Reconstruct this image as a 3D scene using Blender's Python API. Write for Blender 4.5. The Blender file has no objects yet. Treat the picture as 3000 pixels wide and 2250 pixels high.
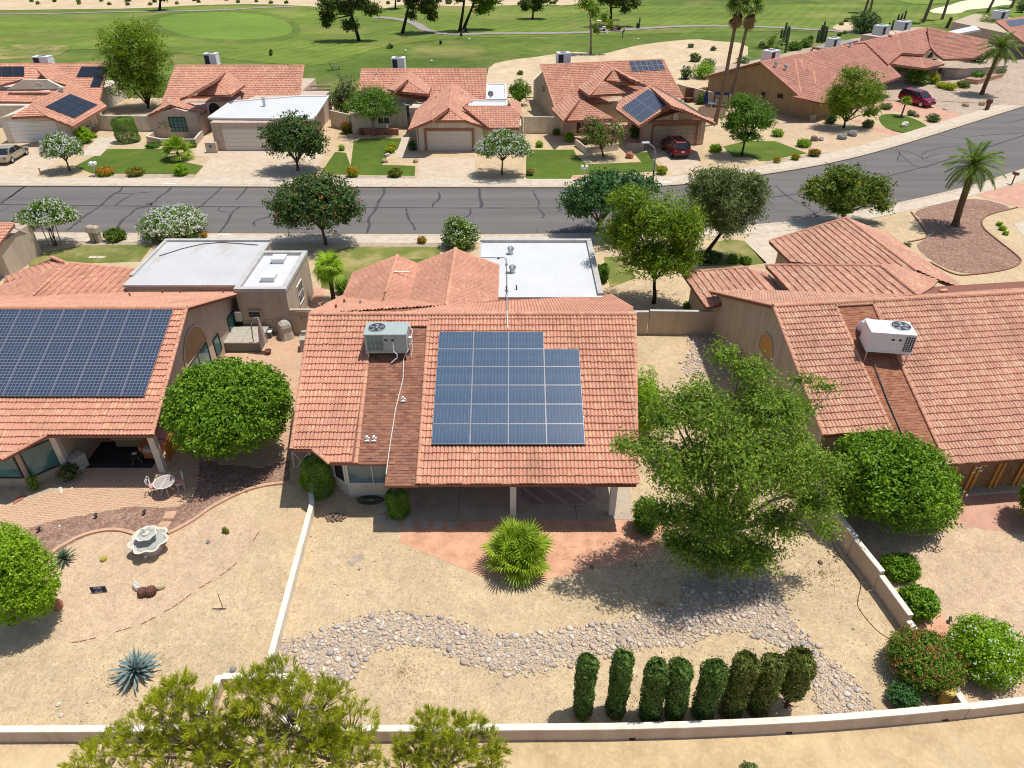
import bpy,bmesh,math,random
import numpy as np
from mathutils import Vector,Matrix

random.seed(7)
rng = np.random.default_rng(11)
S = bpy.context.scene
COL = S.collection

# ------------------------------------------------------------------ camera
CAM_H,PITCH,FPX = 23.2,math.radians(34.4),2100.0
cd = bpy.data.cameras.new('camera')
cam = bpy.data.objects.new('camera',cd)
COL.objects.link(cam)
cam.location = (0,0,CAM_H)
cam.rotation_euler = (math.pi / 2 - PITCH,0,0)
cd.sensor_width = 36.0
cd.lens = 36.0 * FPX / 3000.0
cd.clip_start,cd.clip_end = 0.5,4000.0
S.camera = cam

# ------------------------------------------------------------------ sun and sky
SUN = Vector((0.29,0.085,1.0)).normalized()
elev = math.asin(SUN.z)
azim = math.atan2(SUN.x,SUN.y)
w = bpy.data.worlds.new('World'); S.world = w; w.use_nodes = True
nt = w.node_tree; bg = nt.nodes['Background']
sky = nt.nodes.new('ShaderNodeTexSky'); sky.sky_type = 'NISHITA'; sky.sun_disc = False
sky.sun_elevation = elev; sky.sun_rotation = azim; sky.dust_density = 1.2
nt.links.new(sky.outputs[0],bg.inputs[0]); bg.inputs[1].default_value = 0.12
sl = bpy.data.lights.new('sun','SUN'); sl.energy = 4.5; sl.angle = math.radians(0.53); sl.color = (1.0,0.965,0.90)
so = bpy.data.objects.new('sun',sl); COL.objects.link(so)
so.rotation_euler = (-SUN).to_track_quat('-Z','Y').to_euler(); so.location = (30,30,80)
S.cycles.filter_width = 1.05
S.view_settings.view_transform = 'Standard'; S.view_settings.look = 'None'
S.view_settings.exposure = 0.0; S.view_settings.gamma = 1.0; S.view_settings.use_curve_mapping = False

# ------------------------------------------------------------------ survey: photo point -> place on the ground (or on a level z)
REG = dict(a=(0,0),b=(1000,0),c=(2000,0),d=(0,500),e=(1000,500),f=(2000,500),g=(0,1100),h=(800,1100),
           i=(2000,1100),j=(0,1650),k=(900,1650),l=(2000,1650),o=(0,0))
CT,ST = math.cos(PITCH),math.sin(PITCH)
def full(r,x,y):
    k = 3000 / 2212 if r == 'o' else 1000 / 2212
    return REG[r][0] + x * k,REG[r][1] + y * k
def ray(r,x,y):
    px,py = full(r,x,y)
    u,v = (px - 1500) / FPX,(py - 1125) / FPX
    return Vector((u,CT - v * ST,-(ST + v * CT)))
def G(r,x,y,z=0.0):
    d = ray(r,x,y); t = (z - CAM_H) / d.z
    return Vector((d.x * t,d.y * t,z))
def GY(r,x,y,Y):
    d = ray(r,x,y); t = Y / d.y
    return Vector((d.x * t,Y,CAM_H + d.z * t))
def GX(r,x,y,X):
    d = ray(r,x,y); t = X / d.x
    return Vector((X,d.y * t,CAM_H + d.z * t))
def mpp(r,Y,z=1.0):                      # metres per unit of region r's scale at depth Y
    zc = Y * CT - (z - CAM_H) * ST
    return zc / FPX * (3000 / 2212 if r == 'o' else 1000 / 2212)

# ------------------------------------------------------------------ object helpers
XF = {}
def link(o,parent=None):
    COL.objects.link(o)
    if parent is not None: o.parent = parent
    return o
def tag(o,label=None,cat=None,group=None,kind=None):
    if label: o['label'] = label
    if cat: o['category'] = cat
    if group: o['group'] = group
    if kind: o['kind'] = kind
    return o
def thing(name,label,cat,loc=(0,0,0),rot=0.0,group=None):
    o = bpy.data.objects.new(name,None); link(o)
    o.empty_display_size = 0.3
    o.location = loc; o.rotation_euler = (0,0,rot)
    XF[o.name] = (Vector(loc),rot)
    return tag(o,label,cat,group)
def root_xf(o):
    while o.parent is not None: o = o.parent
    return XF.get(o.name,(Vector((0,0,0)),0.0))
def copy_tree(o,parent=None):
    c = o.copy(); link(c,parent)
    if o.name in XF: XF[c.name] = XF[o.name]
    for ch in list(o.children): copy_tree(ch,c)
    return c
def place(o,loc,rot=0.0,scale=None):
    o.location = loc; o.rotation_euler = (0,0,rot)
    XF[o.name] = (Vector(loc),rot)
    if scale: o.scale = (scale,) * 3 if isinstance(scale,(int,float)) else scale
    return o

class MB:
    def __init__(s): s.v = []; s.f = []; s.mi = []; s.m = 0
    def add(s,vs,fs):
        b = len(s.v); s.v += [tuple(p) for p in vs]
        for f in fs: s.f.append([b + i for i in f]); s.mi.append(s.m)
        return s
    def box(s,x0,y0,z0,x1,y1,z1):
        return s.add([(x0,y0,z0),(x1,y0,z0),(x1,y1,z0),(x0,y1,z0),(x0,y0,z1),(x1,y0,z1),(x1,y1,z1),(x0,y1,z1)],
                     [(0,3,2,1),(4,5,6,7),(0,1,5,4),(1,2,6,5),(2,3,7,6),(3,0,4,7)])
    def cbox(s,c,d,rz=0.0,taper=1.0):           # centre of the base, full sizes
        cs,sn = math.cos(rz),math.sin(rz); vs = []
        for zz,k in ((0,1.0),(d[2],taper)):
            for sx,sy in ((-1,-1),(1,-1),(1,1),(-1,1)):
                x,y = sx*d[0]/2*k,sy*d[1]/2*k
                vs.append((c[0]+cs*x-sn*y,c[1]+sn*x+cs*y,c[2]+zz))
        return s.add(vs,[(0,3,2,1),(4,5,6,7),(0,1,5,4),(1,2,6,5),(2,3,7,6),(3,0,4,7)])
    def bar(s,p,q,wx,wz=None,up=(0,0,1)):    # rectangular bar from p to q
        wz = wz or wx; p,q = Vector(p),Vector(q); d = (q-p).normalized(); u = Vector(up)
        if abs(d.dot(u)) > 0.98: u = Vector((0,1,0))
        r = d.cross(u).normalized(); u = r.cross(d)
        vs = [pp + r*sx*wx/2 + u*sz*wz/2 for pp in (p,q) for sx,sz in ((-1,-1),(1,-1),(1,1),(-1,1))]
        return s.add(vs,[(0,1,2,3),(7,6,5,4),(0,4,5,1),(1,5,6,2),(2,6,7,3),(3,7,4,0)])
    def poly(s,pts): return s.add(pts,[tuple(range(len(pts)))])
    def prism(s,pts,z0,z1,zt=None):             # vertical walls over a 2D outline; zt: own top height per point
        n = len(pts); zt = zt or [z1]*n
        area = sum(pts[i][0]*pts[(i+1) % n][1]-pts[(i+1) % n][0]*pts[i][1] for i in range(n))
        if area < 0: pts = pts[::-1]; zt = zt[::-1]
        vs = [(p[0],p[1],z0) for p in pts]+[(p[0],p[1],h) for p,h in zip(pts,zt)]
        return s.add(vs,[tuple(range(n))[::-1],tuple(range(n,2*n))]+[(i,(i+1) % n,n+(i+1) % n,n+i) for i in range(n)])
    def slab(s,pts,t):                            # 3D polygon thickened downwards by t
        n = len(pts); pts = [Vector(p) for p in pts]
        nr = sum(((pts[i]).cross(pts[(i+1) % n]) for i in range(n)),Vector())
        if nr.z < 0: pts = pts[::-1]
        vs = pts+[p-Vector((0,0,t)) for p in pts]
        return s.add(vs,[tuple(range(n)),tuple(range(n,2*n))[::-1]]+[(i+n,(i+1) % n+n,(i+1) % n,i) for i in range(n)])
    def tube(s,pts,rad,n=6,cap=True):
        pts = [Vector(p) for p in pts]; k = len(pts)
        if isinstance(rad,(int,float)): rad = [rad]*k
        vs = []; fs = []; ref = None
        for i,p in enumerate(pts):
            d = (pts[min(i+1,k-1)]-pts[max(i-1,0)]).normalized()
            if ref is None: ref = Vector((1,0,0)) if abs(d.x) < 0.8 else Vector((0,1,0))
            u = (ref-d*ref.dot(d)).normalized(); ref = u; v = d.cross(u)
            for j in range(n):
                a = 2*math.pi*j/n
                vs.append(p+(u*math.cos(a)+v*math.sin(a))*rad[i])
        for i in range(k-1):
            for j in range(n):
                fs.append((i*n+j,i*n+(j+1) % n,(i+1)*n+(j+1) % n,(i+1)*n+j))
        if cap: fs += [tuple(range(n))[::-1],tuple(range((k-1)*n,k*n))]
        return s.add(vs,fs)
    def lathe(s,prof,c=(0,0,0),n=16,wav=None):  # prof: (radius, z)
        vs = []; fs = []
        for i,(r,z) in enumerate(prof):
            for j in range(n):
                a = 2*math.pi*j/n; q = r*(wav(a,i) if wav else 1)
                vs.append((c[0]+q*math.cos(a),c[1]+q*math.sin(a),c[2]+z))
        for i in range(len(prof)-1):
            for j in range(n): fs.append((i*n+j,i*n+(j+1) % n,(i+1)*n+(j+1) % n,(i+1)*n+j))
        fs += [tuple(range(n))[::-1],tuple(range((len(prof)-1)*n,len(prof)*n))]
        return s.add(vs,fs)
    def blob(s,c,r,n=10,m=7,jit=0.1,seed=0,flat=0.0):
        R = random.Random(seed); vs = []; fs = []
        for i in range(m+1):
            t = math.pi*i/m
            for j in range(n):
                a = 2*math.pi*j/n; q = 1+R.uniform(-jit,jit)
                vs.append((c[0]+r[0]*q*math.sin(t)*math.cos(a),c[1]+r[1]*q*math.sin(t)*math.sin(a),c[2]+max(r[2]*q*math.cos(t),-flat*r[2] if flat else -9)))
        for i in range(m):
            for j in range(n): fs.append((i*n+j,(i+1)*n+j,(i+1)*n+(j+1) % n,i*n+(j+1) % n))
        return s.add(vs,fs)
    def build(s,name,mats,parent=None,smooth=False,world=True,loc=None):
        if not isinstance(mats,(list,tuple)): mats = [mats]
        me = bpy.data.meshes.new(name); V = s.v
        if parent is not None and world:
            L,r = root_xf(parent); c,sn = math.cos(-r),math.sin(-r)
            V = [(c*(x-L.x)-sn*(y-L.y),sn*(x-L.x)+c*(y-L.y),z-L.z) for x,y,z in V]
        elif loc is not None and world:
            V = [(x-loc[0],y-loc[1],z-loc[2]) for x,y,z in V]
        me.from_pydata(V,[],s.f)
        for m in mats: me.materials.append(m)
        if len(mats) > 1: me.polygons.foreach_set('material_index',s.mi)
        if smooth: me.polygons.foreach_set('use_smooth',[True]*len(me.polygons))
        me.update()
        o = bpy.data.objects.new(name,me); link(o,parent)
        if loc is not None: o.location = loc
        return o

# ------------------------------------------------------------------ materials
def srgb(r,g,b):
    f = lambda c: c/12.92 if c <= 0.04045 else ((c+0.055)/1.055)**2.4
    return (f(r/255),f(g/255),f(b/255),1.0)
class NT:
    def __init__(s,name,rough=0.85,spec=0.25):
        s.mat = bpy.data.materials.new(name); s.mat.use_nodes = True; s.t = s.mat.node_tree
        s.b = s.t.nodes['Principled BSDF']; s.b.inputs['Roughness'].default_value = rough
        s.b.inputs['Specular IOR Level'].default_value = spec
    def n(s,t,**kw):
        q = s.t.nodes.new('ShaderNode'+t)
        for k,v in kw.items():
            if k in q.inputs: q.inputs[k].default_value = v
            else: setattr(q,k,v)
        return q
    def l(s,a,b): s.t.links.new(a,b)
    def pos(s,scale=(1,1,1),rot=0.0,obj=False):
        m = s.n('Mapping'); m.inputs['Scale'].default_value = scale; m.inputs['Rotation'].default_value = (0,0,rot)
        src = s.n('TexCoord').outputs['Object'] if obj else s.n('NewGeometry').outputs['Position']
        s.l(src,m.inputs['Vector']); return m.outputs[0]
    def noise(s,scale,detail=3,rough=0.55,vec=None):
        q = s.n('TexNoise'); q.inputs['Scale'].default_value = scale; q.inputs['Detail'].default_value = detail
        q.inputs['Roughness'].default_value = rough; s.l(vec or s.pos(),q.inputs['Vector']); return q.outputs[0]
    def voro(s,scale,vec=None,feature='F1',out='Color'):
        q = s.n('TexVoronoi'); q.feature = feature; q.inputs['Scale'].default_value = scale
        s.l(vec or s.pos(),q.inputs['Vector']); return q.outputs[out]
    def ramp(s,fac,stops,interp='LINEAR'):
        q = s.n('ValToRGB'); q.color_ramp.interpolation = interp; e = q.color_ramp.elements
        e[0].position,e[0].color = stops[0]; e[1].position,e[1].color = stops[-1]
        for p,c in stops[1:-1]:
            k = e.new(p); k.color = c
        s.l(fac,q.inputs[0]); return q.outputs[0]
    def mix(s,a,b,fac,mode='MIX'):
        q = s.n('Mix',data_type='RGBA',blend_type=mode)
        for v,i in ((fac,0),(a,6),(b,7)):
            if hasattr(v,'links') or hasattr(v,'is_linked'): s.l(v,q.inputs[i])
            else: q.inputs[i].default_value = v
        return q.outputs[2]
    def math(s,op,a,b=0.0):
        q = s.n('Math',operation=op)
        for i,v in enumerate((a,b)):
            if hasattr(v,'is_linked'): s.l(v,q.inputs[i])
            else: q.inputs[i].default_value = v
        return q.outputs[0]
    def bump(s,h,strength=0.4,dist=0.02):
        q = s.n('Bump'); q.inputs['Strength'].default_value = strength; q.inputs['Distance'].default_value = dist
        s.l(h,q.inputs['Height']); s.l(q.outputs[0],s.b.inputs['Normal'])
    def col(s,c):
        if hasattr(c,'is_linked'): s.l(c,s.b.inputs['Base Color'])
        else: s.b.inputs['Base Color'].default_value = c
        return s.mat
def lin(r,g,b): return (r,g,b,1.0)
MC = {}
def plain(name,c,rough=0.6,spec=0.3,metal=0.0,var=0.08,scale=6.0):
    if name in MC: return MC[name]
    t = NT(name,rough,spec); t.b.inputs['Metallic'].default_value = metal
    f = t.noise(scale,4)
    d = tuple(max(0,k*(1-var*1.6)) for k in c[:3])+(1,); u = tuple(min(1,k*(1+var)) for k in c[:3])+(1,)
    MC[name] = t.col(t.ramp(f,[(0.3,d),(0.7,u)])); return MC[name]
def gravel(name,cols,cell=22.0,big=0.12,bump=0.5,patch=None):
    """loose stone chips: every chip its own colour out of cols, soft large patches"""
    t = NT(name,0.95,0.15)
    v = t.voro(cell); g = t.n('SeparateColor'); t.l(v,g.inputs[0])
    c = t.ramp(g.outputs[0],[((i+0.5)/len(cols),k) for i,k in enumerate(cols)])
    v2 = t.voro(cell*0.38); g2 = t.n('SeparateColor'); t.l(v2,g2.inputs[0])
    c2 = t.ramp(g2.outputs[1],[((i+0.5)/len(cols),k) for i,k in enumerate(cols)])
    c = t.mix(c,c2,0.35)
    b = t.noise(0.35,5,0.6); k = t.ramp(b,[(0.3,lin(1-big,1-big,1-big)),(0.7,lin(1+big*.6,1+big*.6,1+big*.6))])
    c = t.mix(c,k,1.0,'MULTIPLY')
    m_ = t.noise(1.3,5,.7); c = t.mix(c,t.ramp(m_,[(.32,lin(.86,.86,.87)),(.6,lin(1.03,1.03,1.02))]),1.0,'MULTIPLY')
    if patch:
        pf = t.ramp(t.noise(0.16,5,0.7),[(patch[1],lin(0,0,0)),(patch[1]+0.16,lin(1,1,1))])
        c = t.mix(c,patch[0],t.math('MULTIPLY',pf,patch[2]))
    t.bump(t.voro(cell,out='Distance'),bump,0.03)
    return t.col(c)
M = {}
M['gravel'] = gravel('tan_gravel',[lin(.545,.40,.235),lin(.63,.49,.31),lin(.47,.335,.19),lin(.66,.52,.335),lin(.56,.415,.245),lin(.41,.315,.20)],20,.12,.6,(lin(.56,.38,.21),.55,.5))
M['gravel_pink'] = gravel('pink_gravel',[lin(.53,.375,.24),lin(.62,.47,.31),lin(.49,.315,.205),lin(.59,.42,.27),lin(.65,.50,.33),lin(.43,.31,.215)],18,.10,.6)
M['gravel_red'] = gravel('red_brown_gravel',[lin(.26,.14,.10),lin(.40,.25,.18),lin(.17,.09,.07),lin(.34,.19,.13),lin(.47,.33,.25),lin(.22,.13,.10)],14,.12,.9)
M['gravel_grey'] = gravel('grey_gravel',[lin(.40,.31,.23),lin(.50,.40,.30),lin(.30,.24,.19),lin(.45,.33,.24),lin(.54,.43,.33)],10,.12,.6)
M['dirt'] = gravel('bare_dirt',[lin(.50,.36,.20),lin(.54,.395,.225),lin(.47,.335,.185),lin(.58,.43,.25)],9,.16,.3,(lin(.62,.48,.29),.48,.8))
M['sand'] = gravel('golf_sand',[lin(.58,.45,.29),lin(.62,.49,.33),lin(.54,.41,.26)],3,.14,.2,(lin(.50,.36,.2),.5,.6))
M['bunker'] = plain('bunker_sand',lin(.70,.60,.44),.95,.1,0,.06,1.0)
M['bed'] = gravel('rock_bed_soil',[lin(.50,.38,.25),lin(.58,.45,.31),lin(.42,.32,.22)],16,.1,.5)
def lawn_mat(name,a,b,dry=None,stripe=0.0,cell=6.0):
    t = NT(name,0.9,0.15)
    f = t.mix(t.noise(cell,6,0.75),t.noise(0.5,4),0.45)
    c = t.ramp(f,[(0.32,a),(0.66,b)])
    if dry:
        pf = t.ramp(t.noise(dry[1],5,0.65),[(dry[2],lin(0,0,0)),(dry[2]+0.2,lin(1,1,1))])
        c = t.mix(c,dry[0],t.math('MULTIPLY',pf,dry[3]))
    c = t.mix(c,t.ramp(t.noise(.045,5,.6,t.pos((.55,1.5,1))),[(.34,lin(.72,.76,.74)),(.66,lin(1.18,1.14,1.1))]),1.0,'MULTIPLY')
    if stripe:
        wv = t.n('TexWave'); wv.inputs['Scale'].default_value = 0.13; wv.inputs['Distortion'].default_value = 1.5; wv.inputs['Detail Scale'].default_value = 0.4
        t.l(t.pos(rot=0.5),wv.inputs['Vector'])
        c = t.mix(c,t.ramp(wv.outputs[1],[(0.3,lin(1-stripe,1-stripe,1-stripe)),(0.7,lin(1,1,1))]),1.0,'MULTIPLY')
    t.bump(t.noise(cell*4,3,0.8),0.5,0.05)
    return t.col(c)
M['lawn'] = lawn_mat('lawn_grass',lin(.06,.105,.014),lin(.12,.175,.024),(lin(.22,.20,.055),.35,.55,.6))
M['lawn_dry'] = lawn_mat('half_dry_grass',lin(.12,.15,.03),lin(.20,.22,.055),(lin(.40,.32,.14),.35,.45,.8))
M['fairway'] = lawn_mat('fairway_grass',lin(.105,.165,.022),lin(.185,.245,.042),(lin(.29,.26,.085),.035,.50,.75),.10,.35)
M['rough'] = lawn_mat('rough_grass',lin(.07,.12,.018),lin(.14,.19,.034),(lin(.34,.27,.11),.05,.52,.75),0,.3)
M['green'] = lawn_mat('putting_green',lin(.13,.215,.03),lin(.165,.25,.04),(lin(.24,.27,.07),.06,.5,.4),.05,1.5)
def asphalt():
    t = NT('old_asphalt',0.9,0.25)
    a = t.noise(9,6,0.8); b = t.noise(.5,3,.6,t.pos((.06,1.3,1)))
    c = t.ramp(t.mix(a,b,.5),[(.35,lin(.115,.104,.097)),(.65,lin(.185,.168,.158))])
    t.bump(t.noise(30,3,.8),.5,.02); return t.col(c)
M['asphalt'] = asphalt()
M['crack'] = plain('tar_crack_filler',lin(.07,.066,.07),.8,.2)
def conc(name,a,b,sc=1.2):
    t = NT(name,.9,.2)
    c = t.ramp(t.mix(t.noise(sc,5,.6),t.noise(14,4,.7),.35),[(.33,a),(.68,b)])
    c = t.mix(c,t.ramp(t.noise(1.0,5,.7,t.pos((1.6,1.6,.22))),[(.34,lin(.84,.82,.80)),(.55,lin(1,1,1))]),1.0,'MULTIPLY')
    t.bump(t.noise(40,3),.25,.01); return t.col(c)
M['walk'] = conc('sidewalk_concrete',lin(.50,.42,.32),lin(.62,.53,.42))
M['kerb'] = conc('kerb_concrete',lin(.46,.38,.29),lin(.58,.49,.38))
M['drive'] = conc('driveway_concrete',lin(.50,.39,.28),lin(.62,.50,.37),.5)
M['drive_pink'] = conc('pink_concrete',lin(.50,.27,.19),lin(.60,.36,.26),.6)
M['slab'] = conc('patio_concrete',lin(.40,.33,.25),lin(.52,.44,.34),.9)
M['salmon'] = conc('salmon_crushed_granite',lin(.57,.29,.18),lin(.66,.38,.245),1.6)
M['edging'] = conc('curb_edging',lin(.50,.30,.19),lin(.62,.40,.27),2.)
M['stucco_tan'] = conc('tan_stucco',lin(.45,.36,.265),lin(.53,.43,.32),2.)
M['stucco_grey'] = conc('taupe_stucco',lin(.44,.355,.27),lin(.52,.42,.33),2.)
M['stucco_cream'] = conc('cream_stucco',lin(.60,.53,.43),lin(.68,.61,.50),2.)
M['stucco_pink'] = conc('pinkish_stucco',lin(.50,.38,.30),lin(.58,.46,.37),2.)
M['stucco_brown'] = conc('brown_tan_stucco',lin(.32,.22,.11),lin(.38,.265,.145),2.)
M['wall_cap'] = conc('white_wall_stucco',lin(.70,.63,.53),lin(.80,.73,.62),2.)
M['white'] = plain('white_paint',lin(.78,.77,.74),.5,.3,0,.03)
M['offwhite'] = plain('off_white_paint',lin(.66,.60,.52),.6,.3,0,.04)
M['trim_red'] = plain('terracotta_trim',lin(.36,.15,.09),.7,.3,0,.08)
M['fascia'] = plain('red_brown_fascia',lin(.25,.10,.065),.7,.3)
M['dark'] = plain('dark_interior',lin(.03,.028,.027),.8,.2)
M['panel_frame'] = plain('anodised_frame',lin(.33,.33,.35),.4,.5,.3)
M['metal'] = plain('galvanised_metal',lin(.50,.51,.52),.35,.5,.7)
M['black'] = plain('black_metal',lin(.025,.024,.023),.5,.4)
M['rubber'] = plain('tyre_rubber',lin(.02,.02,.02),.85,.2)
M['wood'] = plain('cedar_wood',lin(.50,.20,.05),.6,.3,0,.2,9.)
M['beam'] = plain('stained_beam',lin(.55,.27,.07),.6,.3,0,.15,9.)
M['lattice'] = plain('lattice_wood',lin(.30,.15,.05),.7,.3,0,.15)
M['fabric'] = plain('grey_cover',lin(.42,.38,.32),.9,.1)
M['spa'] = plain('spa_vinyl',lin(.17,.17,.155),.6,.3)
M['copper'] = plain('brown_pot',lin(.16,.07,.04),.6,.3)
def flatroof(name,a,b,stain=None):
    t = NT(name,.8,.25)
    seam = t.n('TexBrick'); seam.offset = 0; seam.inputs['Scale'].default_value = 1.0
    seam.inputs['Brick Width'].default_value = .95; seam.inputs['Row Height'].default_value = 40; seam.inputs['Mortar Size'].default_value = .015
    seam.inputs['Color1'].default_value = lin(1,1,1); seam.inputs['Color2'].default_value = lin(.985,.985,.985); seam.inputs['Mortar'].default_value = lin(.94,.94,.94)
    t.l(t.pos(),seam.inputs['Vector'])
    c = t.ramp(t.mix(t.noise(.7,5),t.noise(6,4),.4),[(.3,a),(.7,b)])
    c = t.mix(c,seam.outputs[0],1.0,'MULTIPLY')
    if stain:
        pf = t.ramp(t.noise(.45,5,.7,t.pos((1.4,.35,1))),[(.58,lin(0,0,0)),(.70,lin(1,1,1))])
        c = t.mix(c,stain,t.math('MULTIPLY',pf,.55))
    t.bump(t.noise(12,3),.2,.01); return t.col(c)
M['roof_white'] = flatroof('white_roof_coating',lin(.53,.54,.54),lin(.60,.60,.595))
M['roof_stained'] = flatroof('white_coating_stained',lin(.46,.46,.455),lin(.54,.54,.53),lin(.40,.30,.21))
M['parapet'] = conc('grey_parapet_cap',lin(.44,.42,.40),lin(.53,.51,.48),2.)
def tile_mat(name,base,flash,dark,amt=.3,cell=(3.0,3.0,3.0),fade=None):
    t = NT(name,.75,.25)
    v = t.voro(1.0,t.pos(cell)); g = t.n('SeparateColor'); t.l(v,g.inputs[0])
    oi = t.n('ObjectInfo')
    r = t.math('FRACT',t.math('ADD',g.outputs[0],oi.outputs['Random']))
    c = t.ramp(r,[(0.0,dark),(.25,base),(1-amt,base),(1-amt+.12,flash),(1.0,flash)])
    k = t.noise(.35,4,.6); c = t.mix(c,t.ramp(k,[(.3,lin(.86,.86,.86)),(.7,lin(1.08,1.08,1.08))]),1.0,'MULTIPLY')
    c = t.mix(c,t.ramp(t.noise(.9,6,.75,t.pos((1,.45,1))),[(.30,lin(.72,.70,.70)),(.48,lin(1,1,1))]),.8,'MULTIPLY')
    if fade: c = t.mix(c,fade[0],t.math('MULTIPLY',t.ramp(t.noise(.25,3),[(.45,lin(0,0,0)),(.6,lin(1,1,1))]),fade[1]))
    k2 = t.noise(16,4,.7); c = t.mix(c,t.ramp(k2,[(.3,lin(.84,.84,.84)),(.7,lin(1.1,1.1,1.1))]),1.0,'MULTIPLY')
    return t.col(c)
M['tile'] = tile_mat('clay_roof_tile',lin(.61,.305,.205),lin(.66,.39,.235),lin(.565,.27,.18),.18,(8.0,3.4,3.0))
M['tile_far'] = tile_mat('clay_roof_tile_far',lin(.60,.305,.21),lin(.66,.41,.255),lin(.55,.26,.18),.20,(5.,2.6,3.0))
M['tile_pink'] = tile_mat('rosy_roof_tile',lin(.55,.27,.20),lin(.60,.33,.235),lin(.50,.23,.165),.2,(3.6,2.6,3.0))
M['tile_buff'] = tile_mat('buff_roof_tile',lin(.60,.32,.22),lin(.66,.42,.275),lin(.56,.28,.19),.30,(7.5,2.9,2.5))
M['ridge'] = tile_mat('ridge_cap_tile',lin(.61,.30,.19),lin(.65,.35,.22),lin(.55,.25,.16),.2)
def attr_mat(name,stops,rough=.85,interp='LINEAR',spec=.25):
    t = NT(name,rough,spec); a = t.n('Attribute'); a.attribute_name = 'tint'
    c = t.ramp(a.outputs['Fac'],stops,interp)
    c = t.mix(c,t.ramp(t.noise(14,4),[(.3,lin(.85,.85,.85)),(.7,lin(1.1,1.1,1.1))]),1.0,'MULTIPLY')
    return t.col(c)
M['shingle'] = attr_mat('composition_shingle',[(0,lin(.20,.085,.055)),(.4,lin(.27,.12,.075)),(.7,lin(.33,.15,.09)),(1,lin(.24,.125,.09))])
M['shingle_orange'] = attr_mat('orange_composition_shingle',[(0,lin(.26,.10,.055)),(.5,lin(.32,.135,.075)),(1,lin(.36,.16,.09))])
M['paver'] = attr_mat('concrete_paver',[(0,lin(.555,.345,.215)),(.35,lin(.60,.39,.25)),(.6,lin(.59,.395,.26)),(.8,lin(.61,.395,.25)),(1,lin(.54,.38,.27))])
M['paver_gap'] = plain('paver_joint_sand',lin(.47,.33,.22),.95,.1)
STONES = [lin(.54,.43,.34),lin(.62,.49,.38),lin(.34,.31,.28),lin(.70,.61,.50),lin(.50,.36,.31),lin(.33,.33,.32),lin(.62,.49,.40),lin(.74,.66,.56),lin(.47,.42,.38)]
def stone_mat():
    t = NT('river_stone',.8,.3); a = t.n('Attribute'); a.attribute_name = 'tint'; oi = t.n('ObjectInfo')
    r = t.math('FRACT',t.math('ADD',a.outputs['Fac'],oi.outputs['Random']))
    c = t.ramp(r,[((i+.5)/len(STONES),k) for i,k in enumerate(STONES)])
    c = t.mix(c,t.ramp(t.noise(25,4),[(.3,lin(.82,.82,.82)),(.7,lin(1.12,1.12,1.12))]),1.0,'MULTIPLY')
    return t.col(c)
M['stone'] = stone_mat()
def glass(name,c,rough=.06):
    t = NT(name,rough,.6); f = t.noise(1.3,3)
    return t.col(t.ramp(f,[(.35,c),(.65,tuple(k*1.5 for k in c[:3])+(1,))]))
M['glass'] = glass('dark_window_glass',lin(.02,.035,.035))
M['glass_teal'] = glass('teal_window_glass',lin(.06,.15,.15))
M['blind'] = glass('blue_grey_curtained_glass',lin(.10,.16,.18),.12)
def cells(name,dark,light,line,nx,ny,gap,aniso=None):
    """a sheet of photovoltaic cells: object-space grid of thin lines between dark cells"""
    t = NT(name,.16,.5)
    m = t.n('TexBrick'); m.offset = 0; m.squash = 1
    m.inputs['Scale'].default_value = 1.0; m.inputs['Brick Width'].default_value = nx; m.inputs['Row Height'].default_value = ny
    m.inputs['Mortar Size'].default_value = gap; m.inputs['Mortar Smooth'].default_value = .1
    m.inputs['Color1'].default_value = dark; m.inputs['Color2'].default_value = light; m.inputs['Mortar'].default_value = line
    t.l(t.pos(obj=True),m.inputs['Vector']); c = m.outputs[0]
    if aniso:
        c = t.mix(c,aniso,t.math('MULTIPLY',t.noise(2.2,4,.6,t.pos((.6,3,3))),.55))
    return t.col(c)
M['cell_mono'] = cells('mono_cells',lin(.032,.045,.078),lin(.045,.06,.098),lin(.27,.31,.37),.172,.172,.007)
M['cell_poly'] = cells('poly_cells',lin(.016,.06,.125),lin(.03,.085,.165),lin(.19,.23,.27),.155,.052,.006,lin(.09,.10,.15))
M['cell_black'] = cells('black_cells',lin(.012,.013,.018),lin(.017,.019,.025),lin(.03,.032,.04),.2,.2,.006)
M['cell_blue'] = cells('blue_black_cells',lin(.02,.026,.045),lin(.03,.038,.06),lin(.12,.13,.16),.2,.2,.02)

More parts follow.
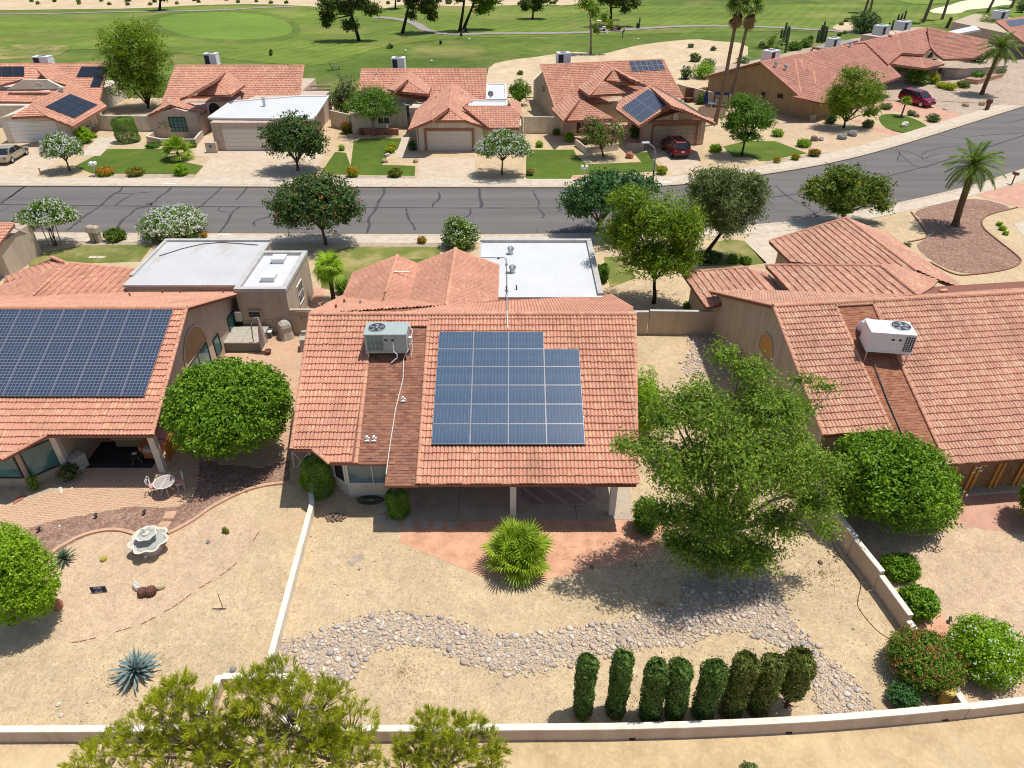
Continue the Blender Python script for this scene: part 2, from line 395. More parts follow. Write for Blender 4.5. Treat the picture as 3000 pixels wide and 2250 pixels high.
# ------------------------------------------------------------------ generic geometry tools
def smooth_loop(pts,it=2,closed=True):
    for _ in range(it):
        q = []
        n = len(pts)
        rng_ = range(n) if closed else range(n-1)
        if not closed: q.append(pts[0])
        for i in rng_:
            a,b = Vector(pts[i]),Vector(pts[(i+1) % n])
            q += [a*.75+b*.25,a*.25+b*.75]
        if not closed: q.append(pts[-1])
        pts = q
    return pts
def golf_h(x,y):
    """gentle mounds of the golf course, dead flat near the houses"""
    k = min(max((y-104)/25,0),1); k = k*k*(3-2*k)
    return k*(.42+0.2*math.sin(x*.055+1.3)*math.sin(y*.085+.4)+0.12*math.sin(x*.11+y*.06)+.1*math.sin(x*.03-y*.13+2))
def sheet(name,pts,mat,z=0.0,smooth=0,kind='structure',drape=False,step=4.0,label=None):
    pts = [Vector((p[0],p[1],0)) for p in pts]
    if smooth: pts = smooth_loop(pts,smooth)
    bm = bmesh.new(); vs = [bm.verts.new((p.x,p.y,0)) for p in pts]
    f = bm.faces.new(vs); f.normal_update()
    if f.normal.z < 0: bmesh.ops.reverse_faces(bm,faces=[f])
    bmesh.ops.triangulate(bm,faces=bm.faces[:])
    if drape:
        xs = [p.x for p in pts]; ys = [p.y for p in pts]
        for ax,lo,hi in ((0,min(xs),max(xs)),(1,min(ys),max(ys))):
            c = math.floor(lo/step)*step+step
            while c < hi:
                co = [0,0,0]; no = [0,0,0]; co[ax] = c; no[ax] = 1
                bmesh.ops.bisect_plane(bm,geom=bm.verts[:]+bm.edges[:]+bm.faces[:],plane_co=co,plane_no=no)
                c += step
    for v in bm.verts: v.co.z = z+(golf_h(v.co.x,v.co.y) if drape else 0)
    me = bpy.data.meshes.new(name); bm.to_mesh(me); bm.free()
    if drape: me.polygons.foreach_set('use_smooth',[True]*len(me.polygons))
    me.materials.append(mat)
    o = bpy.data.objects.new(name,me); link(o); o['kind'] = kind
    if label: o['label'] = label
    return o
def gp(r,*xy,z=0.0):
    return [G(r,xy[i],xy[i+1],z) for i in range(0,len(xy),2)]
def np_mesh(name,V,F,mat,tint=None,smooth=False):
    """V (n,3), F (m,k) all faces of k corners"""
    me = bpy.data.meshes.new(name); m,k = F.shape
    me.vertices.add(len(V)); me.vertices.foreach_set('co',np.ascontiguousarray(V,dtype=np.float32).ravel())
    me.loops.add(m*k); me.loops.foreach_set('vertex_index',F.astype(np.int32).ravel())
    me.polygons.add(m); me.polygons.foreach_set('loop_start',np.arange(0,m*k,k,dtype=np.int32))
    me.polygons.foreach_set('loop_total',np.full(m,k,dtype=np.int32))
    if tint is not None:
        a = me.attributes.new('tint','FLOAT','FACE'); a.data.foreach_set('value',tint.astype(np.float32))
    me.materials.append(mat)
    if smooth: me.polygons.foreach_set('use_smooth',[True]*m)
    me.update(calc_edges=True); me.validate()
    return me
def obj(name,me,parent=None,loc=None):
    o = bpy.data.objects.new(name,me); link(o,parent)
    if loc is not None: o.location = loc
    return o
def clip(poly,lines):
    """Sutherland-Hodgman in the first two coordinates; lines: (ax, ay, nx, ny), inside where (p-a).n >= 0"""
    for ax,ay,nx,ny in lines:
        out = []; n = len(poly)
        for i in range(n):
            p,q = poly[i],poly[(i+1) % n]
            dp = (p[0]-ax)*nx+(p[1]-ay)*ny; dq = (q[0]-ax)*nx+(q[1]-ay)*ny
            if dp >= 0: out.append(p)
            if (dp >= 0) != (dq >= 0):
                t = dp/(dp-dq); out.append(tuple(a+(b-a)*t for a,b in zip(p,q)))
        poly = out
        if len(poly) < 3: return None
    return poly
def half_lines(pts):
    n = len(pts); area = sum(pts[i][0]*pts[(i+1) % n][1]-pts[(i+1) % n][0]*pts[i][1] for i in range(n))
    s = 1 if area > 0 else -1
    return [(pts[i][0],pts[i][1],-s*(pts[(i+1) % n][1]-pts[i][1]),s*(pts[(i+1) % n][0]-pts[i][0])) for i in range(n)]
def field(parent,polys,unit,w,c,mat,name,nind,stuff_name,stagger=0.0,lift=0.0,frame=None,tinted=False,down=None,eye=None):
    """lay unit pieces (faces in (a, d, n): across, down-slope, up) over convex polygons of one plane; the nind nearest whole
    pieces become objects, the rest (and the cut ones at the edges) one joined part"""
    P0 = Vector(polys[0][0])
    pts = [Vector(p) for p in polys[0]]
    n = sum(((pts[i]-P0).cross(pts[(i+1) % len(pts)]-P0) for i in range(len(pts))),Vector()).normalized()
    if n.z < 0: n = -n
    dn = Vector(down) if down else Vector((0,0,-1)); dn = (dn-n*dn.dot(n)).normalized(); a = dn.cross(n).normalized()
    P2 = [[((Vector(p)-P0).dot(a),(Vector(p)-P0).dot(dn)) for p in pl] for pl in polys]
    al = [q[0] for pl in P2 for q in pl]; dl = [q[1] for pl in P2 for q in pl]
    d1,d0,a0,a1 = max(dl),min(dl),min(al),max(al)
    HL = [half_lines(pl) for pl in P2]
    whole = []; V = []; F = []; T = []
    org = lambda i,j: (a0+i*w-(stagger*w if j % 2 else 0),d1-j*c)
    for j in range(int((d1-d0)/c)+1):
        for i in range(int((a1-a0)/w)+2):
            x,y = org(i,j)
            crn = [(x,y-c),(x+w,y-c),(x+w,y),(x,y)]
            for H in HL:
                if all((p[0]-h[0])*h[2]+(p[1]-h[1])*h[3] >= -0.02*math.hypot(h[2],h[3]) for p in crn for h in H):
                    whole.append((x,y)); break
            else:
                tv = rng.random()
                for H in HL:
                    if clip(crn,H) is None: continue
                    for f in unit:
                        q = clip([(x+p[0],y+p[1],p[2]) for p in f],H)
                        if q:
                            b = len(V); V += [P0+a*p[0]+dn*p[1]+n*(p[2]+lift) for p in q]; F.append(list(range(b,b+len(q)))); T.append(tv)
    L,r = root_xf(parent); cs,sn = math.cos(r),math.sin(r)
    def dist(q):
        p = P0+a*q[0]+dn*q[1]; wx,wy = cs*p.x-sn*p.y+L.x,sn*p.x+cs*p.y+L.y
        zc = wy*CT+(CAM_H-p.z)*ST; dnv = (CAM_H-p.z)*CT-wy*ST
        inside = abs(wx/zc) < 0.73 and abs(dnv/zc) < 0.54
        return (0 if inside else 1000)+math.sqrt(wx*wx+wy*wy+(CAM_H-p.z)**2)
    whole.sort(key=dist)
    if nind and whole:
        me = bpy.data.meshes.new(name); vv = []; ff = []
        for f in unit: b = len(vv); vv += [tuple(p) for p in f]; ff.append(list(range(b,b+len(f))))
        me.from_pydata(vv,[],ff); me.materials.append(mat); me.update()
        if tinted: mes = []
        for q in whole[:nind]:
            m_ = me
            if tinted:
                k = int(rng.integers(0,8))
                while len(mes) < 8:
                    mm = me.copy(); at = mm.attributes.new('tint','FLOAT','FACE'); at.data.foreach_set('value',[len(mes)/7]*len(mm.polygons)); mes.append(mm)
                m_ = mes[k]
            o = bpy.data.objects.new(name,m_); link(o,parent)
            p = P0+a*(q[0]+rng.normal(0,.004))+dn*(q[1]+rng.normal(0,.010))+n*(lift+abs(rng.normal(0,.006)))
            o.matrix_local = Matrix(((a.x,dn.x,n.x,p.x),(a.y,dn.y,n.y,p.y),(a.z,dn.z,n.z,p.z),(0,0,0,1)))
    for q in whole[nind:]:
        tv = rng.random(); lf_ = lift+abs(rng.normal(0,.006)); q = (q[0]+rng.normal(0,.004),q[1]+(rng.normal(0,.010) if not tinted else 0))
        for f in unit:
            b = len(V); V += [P0+a*(q[0]+p[0])+dn*(q[1]+p[1])+n*(p[2]+lf_) for p in f]; F.append(list(range(b,b+len(f)))); T.append(tv)
    if V:
        me = bpy.data.meshes.new(stuff_name); me.from_pydata([tuple(v) for v in V],[],F); me.materials.append(mat); me.update()
        if tinted:
            at = me.attributes.new('tint','FLOAT','FACE'); at.data.foreach_set('value',T)
        o = bpy.data.objects.new(stuff_name,me); link(o,parent); o['kind'] = 'stuff'
    return len(whole)
def barrel_tile(w,c,humps=2,seg=4,h=.05,lip=.035,over=.05):
    """a course tile: rounded ribs across, tilted so that its nose stands proud of the course below"""
    prof = []
    for k in range(humps*seg+1):
        t = (k % seg)/seg if k < humps*seg else 0.0
        prof.append((w*k/(humps*seg),h*math.sin(math.pi*min(1,t*1.0))**.8))
    fs = []
    for k in range(len(prof)-1):
        (xa,ha),(xb,hb) = prof[k],prof[k+1]
        fs.append([(xa,-c-over,ha),(xa,0,ha+lip),(xb,0,hb+lip),(xb,-c-over,hb)])
        fs.append([(xa,0,ha+lip),(xa,0,ha*.75-.012),(xb,0,hb*.75-.012),(xb,0,hb+lip)])
    return fs
TILE = barrel_tile(.34,.37,2,3,.068,.066)
TILE_FAR = barrel_tile(.34,.37,2,2,.065,.055)
def shingle_unit(w,c,t=.012): return [[(0.004,-c,0),(0.004,0,t),(w-.004,0,t),(w-.004,-c,0)],[(0.004,0,t),(0.004,0,-.004),(w-.004,0,-.004),(w-.004,0,t)]]
def paver_unit(w,c,t=.012,g=.006):
    A = [(g,-c+g),(w-g,-c+g),(w-g,-g),(g,-g)]
    return [[(x,y,t) for x,y in A][::-1]]+[[(*A[i],t),(*A[i],-.004),(*A[(i+1) % 4],-.004),(*A[(i+1) % 4],t)] for i in range(4)]
def cap_mesh(r,L,half=True):
    V = []; F = []; n = 6
    for k,(y,q) in enumerate(((0,r),(L*1.12,r*.84))):
        for j in range(n+1):
            a = math.pi*j/n; V.append((q*math.cos(a),y,q*.8*math.sin(a)+(0 if k == 0 else -.01)))
    F = [(j,j+1,n+2+j,n+1+j) for j in range(n)]+[tuple(range(n+1))[::-1]]
    me = bpy.data.meshes.new('ridge_tile'); me.from_pydata(V,[],F); me.materials.append(M['ridge']); me.update(); return me
CAPS = {}
def caps(parent,p,q,r=.13,L=.40,name='ridge_tile',lift=.03,mat=None):
    """a run of half-round cap tiles from the lower or nearer end p to q, each its own part"""
    p,q = Vector(p),Vector(q); n = max(1,round((q-p).length/L)); d = (q-p).normalized(); st = (q-p).length/n
    key = (r,round(st,2),mat)
    if key not in CAPS:
        CAPS[key] = cap_mesh(r,st)
        if mat: CAPS[key].materials[0] = M[mat]
    x = d.cross(Vector((0,0,1))).normalized(); z = x.cross(d)
    for k in range(n):
        o = bpy.data.objects.new(name,CAPS[key]); link(o,parent); t = p+d*st*k+Vector((0,0,lift))
        j = rng.uniform(-.006,.006)
        o.matrix_local = Matrix(((x.x,d.x,z.x,t.x),(x.y,d.y,z.y,t.y),(x.z,d.z,z.z,t.z+j),(0,0,0,1)))
def cap_run(parent,p,q,r=.13,L=.40,lift=.03,name='ridge_tiles',mat='ridge'):
    """the same run joined into one part, for roofs too far off to pick the caps apart"""
    p,q = Vector(p),Vector(q); n = max(1,round((q-p).length/L)); d = (q-p).normalized(); st = (q-p).length/n
    x = d.cross(Vector((0,0,1))).normalized(); z = x.cross(d); mb = MB()
    for k in range(n):
        t = p+d*st*k+Vector((0,0,lift)); vs = []
        for y,rr in ((0,r),(st*1.1,r*.82)):
            for j in range(5):
                a = math.pi*j/4; vs.append(t+d*y+x*rr*math.cos(a)+z*rr*.8*math.sin(a))
        mb.add(vs,[(j,j+1,6+j,5+j) for j in range(4)]+[(4,3,2,1,0)])
    return mb
def window(parent,c,wd,ht,axis,out,mat,frame='white',nx=1,ny=1,fr=.05,depth=.06,name='window'):
    """c: centre on the wall face; axis: unit vector along the wall; out: unit vector away from the wall (local frame of parent)"""
    c,ax,ot = Vector(c),Vector(axis).normalized(),Vector(out).normalized(); z = Vector((0,0,1))
    mb = MB()
    for sx in (-1,1):
        p = c+ax*sx*(wd/2+fr/2); mb.bar(p-z*(ht/2+fr)+ot*depth/2,p+z*(ht/2+fr)+ot*depth/2,fr,depth,ot)
    for sz in (-1,1):
        p = c+z*sz*(ht/2+fr/2); mb.bar(p-ax*wd/2+ot*depth/2,p+ax*wd/2+ot*depth/2,depth*.98,fr)
    for k in range(1,nx):
        p = c+ax*(-wd/2+wd*k/nx); mb.bar(p-z*ht/2+ot*depth*.4,p+z*ht/2+ot*depth*.4,fr*.7,depth*.6,ot)
    for k in range(1,ny):
        p = c+z*(-ht/2+ht*k/ny); mb.bar(p-ax*wd/2+ot*depth*.38,p+ax*wd/2+ot*depth*.38,depth*.5,fr*.6)
    f = mb.build(name,M[frame],parent,world=False)
    pb = MB(); o2 = ot*.018
    pb.add([c-ax*wd/2-z*ht/2+o2,c+ax*wd/2-z*ht/2+o2,c+ax*wd/2+z*ht/2+o2,c-ax*wd/2+z*ht/2+o2,
            c-ax*wd/2-z*ht/2+ot*.003,c+ax*wd/2-z*ht/2+ot*.003,c+ax*wd/2+z*ht/2+ot*.003,c-ax*wd/2+z*ht/2+ot*.003],
           [(0,1,2,3),(0,4,5,1),(1,5,6,2),(2,6,7,3),(3,7,4,0)])
    pb.build('pane',mat,f,world=False)
    return f
def arch_window(parent,c,wd,ht,axis,out,mat,frame='offwhite',name='arch_window'):
    """half-round headed window; c is the middle of its sill"""
    c,ax,ot = Vector(c),Vector(axis).normalized(),Vector(out).normalized(); z = Vector((0,0,1)); r = wd/2
    prof = [(-r,0)]+[(-r*math.cos(math.pi*k/10),max(0,ht-r)+r*math.sin(math.pi*k/10)) for k in range(11)]+[(r,0)]
    mb = MB(); n = len(prof)
    out_ = [((x*1.12),(y*1.06 if y > 0 else -.05)) for x,y in prof]
    vs = [c+ax*x+z*y+ot*.06 for x,y in out_]+[c+ax*x+z*y+ot*.06 for x,y in prof]+[c+ax*x+z*y for x,y in out_]+[c+ax*x+z*y for x,y in prof]
    fs = []
    for i in range(n):
        j = (i+1) % n; fs += [(i,j,n+j,n+i),(i,2*n+i,2*n+j,j),(n+i,n+j,3*n+j,3*n+i)]
    f = mb.add(vs,fs).build(name,M[frame],parent,world=False)
    MB().poly([c+ax*x+z*y+ot*.02 for x,y in prof]).build('pane',mat,f,world=False)
    return f

# ================================================================== THE GROUND
sheet('desert_ground',[(-2500,-300),(2500,-300),(2500,3500),(-2500,3500)],M['dirt'],-0.16)
def poly_offset(pts,d):                      # to the left of the direction of travel
    out = []
    for i in range(len(pts)):
        a,b = Vector(pts[max(i-1,0)]),Vector(pts[min(i+1,len(pts)-1)])
        t = (b-a); t.z = 0; t.normalize(); p = Vector(pts[i]); out.append(Vector((p.x-t.y*d,p.y+t.x*d,0)))
    return out
def resample(pts,step):
    pts = [Vector((p[0],p[1],0)) for p in pts]; out = [pts[0]]; acc = 0.0
    for i in range(len(pts)-1):
        a,b = pts[i],pts[i+1]; L = (b-a).length
        while acc+L >= step:
            k = (step-acc)/L; a = a+(b-a)*k; L = (b-a).length; out.append(a); acc = 0.0
        acc += L
    out.append(pts[-1]); return out
near_edge = [Vector((-75,56.6,0)),Vector((-42.5,56.2,0)),Vector((-20,55.9,0)),Vector((6.8,55.65,0))]+gp('f',545,345,880,300,1130,262)+gp('c',1800,1225,2212,1090)
near_edge = smooth_loop(near_edge+[near_edge[-1]+(near_edge[-1]-near_edge[-2])*1.6],3,False)
far_edge = [Vector((-85,68.2,0)),Vector((-49.2,67.64,0)),Vector((4.9,67.1,0)),Vector((15.5,67.4,0))]+gp('c',590,1122,1000,1050,1400,945,1900,785,2212,688)
far_edge = smooth_loop(far_edge+[far_edge[-1]+(far_edge[-1]-far_edge[-2])*1.2],3,False)
# lots on this side of the street, lots beyond it
near_in,far_in = poly_offset(near_edge,-2.0),poly_offset(far_edge,2.35)
sheet('yard_gravel',[(-120,-40),(150,-40),(150,near_edge[-1].y)]+[(p.x,p.y) for p in near_edge[::-1]]+[(-120,56.6)],M['gravel'],0.0)
sheet('front_yards_gravel',[(p.x,p.y) for p in far_edge]+[(150,far_edge[-1].y),(150,103.5),(-140,103.5),(-140,68.2)],M['gravel'],0.0)
road = sheet('road',[(p.x,p.y) for p in near_edge]+[(p.x,p.y) for p in far_edge[::-1]],M['asphalt'],-0.11)
def ribbon(pts,wd,z):
    mb = MB(); pts = [Vector((p[0],p[1],z)) for p in pts]
    for i in range(len(pts)):
        a,b = pts[max(i-1,0)],pts[min(i+1,len(pts)-1)]; t = (b-a).normalized()
        q = wd*(1 if 0 < i < len(pts)-1 else .35)*rng.uniform(.6,1.35)/2
        mb.v += [(pts[i].x-t.y*q,pts[i].y+t.x*q,z),(pts[i].x+t.y*q,pts[i].y-t.x*q,z)]
        if i: k = 2*i; mb.f.append([k-2,k-1,k+1,k]); mb.mi.append(0)
    return mb
CRACKS = [('a',.16,170,1205,110,1245,60,1280,0,1330),('d',.2,172,97,100,140,90,160,40,180,0,212),('d',.2,0,262,72,228),('d',.24,795,100,780,135,735,150,690,190,650,230,600,262,540,300,490,345,430,392),
 ('d',.14,735,150,850,148,1000,136),('d',.18,870,150,800,185,745,228),('d',.22,1115,100,1090,135,1030,170,1000,205,965,225,945,218,960,208,985,212,970,235,880,242,850,280,790,320,760,376),
 ('d',.2,1440,104,1385,160,1340,195,1300,235,1240,260,1205,282),('d',.18,1605,105,1570,150,1530,190),('d',.2,1555,235,1500,270,1480,325,1445,375,1420,402),('d',.12,1425,235,1410,265,1500,268),
 ('d',.18,1800,170,1770,195,1745,225),('d',.22,1750,295,1700,312,1650,325,1640,345,1655,358),('e',.24,275,110,280,150,245,190,232,230,215,265,180,300,175,330,185,350,165,405),
 ('e',.2,632,140,640,175,620,200,600,205,590,238),('e',.2,420,245,428,290,440,320,465,350,480,385),('e',.3,895,115,895,170,908,205,912,235,890,240),('e',.2,835,245,840,285,790,310,782,350),('e',.2,865,385,870,408),
 ('e',.16,1240,125,1265,180,1285,200,1270,245),('e',.18,1275,245,1305,270,1315,300,1295,306),('e',.14,1262,375,1270,410),('e',.14,0,325,170,328),('e',.12,1500,365,1560,405),
 ('f',.14,600,95,690,180,800,230,880,298),('f',.14,570,240,660,270),('f',.14,1320,160,1380,190,1440,200),('c',.13,1370,965,1500,990,1560,1035,1600,1010,1660,1000),('c',.14,1400,990,1500,1080,1600,1090),('c',.13,1560,1035,1540,1000,1640,960,1800,950),('c',.14,1640,870,1800,900,1900,880,2212,860),('c',.12,1700,860,1760,830),('c',.12,1900,795,2100,800,2212,770),('c',.14,1340,965,1420,985,1380,1040,1450,1050)]
for c in CRACKS:
    pts = [G(c[0],c[k],c[k+1],-.11) for k in range(2,len(c),2)]
    pts = smooth_loop(pts,2,False) if len(pts) > 2 else pts
    ribbon(pts,c[1],-.105).build('crack',M['crack'],road)
mid = [Vector((-75,61.6,0))]+[G('d',0,218,-.11),G('d',700,228,-.11),G('d',1700,235,-.11),G('e',700,242,-.11),G('e',1440,242,-.11)]+[((a+b)/2) for a,b in zip(resample(near_edge,6)[14:],resample(far_edge,6.2)[15:])][2:]
ribbon(resample(mid,1.2),.2,-.103).build('crack',M['crack'],road)
ribbon(resample(poly_offset(near_edge,.08),1.5),.1,-.104).build('crack',M['crack'],road)
def sidewalk(edge,side,kw,ww,name):
    """kerb along the road edge and a row of cast slabs behind it"""
    e = resample(edge,1.55); k1 = poly_offset(e,side*kw); k2 = poly_offset(e,side*(kw+.012)); w1 = poly_offset(e,side*(kw+ww))
    mb = MB()
    for i in range(len(e)-1):
        a,b,c,d = e[i],e[i+1],k1[i+1],k1[i]
        mb.add([(a.x,a.y,-.13),(b.x,b.y,-.13),(b.x+(c.x-b.x)*.25,b.y+(c.y-b.y)*.25,.012),(a.x+(d.x-a.x)*.25,a.y+(d.y-a.y)*.25,.012),(c.x,c.y,.03),(d.x,d.y,.03)],
               [(0,1,2,3),(3,2,4,5)])
    root = mb.build(name,M['kerb']); root['kind'] = 'structure'
    for i in range(len(e)-1):
        q = [k2[i],k2[i+1],w1[i+1],w1[i]]; c = sum(q,Vector())/4
        q = [c+(p-c)*.992 for p in q]
        if abs(c.x) > .75*(c.y*CT+CAM_H*ST): continue
        s = MB().prism([(p.x,p.y) for p in q],-.02,.03+rng.uniform(-.004,.004)).build('slab',M['walk'],root)
    return root
sidewalk(far_edge,1,.5,1.85,'far_sidewalk'); sidewalk(near_edge,-1,.42,1.5,'near_sidewalk')

# ---- golf course
sheet('golf_rough',[(-420,103.6),(420,103.6),(420,420),(-420,420)],M['rough'],0.0,drape=True)
sheet('fairway',gp('o',-60,30,200,20,420,14,700,20,1000,14,1400,20,1900,14,2300,8,2300,40,2000,62,1700,72,1400,80,1200,86,950,92,800,110,720,150,500,140,350,118,120,112,-60,110),M['fairway'],.03,2,drape=True)
sheet('green_fringe',gp('a',940,170,960,125,1100,98,1300,84,1500,80,1730,92,1900,135,1965,195,1915,258,1740,292,1500,300,1300,288,1130,258,1000,215),M['rough'],.045,2,drape=True)
sheet('putting_green',gp('a',1010,150,1130,115,1300,100,1480,95,1700,108,1850,140,1905,190,1860,235,1700,265,1500,275,1330,265,1180,240,1070,200),M['green'],.06,2,drape=True)
sheet('far_putting_green',gp('c',1320,-30,1380,10,1500,34,1640,30,1800,10,1900,-20),M['green'],.06,2,drape=True)
sheet('sand_bunker',gp('c',1590,80,1640,55,1720,40,1800,14,1950,5,2110,10,2160,35,2050,42,1990,55,1900,62,1830,70,1800,100,1700,105,1620,100),M['bunker'],.07,2,drape=True)
sheet('bare_sand',gp('b',940,520,960,430,1100,400,1250,385,1400,360,1560,345,1640,370,1760,345,1900,310,2100,285,2300,272)+gp('c',200,285,420,300,420,395,330,420,230,470)+[(40,103.7),(-4,103.7),(-10,103.7)],M['sand'],.05,1,drape=True)
sheet('dry_mound',gp('a',-40,330,120,300,330,292,470,320,420,360,330,400,0,405,-40,400),M['lawn_dry'],.04,1,drape=True)
sheet('desert_strip',gp('a',-300,68,0,68,400,64,900,70,1300,42,1700,38,2060,66,2300,78)+gp('b',280,80,420,40,700,52,1000,45,1300,40,1470,52,1560,30,1700,0,1500,-60,0,-60)+gp('a',0,-60,-300,-60),M['sand'],.05,1,drape=True)
sheet('sandy_knoll',gp('c',960,190,1000,165,1080,150,1120,175,1090,215,1010,205),M['sand'],.06,1,drape=True)
sheet('house_lots_gravel',gp('c',150,440,420,420,850,325,1100,262,1350,205,1560,185,1700,235,1950,190,2350,150,2600,300,2500,700,1340,640,700,700,180,560),M['gravel_grey'],.05,1,drape=True)
def path_ribbon(name,pts,wd,mat,z):
    pts = smooth_loop(pts,3,False); l,r = poly_offset(pts,wd/2),poly_offset(pts,-wd/2)
    return sheet(name,[(p.x,p.y) for p in l]+[(p.x,p.y) for p in r[::-1]],mat,z,drape=True)
M['path'] = conc('cart_path_concrete',lin(.27,.235,.225),lin(.35,.31,.29),.8)
path_ribbon('cart_path',gp('b',215,128,320,135,430,150,500,180,540,215,620,240,720,250,860,250,1000,243,1300,240,1600,232,1900,210,2212,190)+gp('c',300,188,600,190,900,205,1060,215,1250,225),2.1,M['path'],.1)
path_ribbon('distant_cart_path',gp('a',-200,102,300,100,700,95,1100,94,1450,82,1650,68,1900,62),1.8,M['path'],.1)
sheet('far_street',[(-400,214),(60,214),(60,226),(-400,226)],M['asphalt'],.06,drape=True)

# ---- far front yards: drives, walks, lawns (each a sheet a few millimetres above the last)
def zone(name,mat,z,r,*xy,smooth=0): return sheet(name,gp(r,*xy),mat,z,smooth)
zone('driveway',M['drive'],.010,'a',0,965,260,960,430,1000,230,1150,0,1150,-140,1150,-140,965)
zone('front_walk',M['walk'],.012,'a',640,890,760,895,650,1010,510,1010)
zone('front_lawn',M['lawn'],.010,'a',700,965,1060,965,1100,1030,1320,1075,1270,1130,600,1125,480,1080)
zone('grey_rock_strip',M['gravel_grey'],.012,'a',600,1128,1270,1132,1255,1156,590,1150)
zone('driveway',M['drive'],.010,'a',1395,975,1740,975,2040,985,2100,1000,2010,1160,1262,1160)
zone('entry_walk',M['drive'],.014,'a',1310,880,1390,885,1390,985,1360,1020,1250,1010)
zone('front_lawn',M['lawn'],.010,'b',60,1075,80,920,130,897,390,897,375,960,300,1010,265,1068,480,1075,475,1140,-140,1130,-40,985,30,990)
zone('grey_rock_strip',M['gravel_grey'],.012,'b',-140,1134,475,1142,470,1165,-150,1160)
zone('driveway',M['drive'],.012,'b',510,1020,865,1020,870,1165,490,1168)
zone('driveway_edging',M['drive_pink'],.010,'b',518,1018,530,1018,508,1168,478,1168)
zone('front_walk',M['walk'],.012,'b',405,862,445,862,410,1000,530,1000,530,1020,345,1020)
zone('front_lawn',M['lawn'],.010,'b',1200,970,1505,970,1520,1000,1590,1065,1945,1050,1890,990,1985,985,2080,1110,1500,1135,1485,1165,1215,1165,1195,1150)
zone('driveway',M['drive'],.012,'b',1990,965,2300,960,2330,1100,2150,1140,2100,1090)
zone('entry_walk',M['walk'],.014,'b',1800,935,1850,940,1990,970,1890,985)
zone('pink_step',M['drive_pink'],.012,'b',1495,1140,1570,1140,1550,1172,1480,1172)
zone('front_lawn',M['lawn'],.010,'c',260,950,400,915,600,915,810,995,700,1010,560,1045,500,1045,440,1020,330,1020)
zone('front_yard_gravel',M['gravel_pink'],.008,'c',560,760,700,760,920,800,1180,840,1430,880,1230,930,1000,985,820,1000,640,930)
zone('grey_rock_strip',M['gravel_grey'],.013,'c',530,1050,700,1018,830,1000,1000,985,1010,1000,800,1040,560,1075)
zone('driveway',M['drive_pink'],.010,'c',1330,580,1400,620,1640,690,1840,760,1700,805,1600,770,1250,690,1270,640)
zone('front_walk',M['drive_pink'],.012,'c',1080,775,1140,775,1300,830,1470,868,1420,885,1260,850)
zone('front_lawn',M['lawn'],.012,'c',1265,745,1400,735,1530,780,1605,830,1540,850,1440,868,1330,840,1280,800,smooth=1)
zone('grey_gravel_yard',M['gravel_grey'],.008,'c',1340,560,1660,560,2000,600,2212,650,2212,655,1970,735,1840,758,1640,690,1620,640,1400,600)
zone('brick_walk',M['drive_pink'],.014,'c',1700,530,1800,540,2080,600,2212,640,2212,655,2050,620,1880,570)
# ---- this side of the street: front yards of the near houses
zone('near_front_lawn',M['lawn_dry'],.010,'d',185,600,230,540,530,484,990,482,910,590,600,600,440,605,340,590,190,635)
zone('driveway',M['drive'],.010,'d',-140,455,60,445,210,520,150,560,190,610,70,690,-140,730)
zone('grey_rock_strip',M['gravel_grey'],.012,'d',510,462,1000,462,990,480,530,482)
zone('near_front_lawn',M['lawn_dry'],.010,'e',-150,540,60,495,640,495,640,600,300,640,80,700,-40,780,-130,760)
zone('near_front_lawn',M['lawn'],.012,'e',420,575,540,572,480,605,430,600)
zone('grey_rock_strip',M['gravel_grey'],.012,'e',60,464,640,464,640,492,90,492)
zone('side_lawn',M['lawn_dry'],.010,'e',1700,560,1860,560,1900,700,1740,760)
zone('side_lawn',M['lawn_dry'],.010,'f',180,470,290,445,400,455,545,600,440,612,100,620)
zone('driveway',M['walk'],.010,'f',545,345,900,300,960,330,560,480,700,620,560,640,400,450)
zone('red_gravel_island',M['gravel_red'],.012,'f',1470,262,1860,165,2170,240,1980,285,1935,320,1950,380,2190,560,2200,600,2100,650,1760,680,1480,490,1590,440,1560,320,smooth=2)
zone('brick_driveway',M['drive_pink'],.012,'f',1890,155,2130,95,2330,70,2330,260,2190,240)
zone('walk',M['walk'],.012,'f',2145,345,2330,310,2330,470,2212,430)
# ---- back yards
zone('concrete_patio',M['slab'],.012,'h',840,942,900,640,2300,640,2330,935)
zone('salmon_terrace',M['salmon'],.008,'h',830,945,2560,935,2480,1160,2130,1245,1740,1330,1390+0,1318,820,1080)
zone('pink_gravel_bed',M['gravel_pink'],.006,'o',60,1230,105,1195,140,1165,200,1145,270,1140,320,1135,400,1115,480,1095,545,1105,560,1135,550,1175,515,1220,450,1265,380,1310,320,1345,250,1370,190,1388,140,1388,60,1345,-90,1300,smooth=2)
zone('red_gravel_bed',M['gravel_red'],.008,'g',-150,1010,170,998,330,945,640,890,850,850,1090,860,1230,800,1275,735,1290,540,1500,480,1800,330,1905,200,1925,300,1885,470,1875,690,1700,705,1500,775,1340,880,1230,950,1110,1025,1000,1050,880,1040,720,1000,560,1045,430,1110,320,1180,200,1250)
patio_pts = gp('g',-400,840,-60,845,60,838,180,815,330,760,480,735,560,690,580,570,560,380,600,300,1120,300,1130,420,1290,540,1275,735,1230,800,1160,845,1090,860,960,848,850,850,640,890,330,945,170,998,-150,1010,-400,1000)
sheet('planter_soil',gp('g',-150,840,0,690,180,700,330,690,450,610,575,570,590,640,545,700,470,740,330,770,180,825,60,845,-150,850),M['bed'],.006,1)
sheet('courtyard_base',gp('d',1500,1020,1640,1040,2010,1040,1990,1327)+gp('g',1890,100,1890,240,1500,330,1080,300,1100,0),M['paver_gap'],.004)
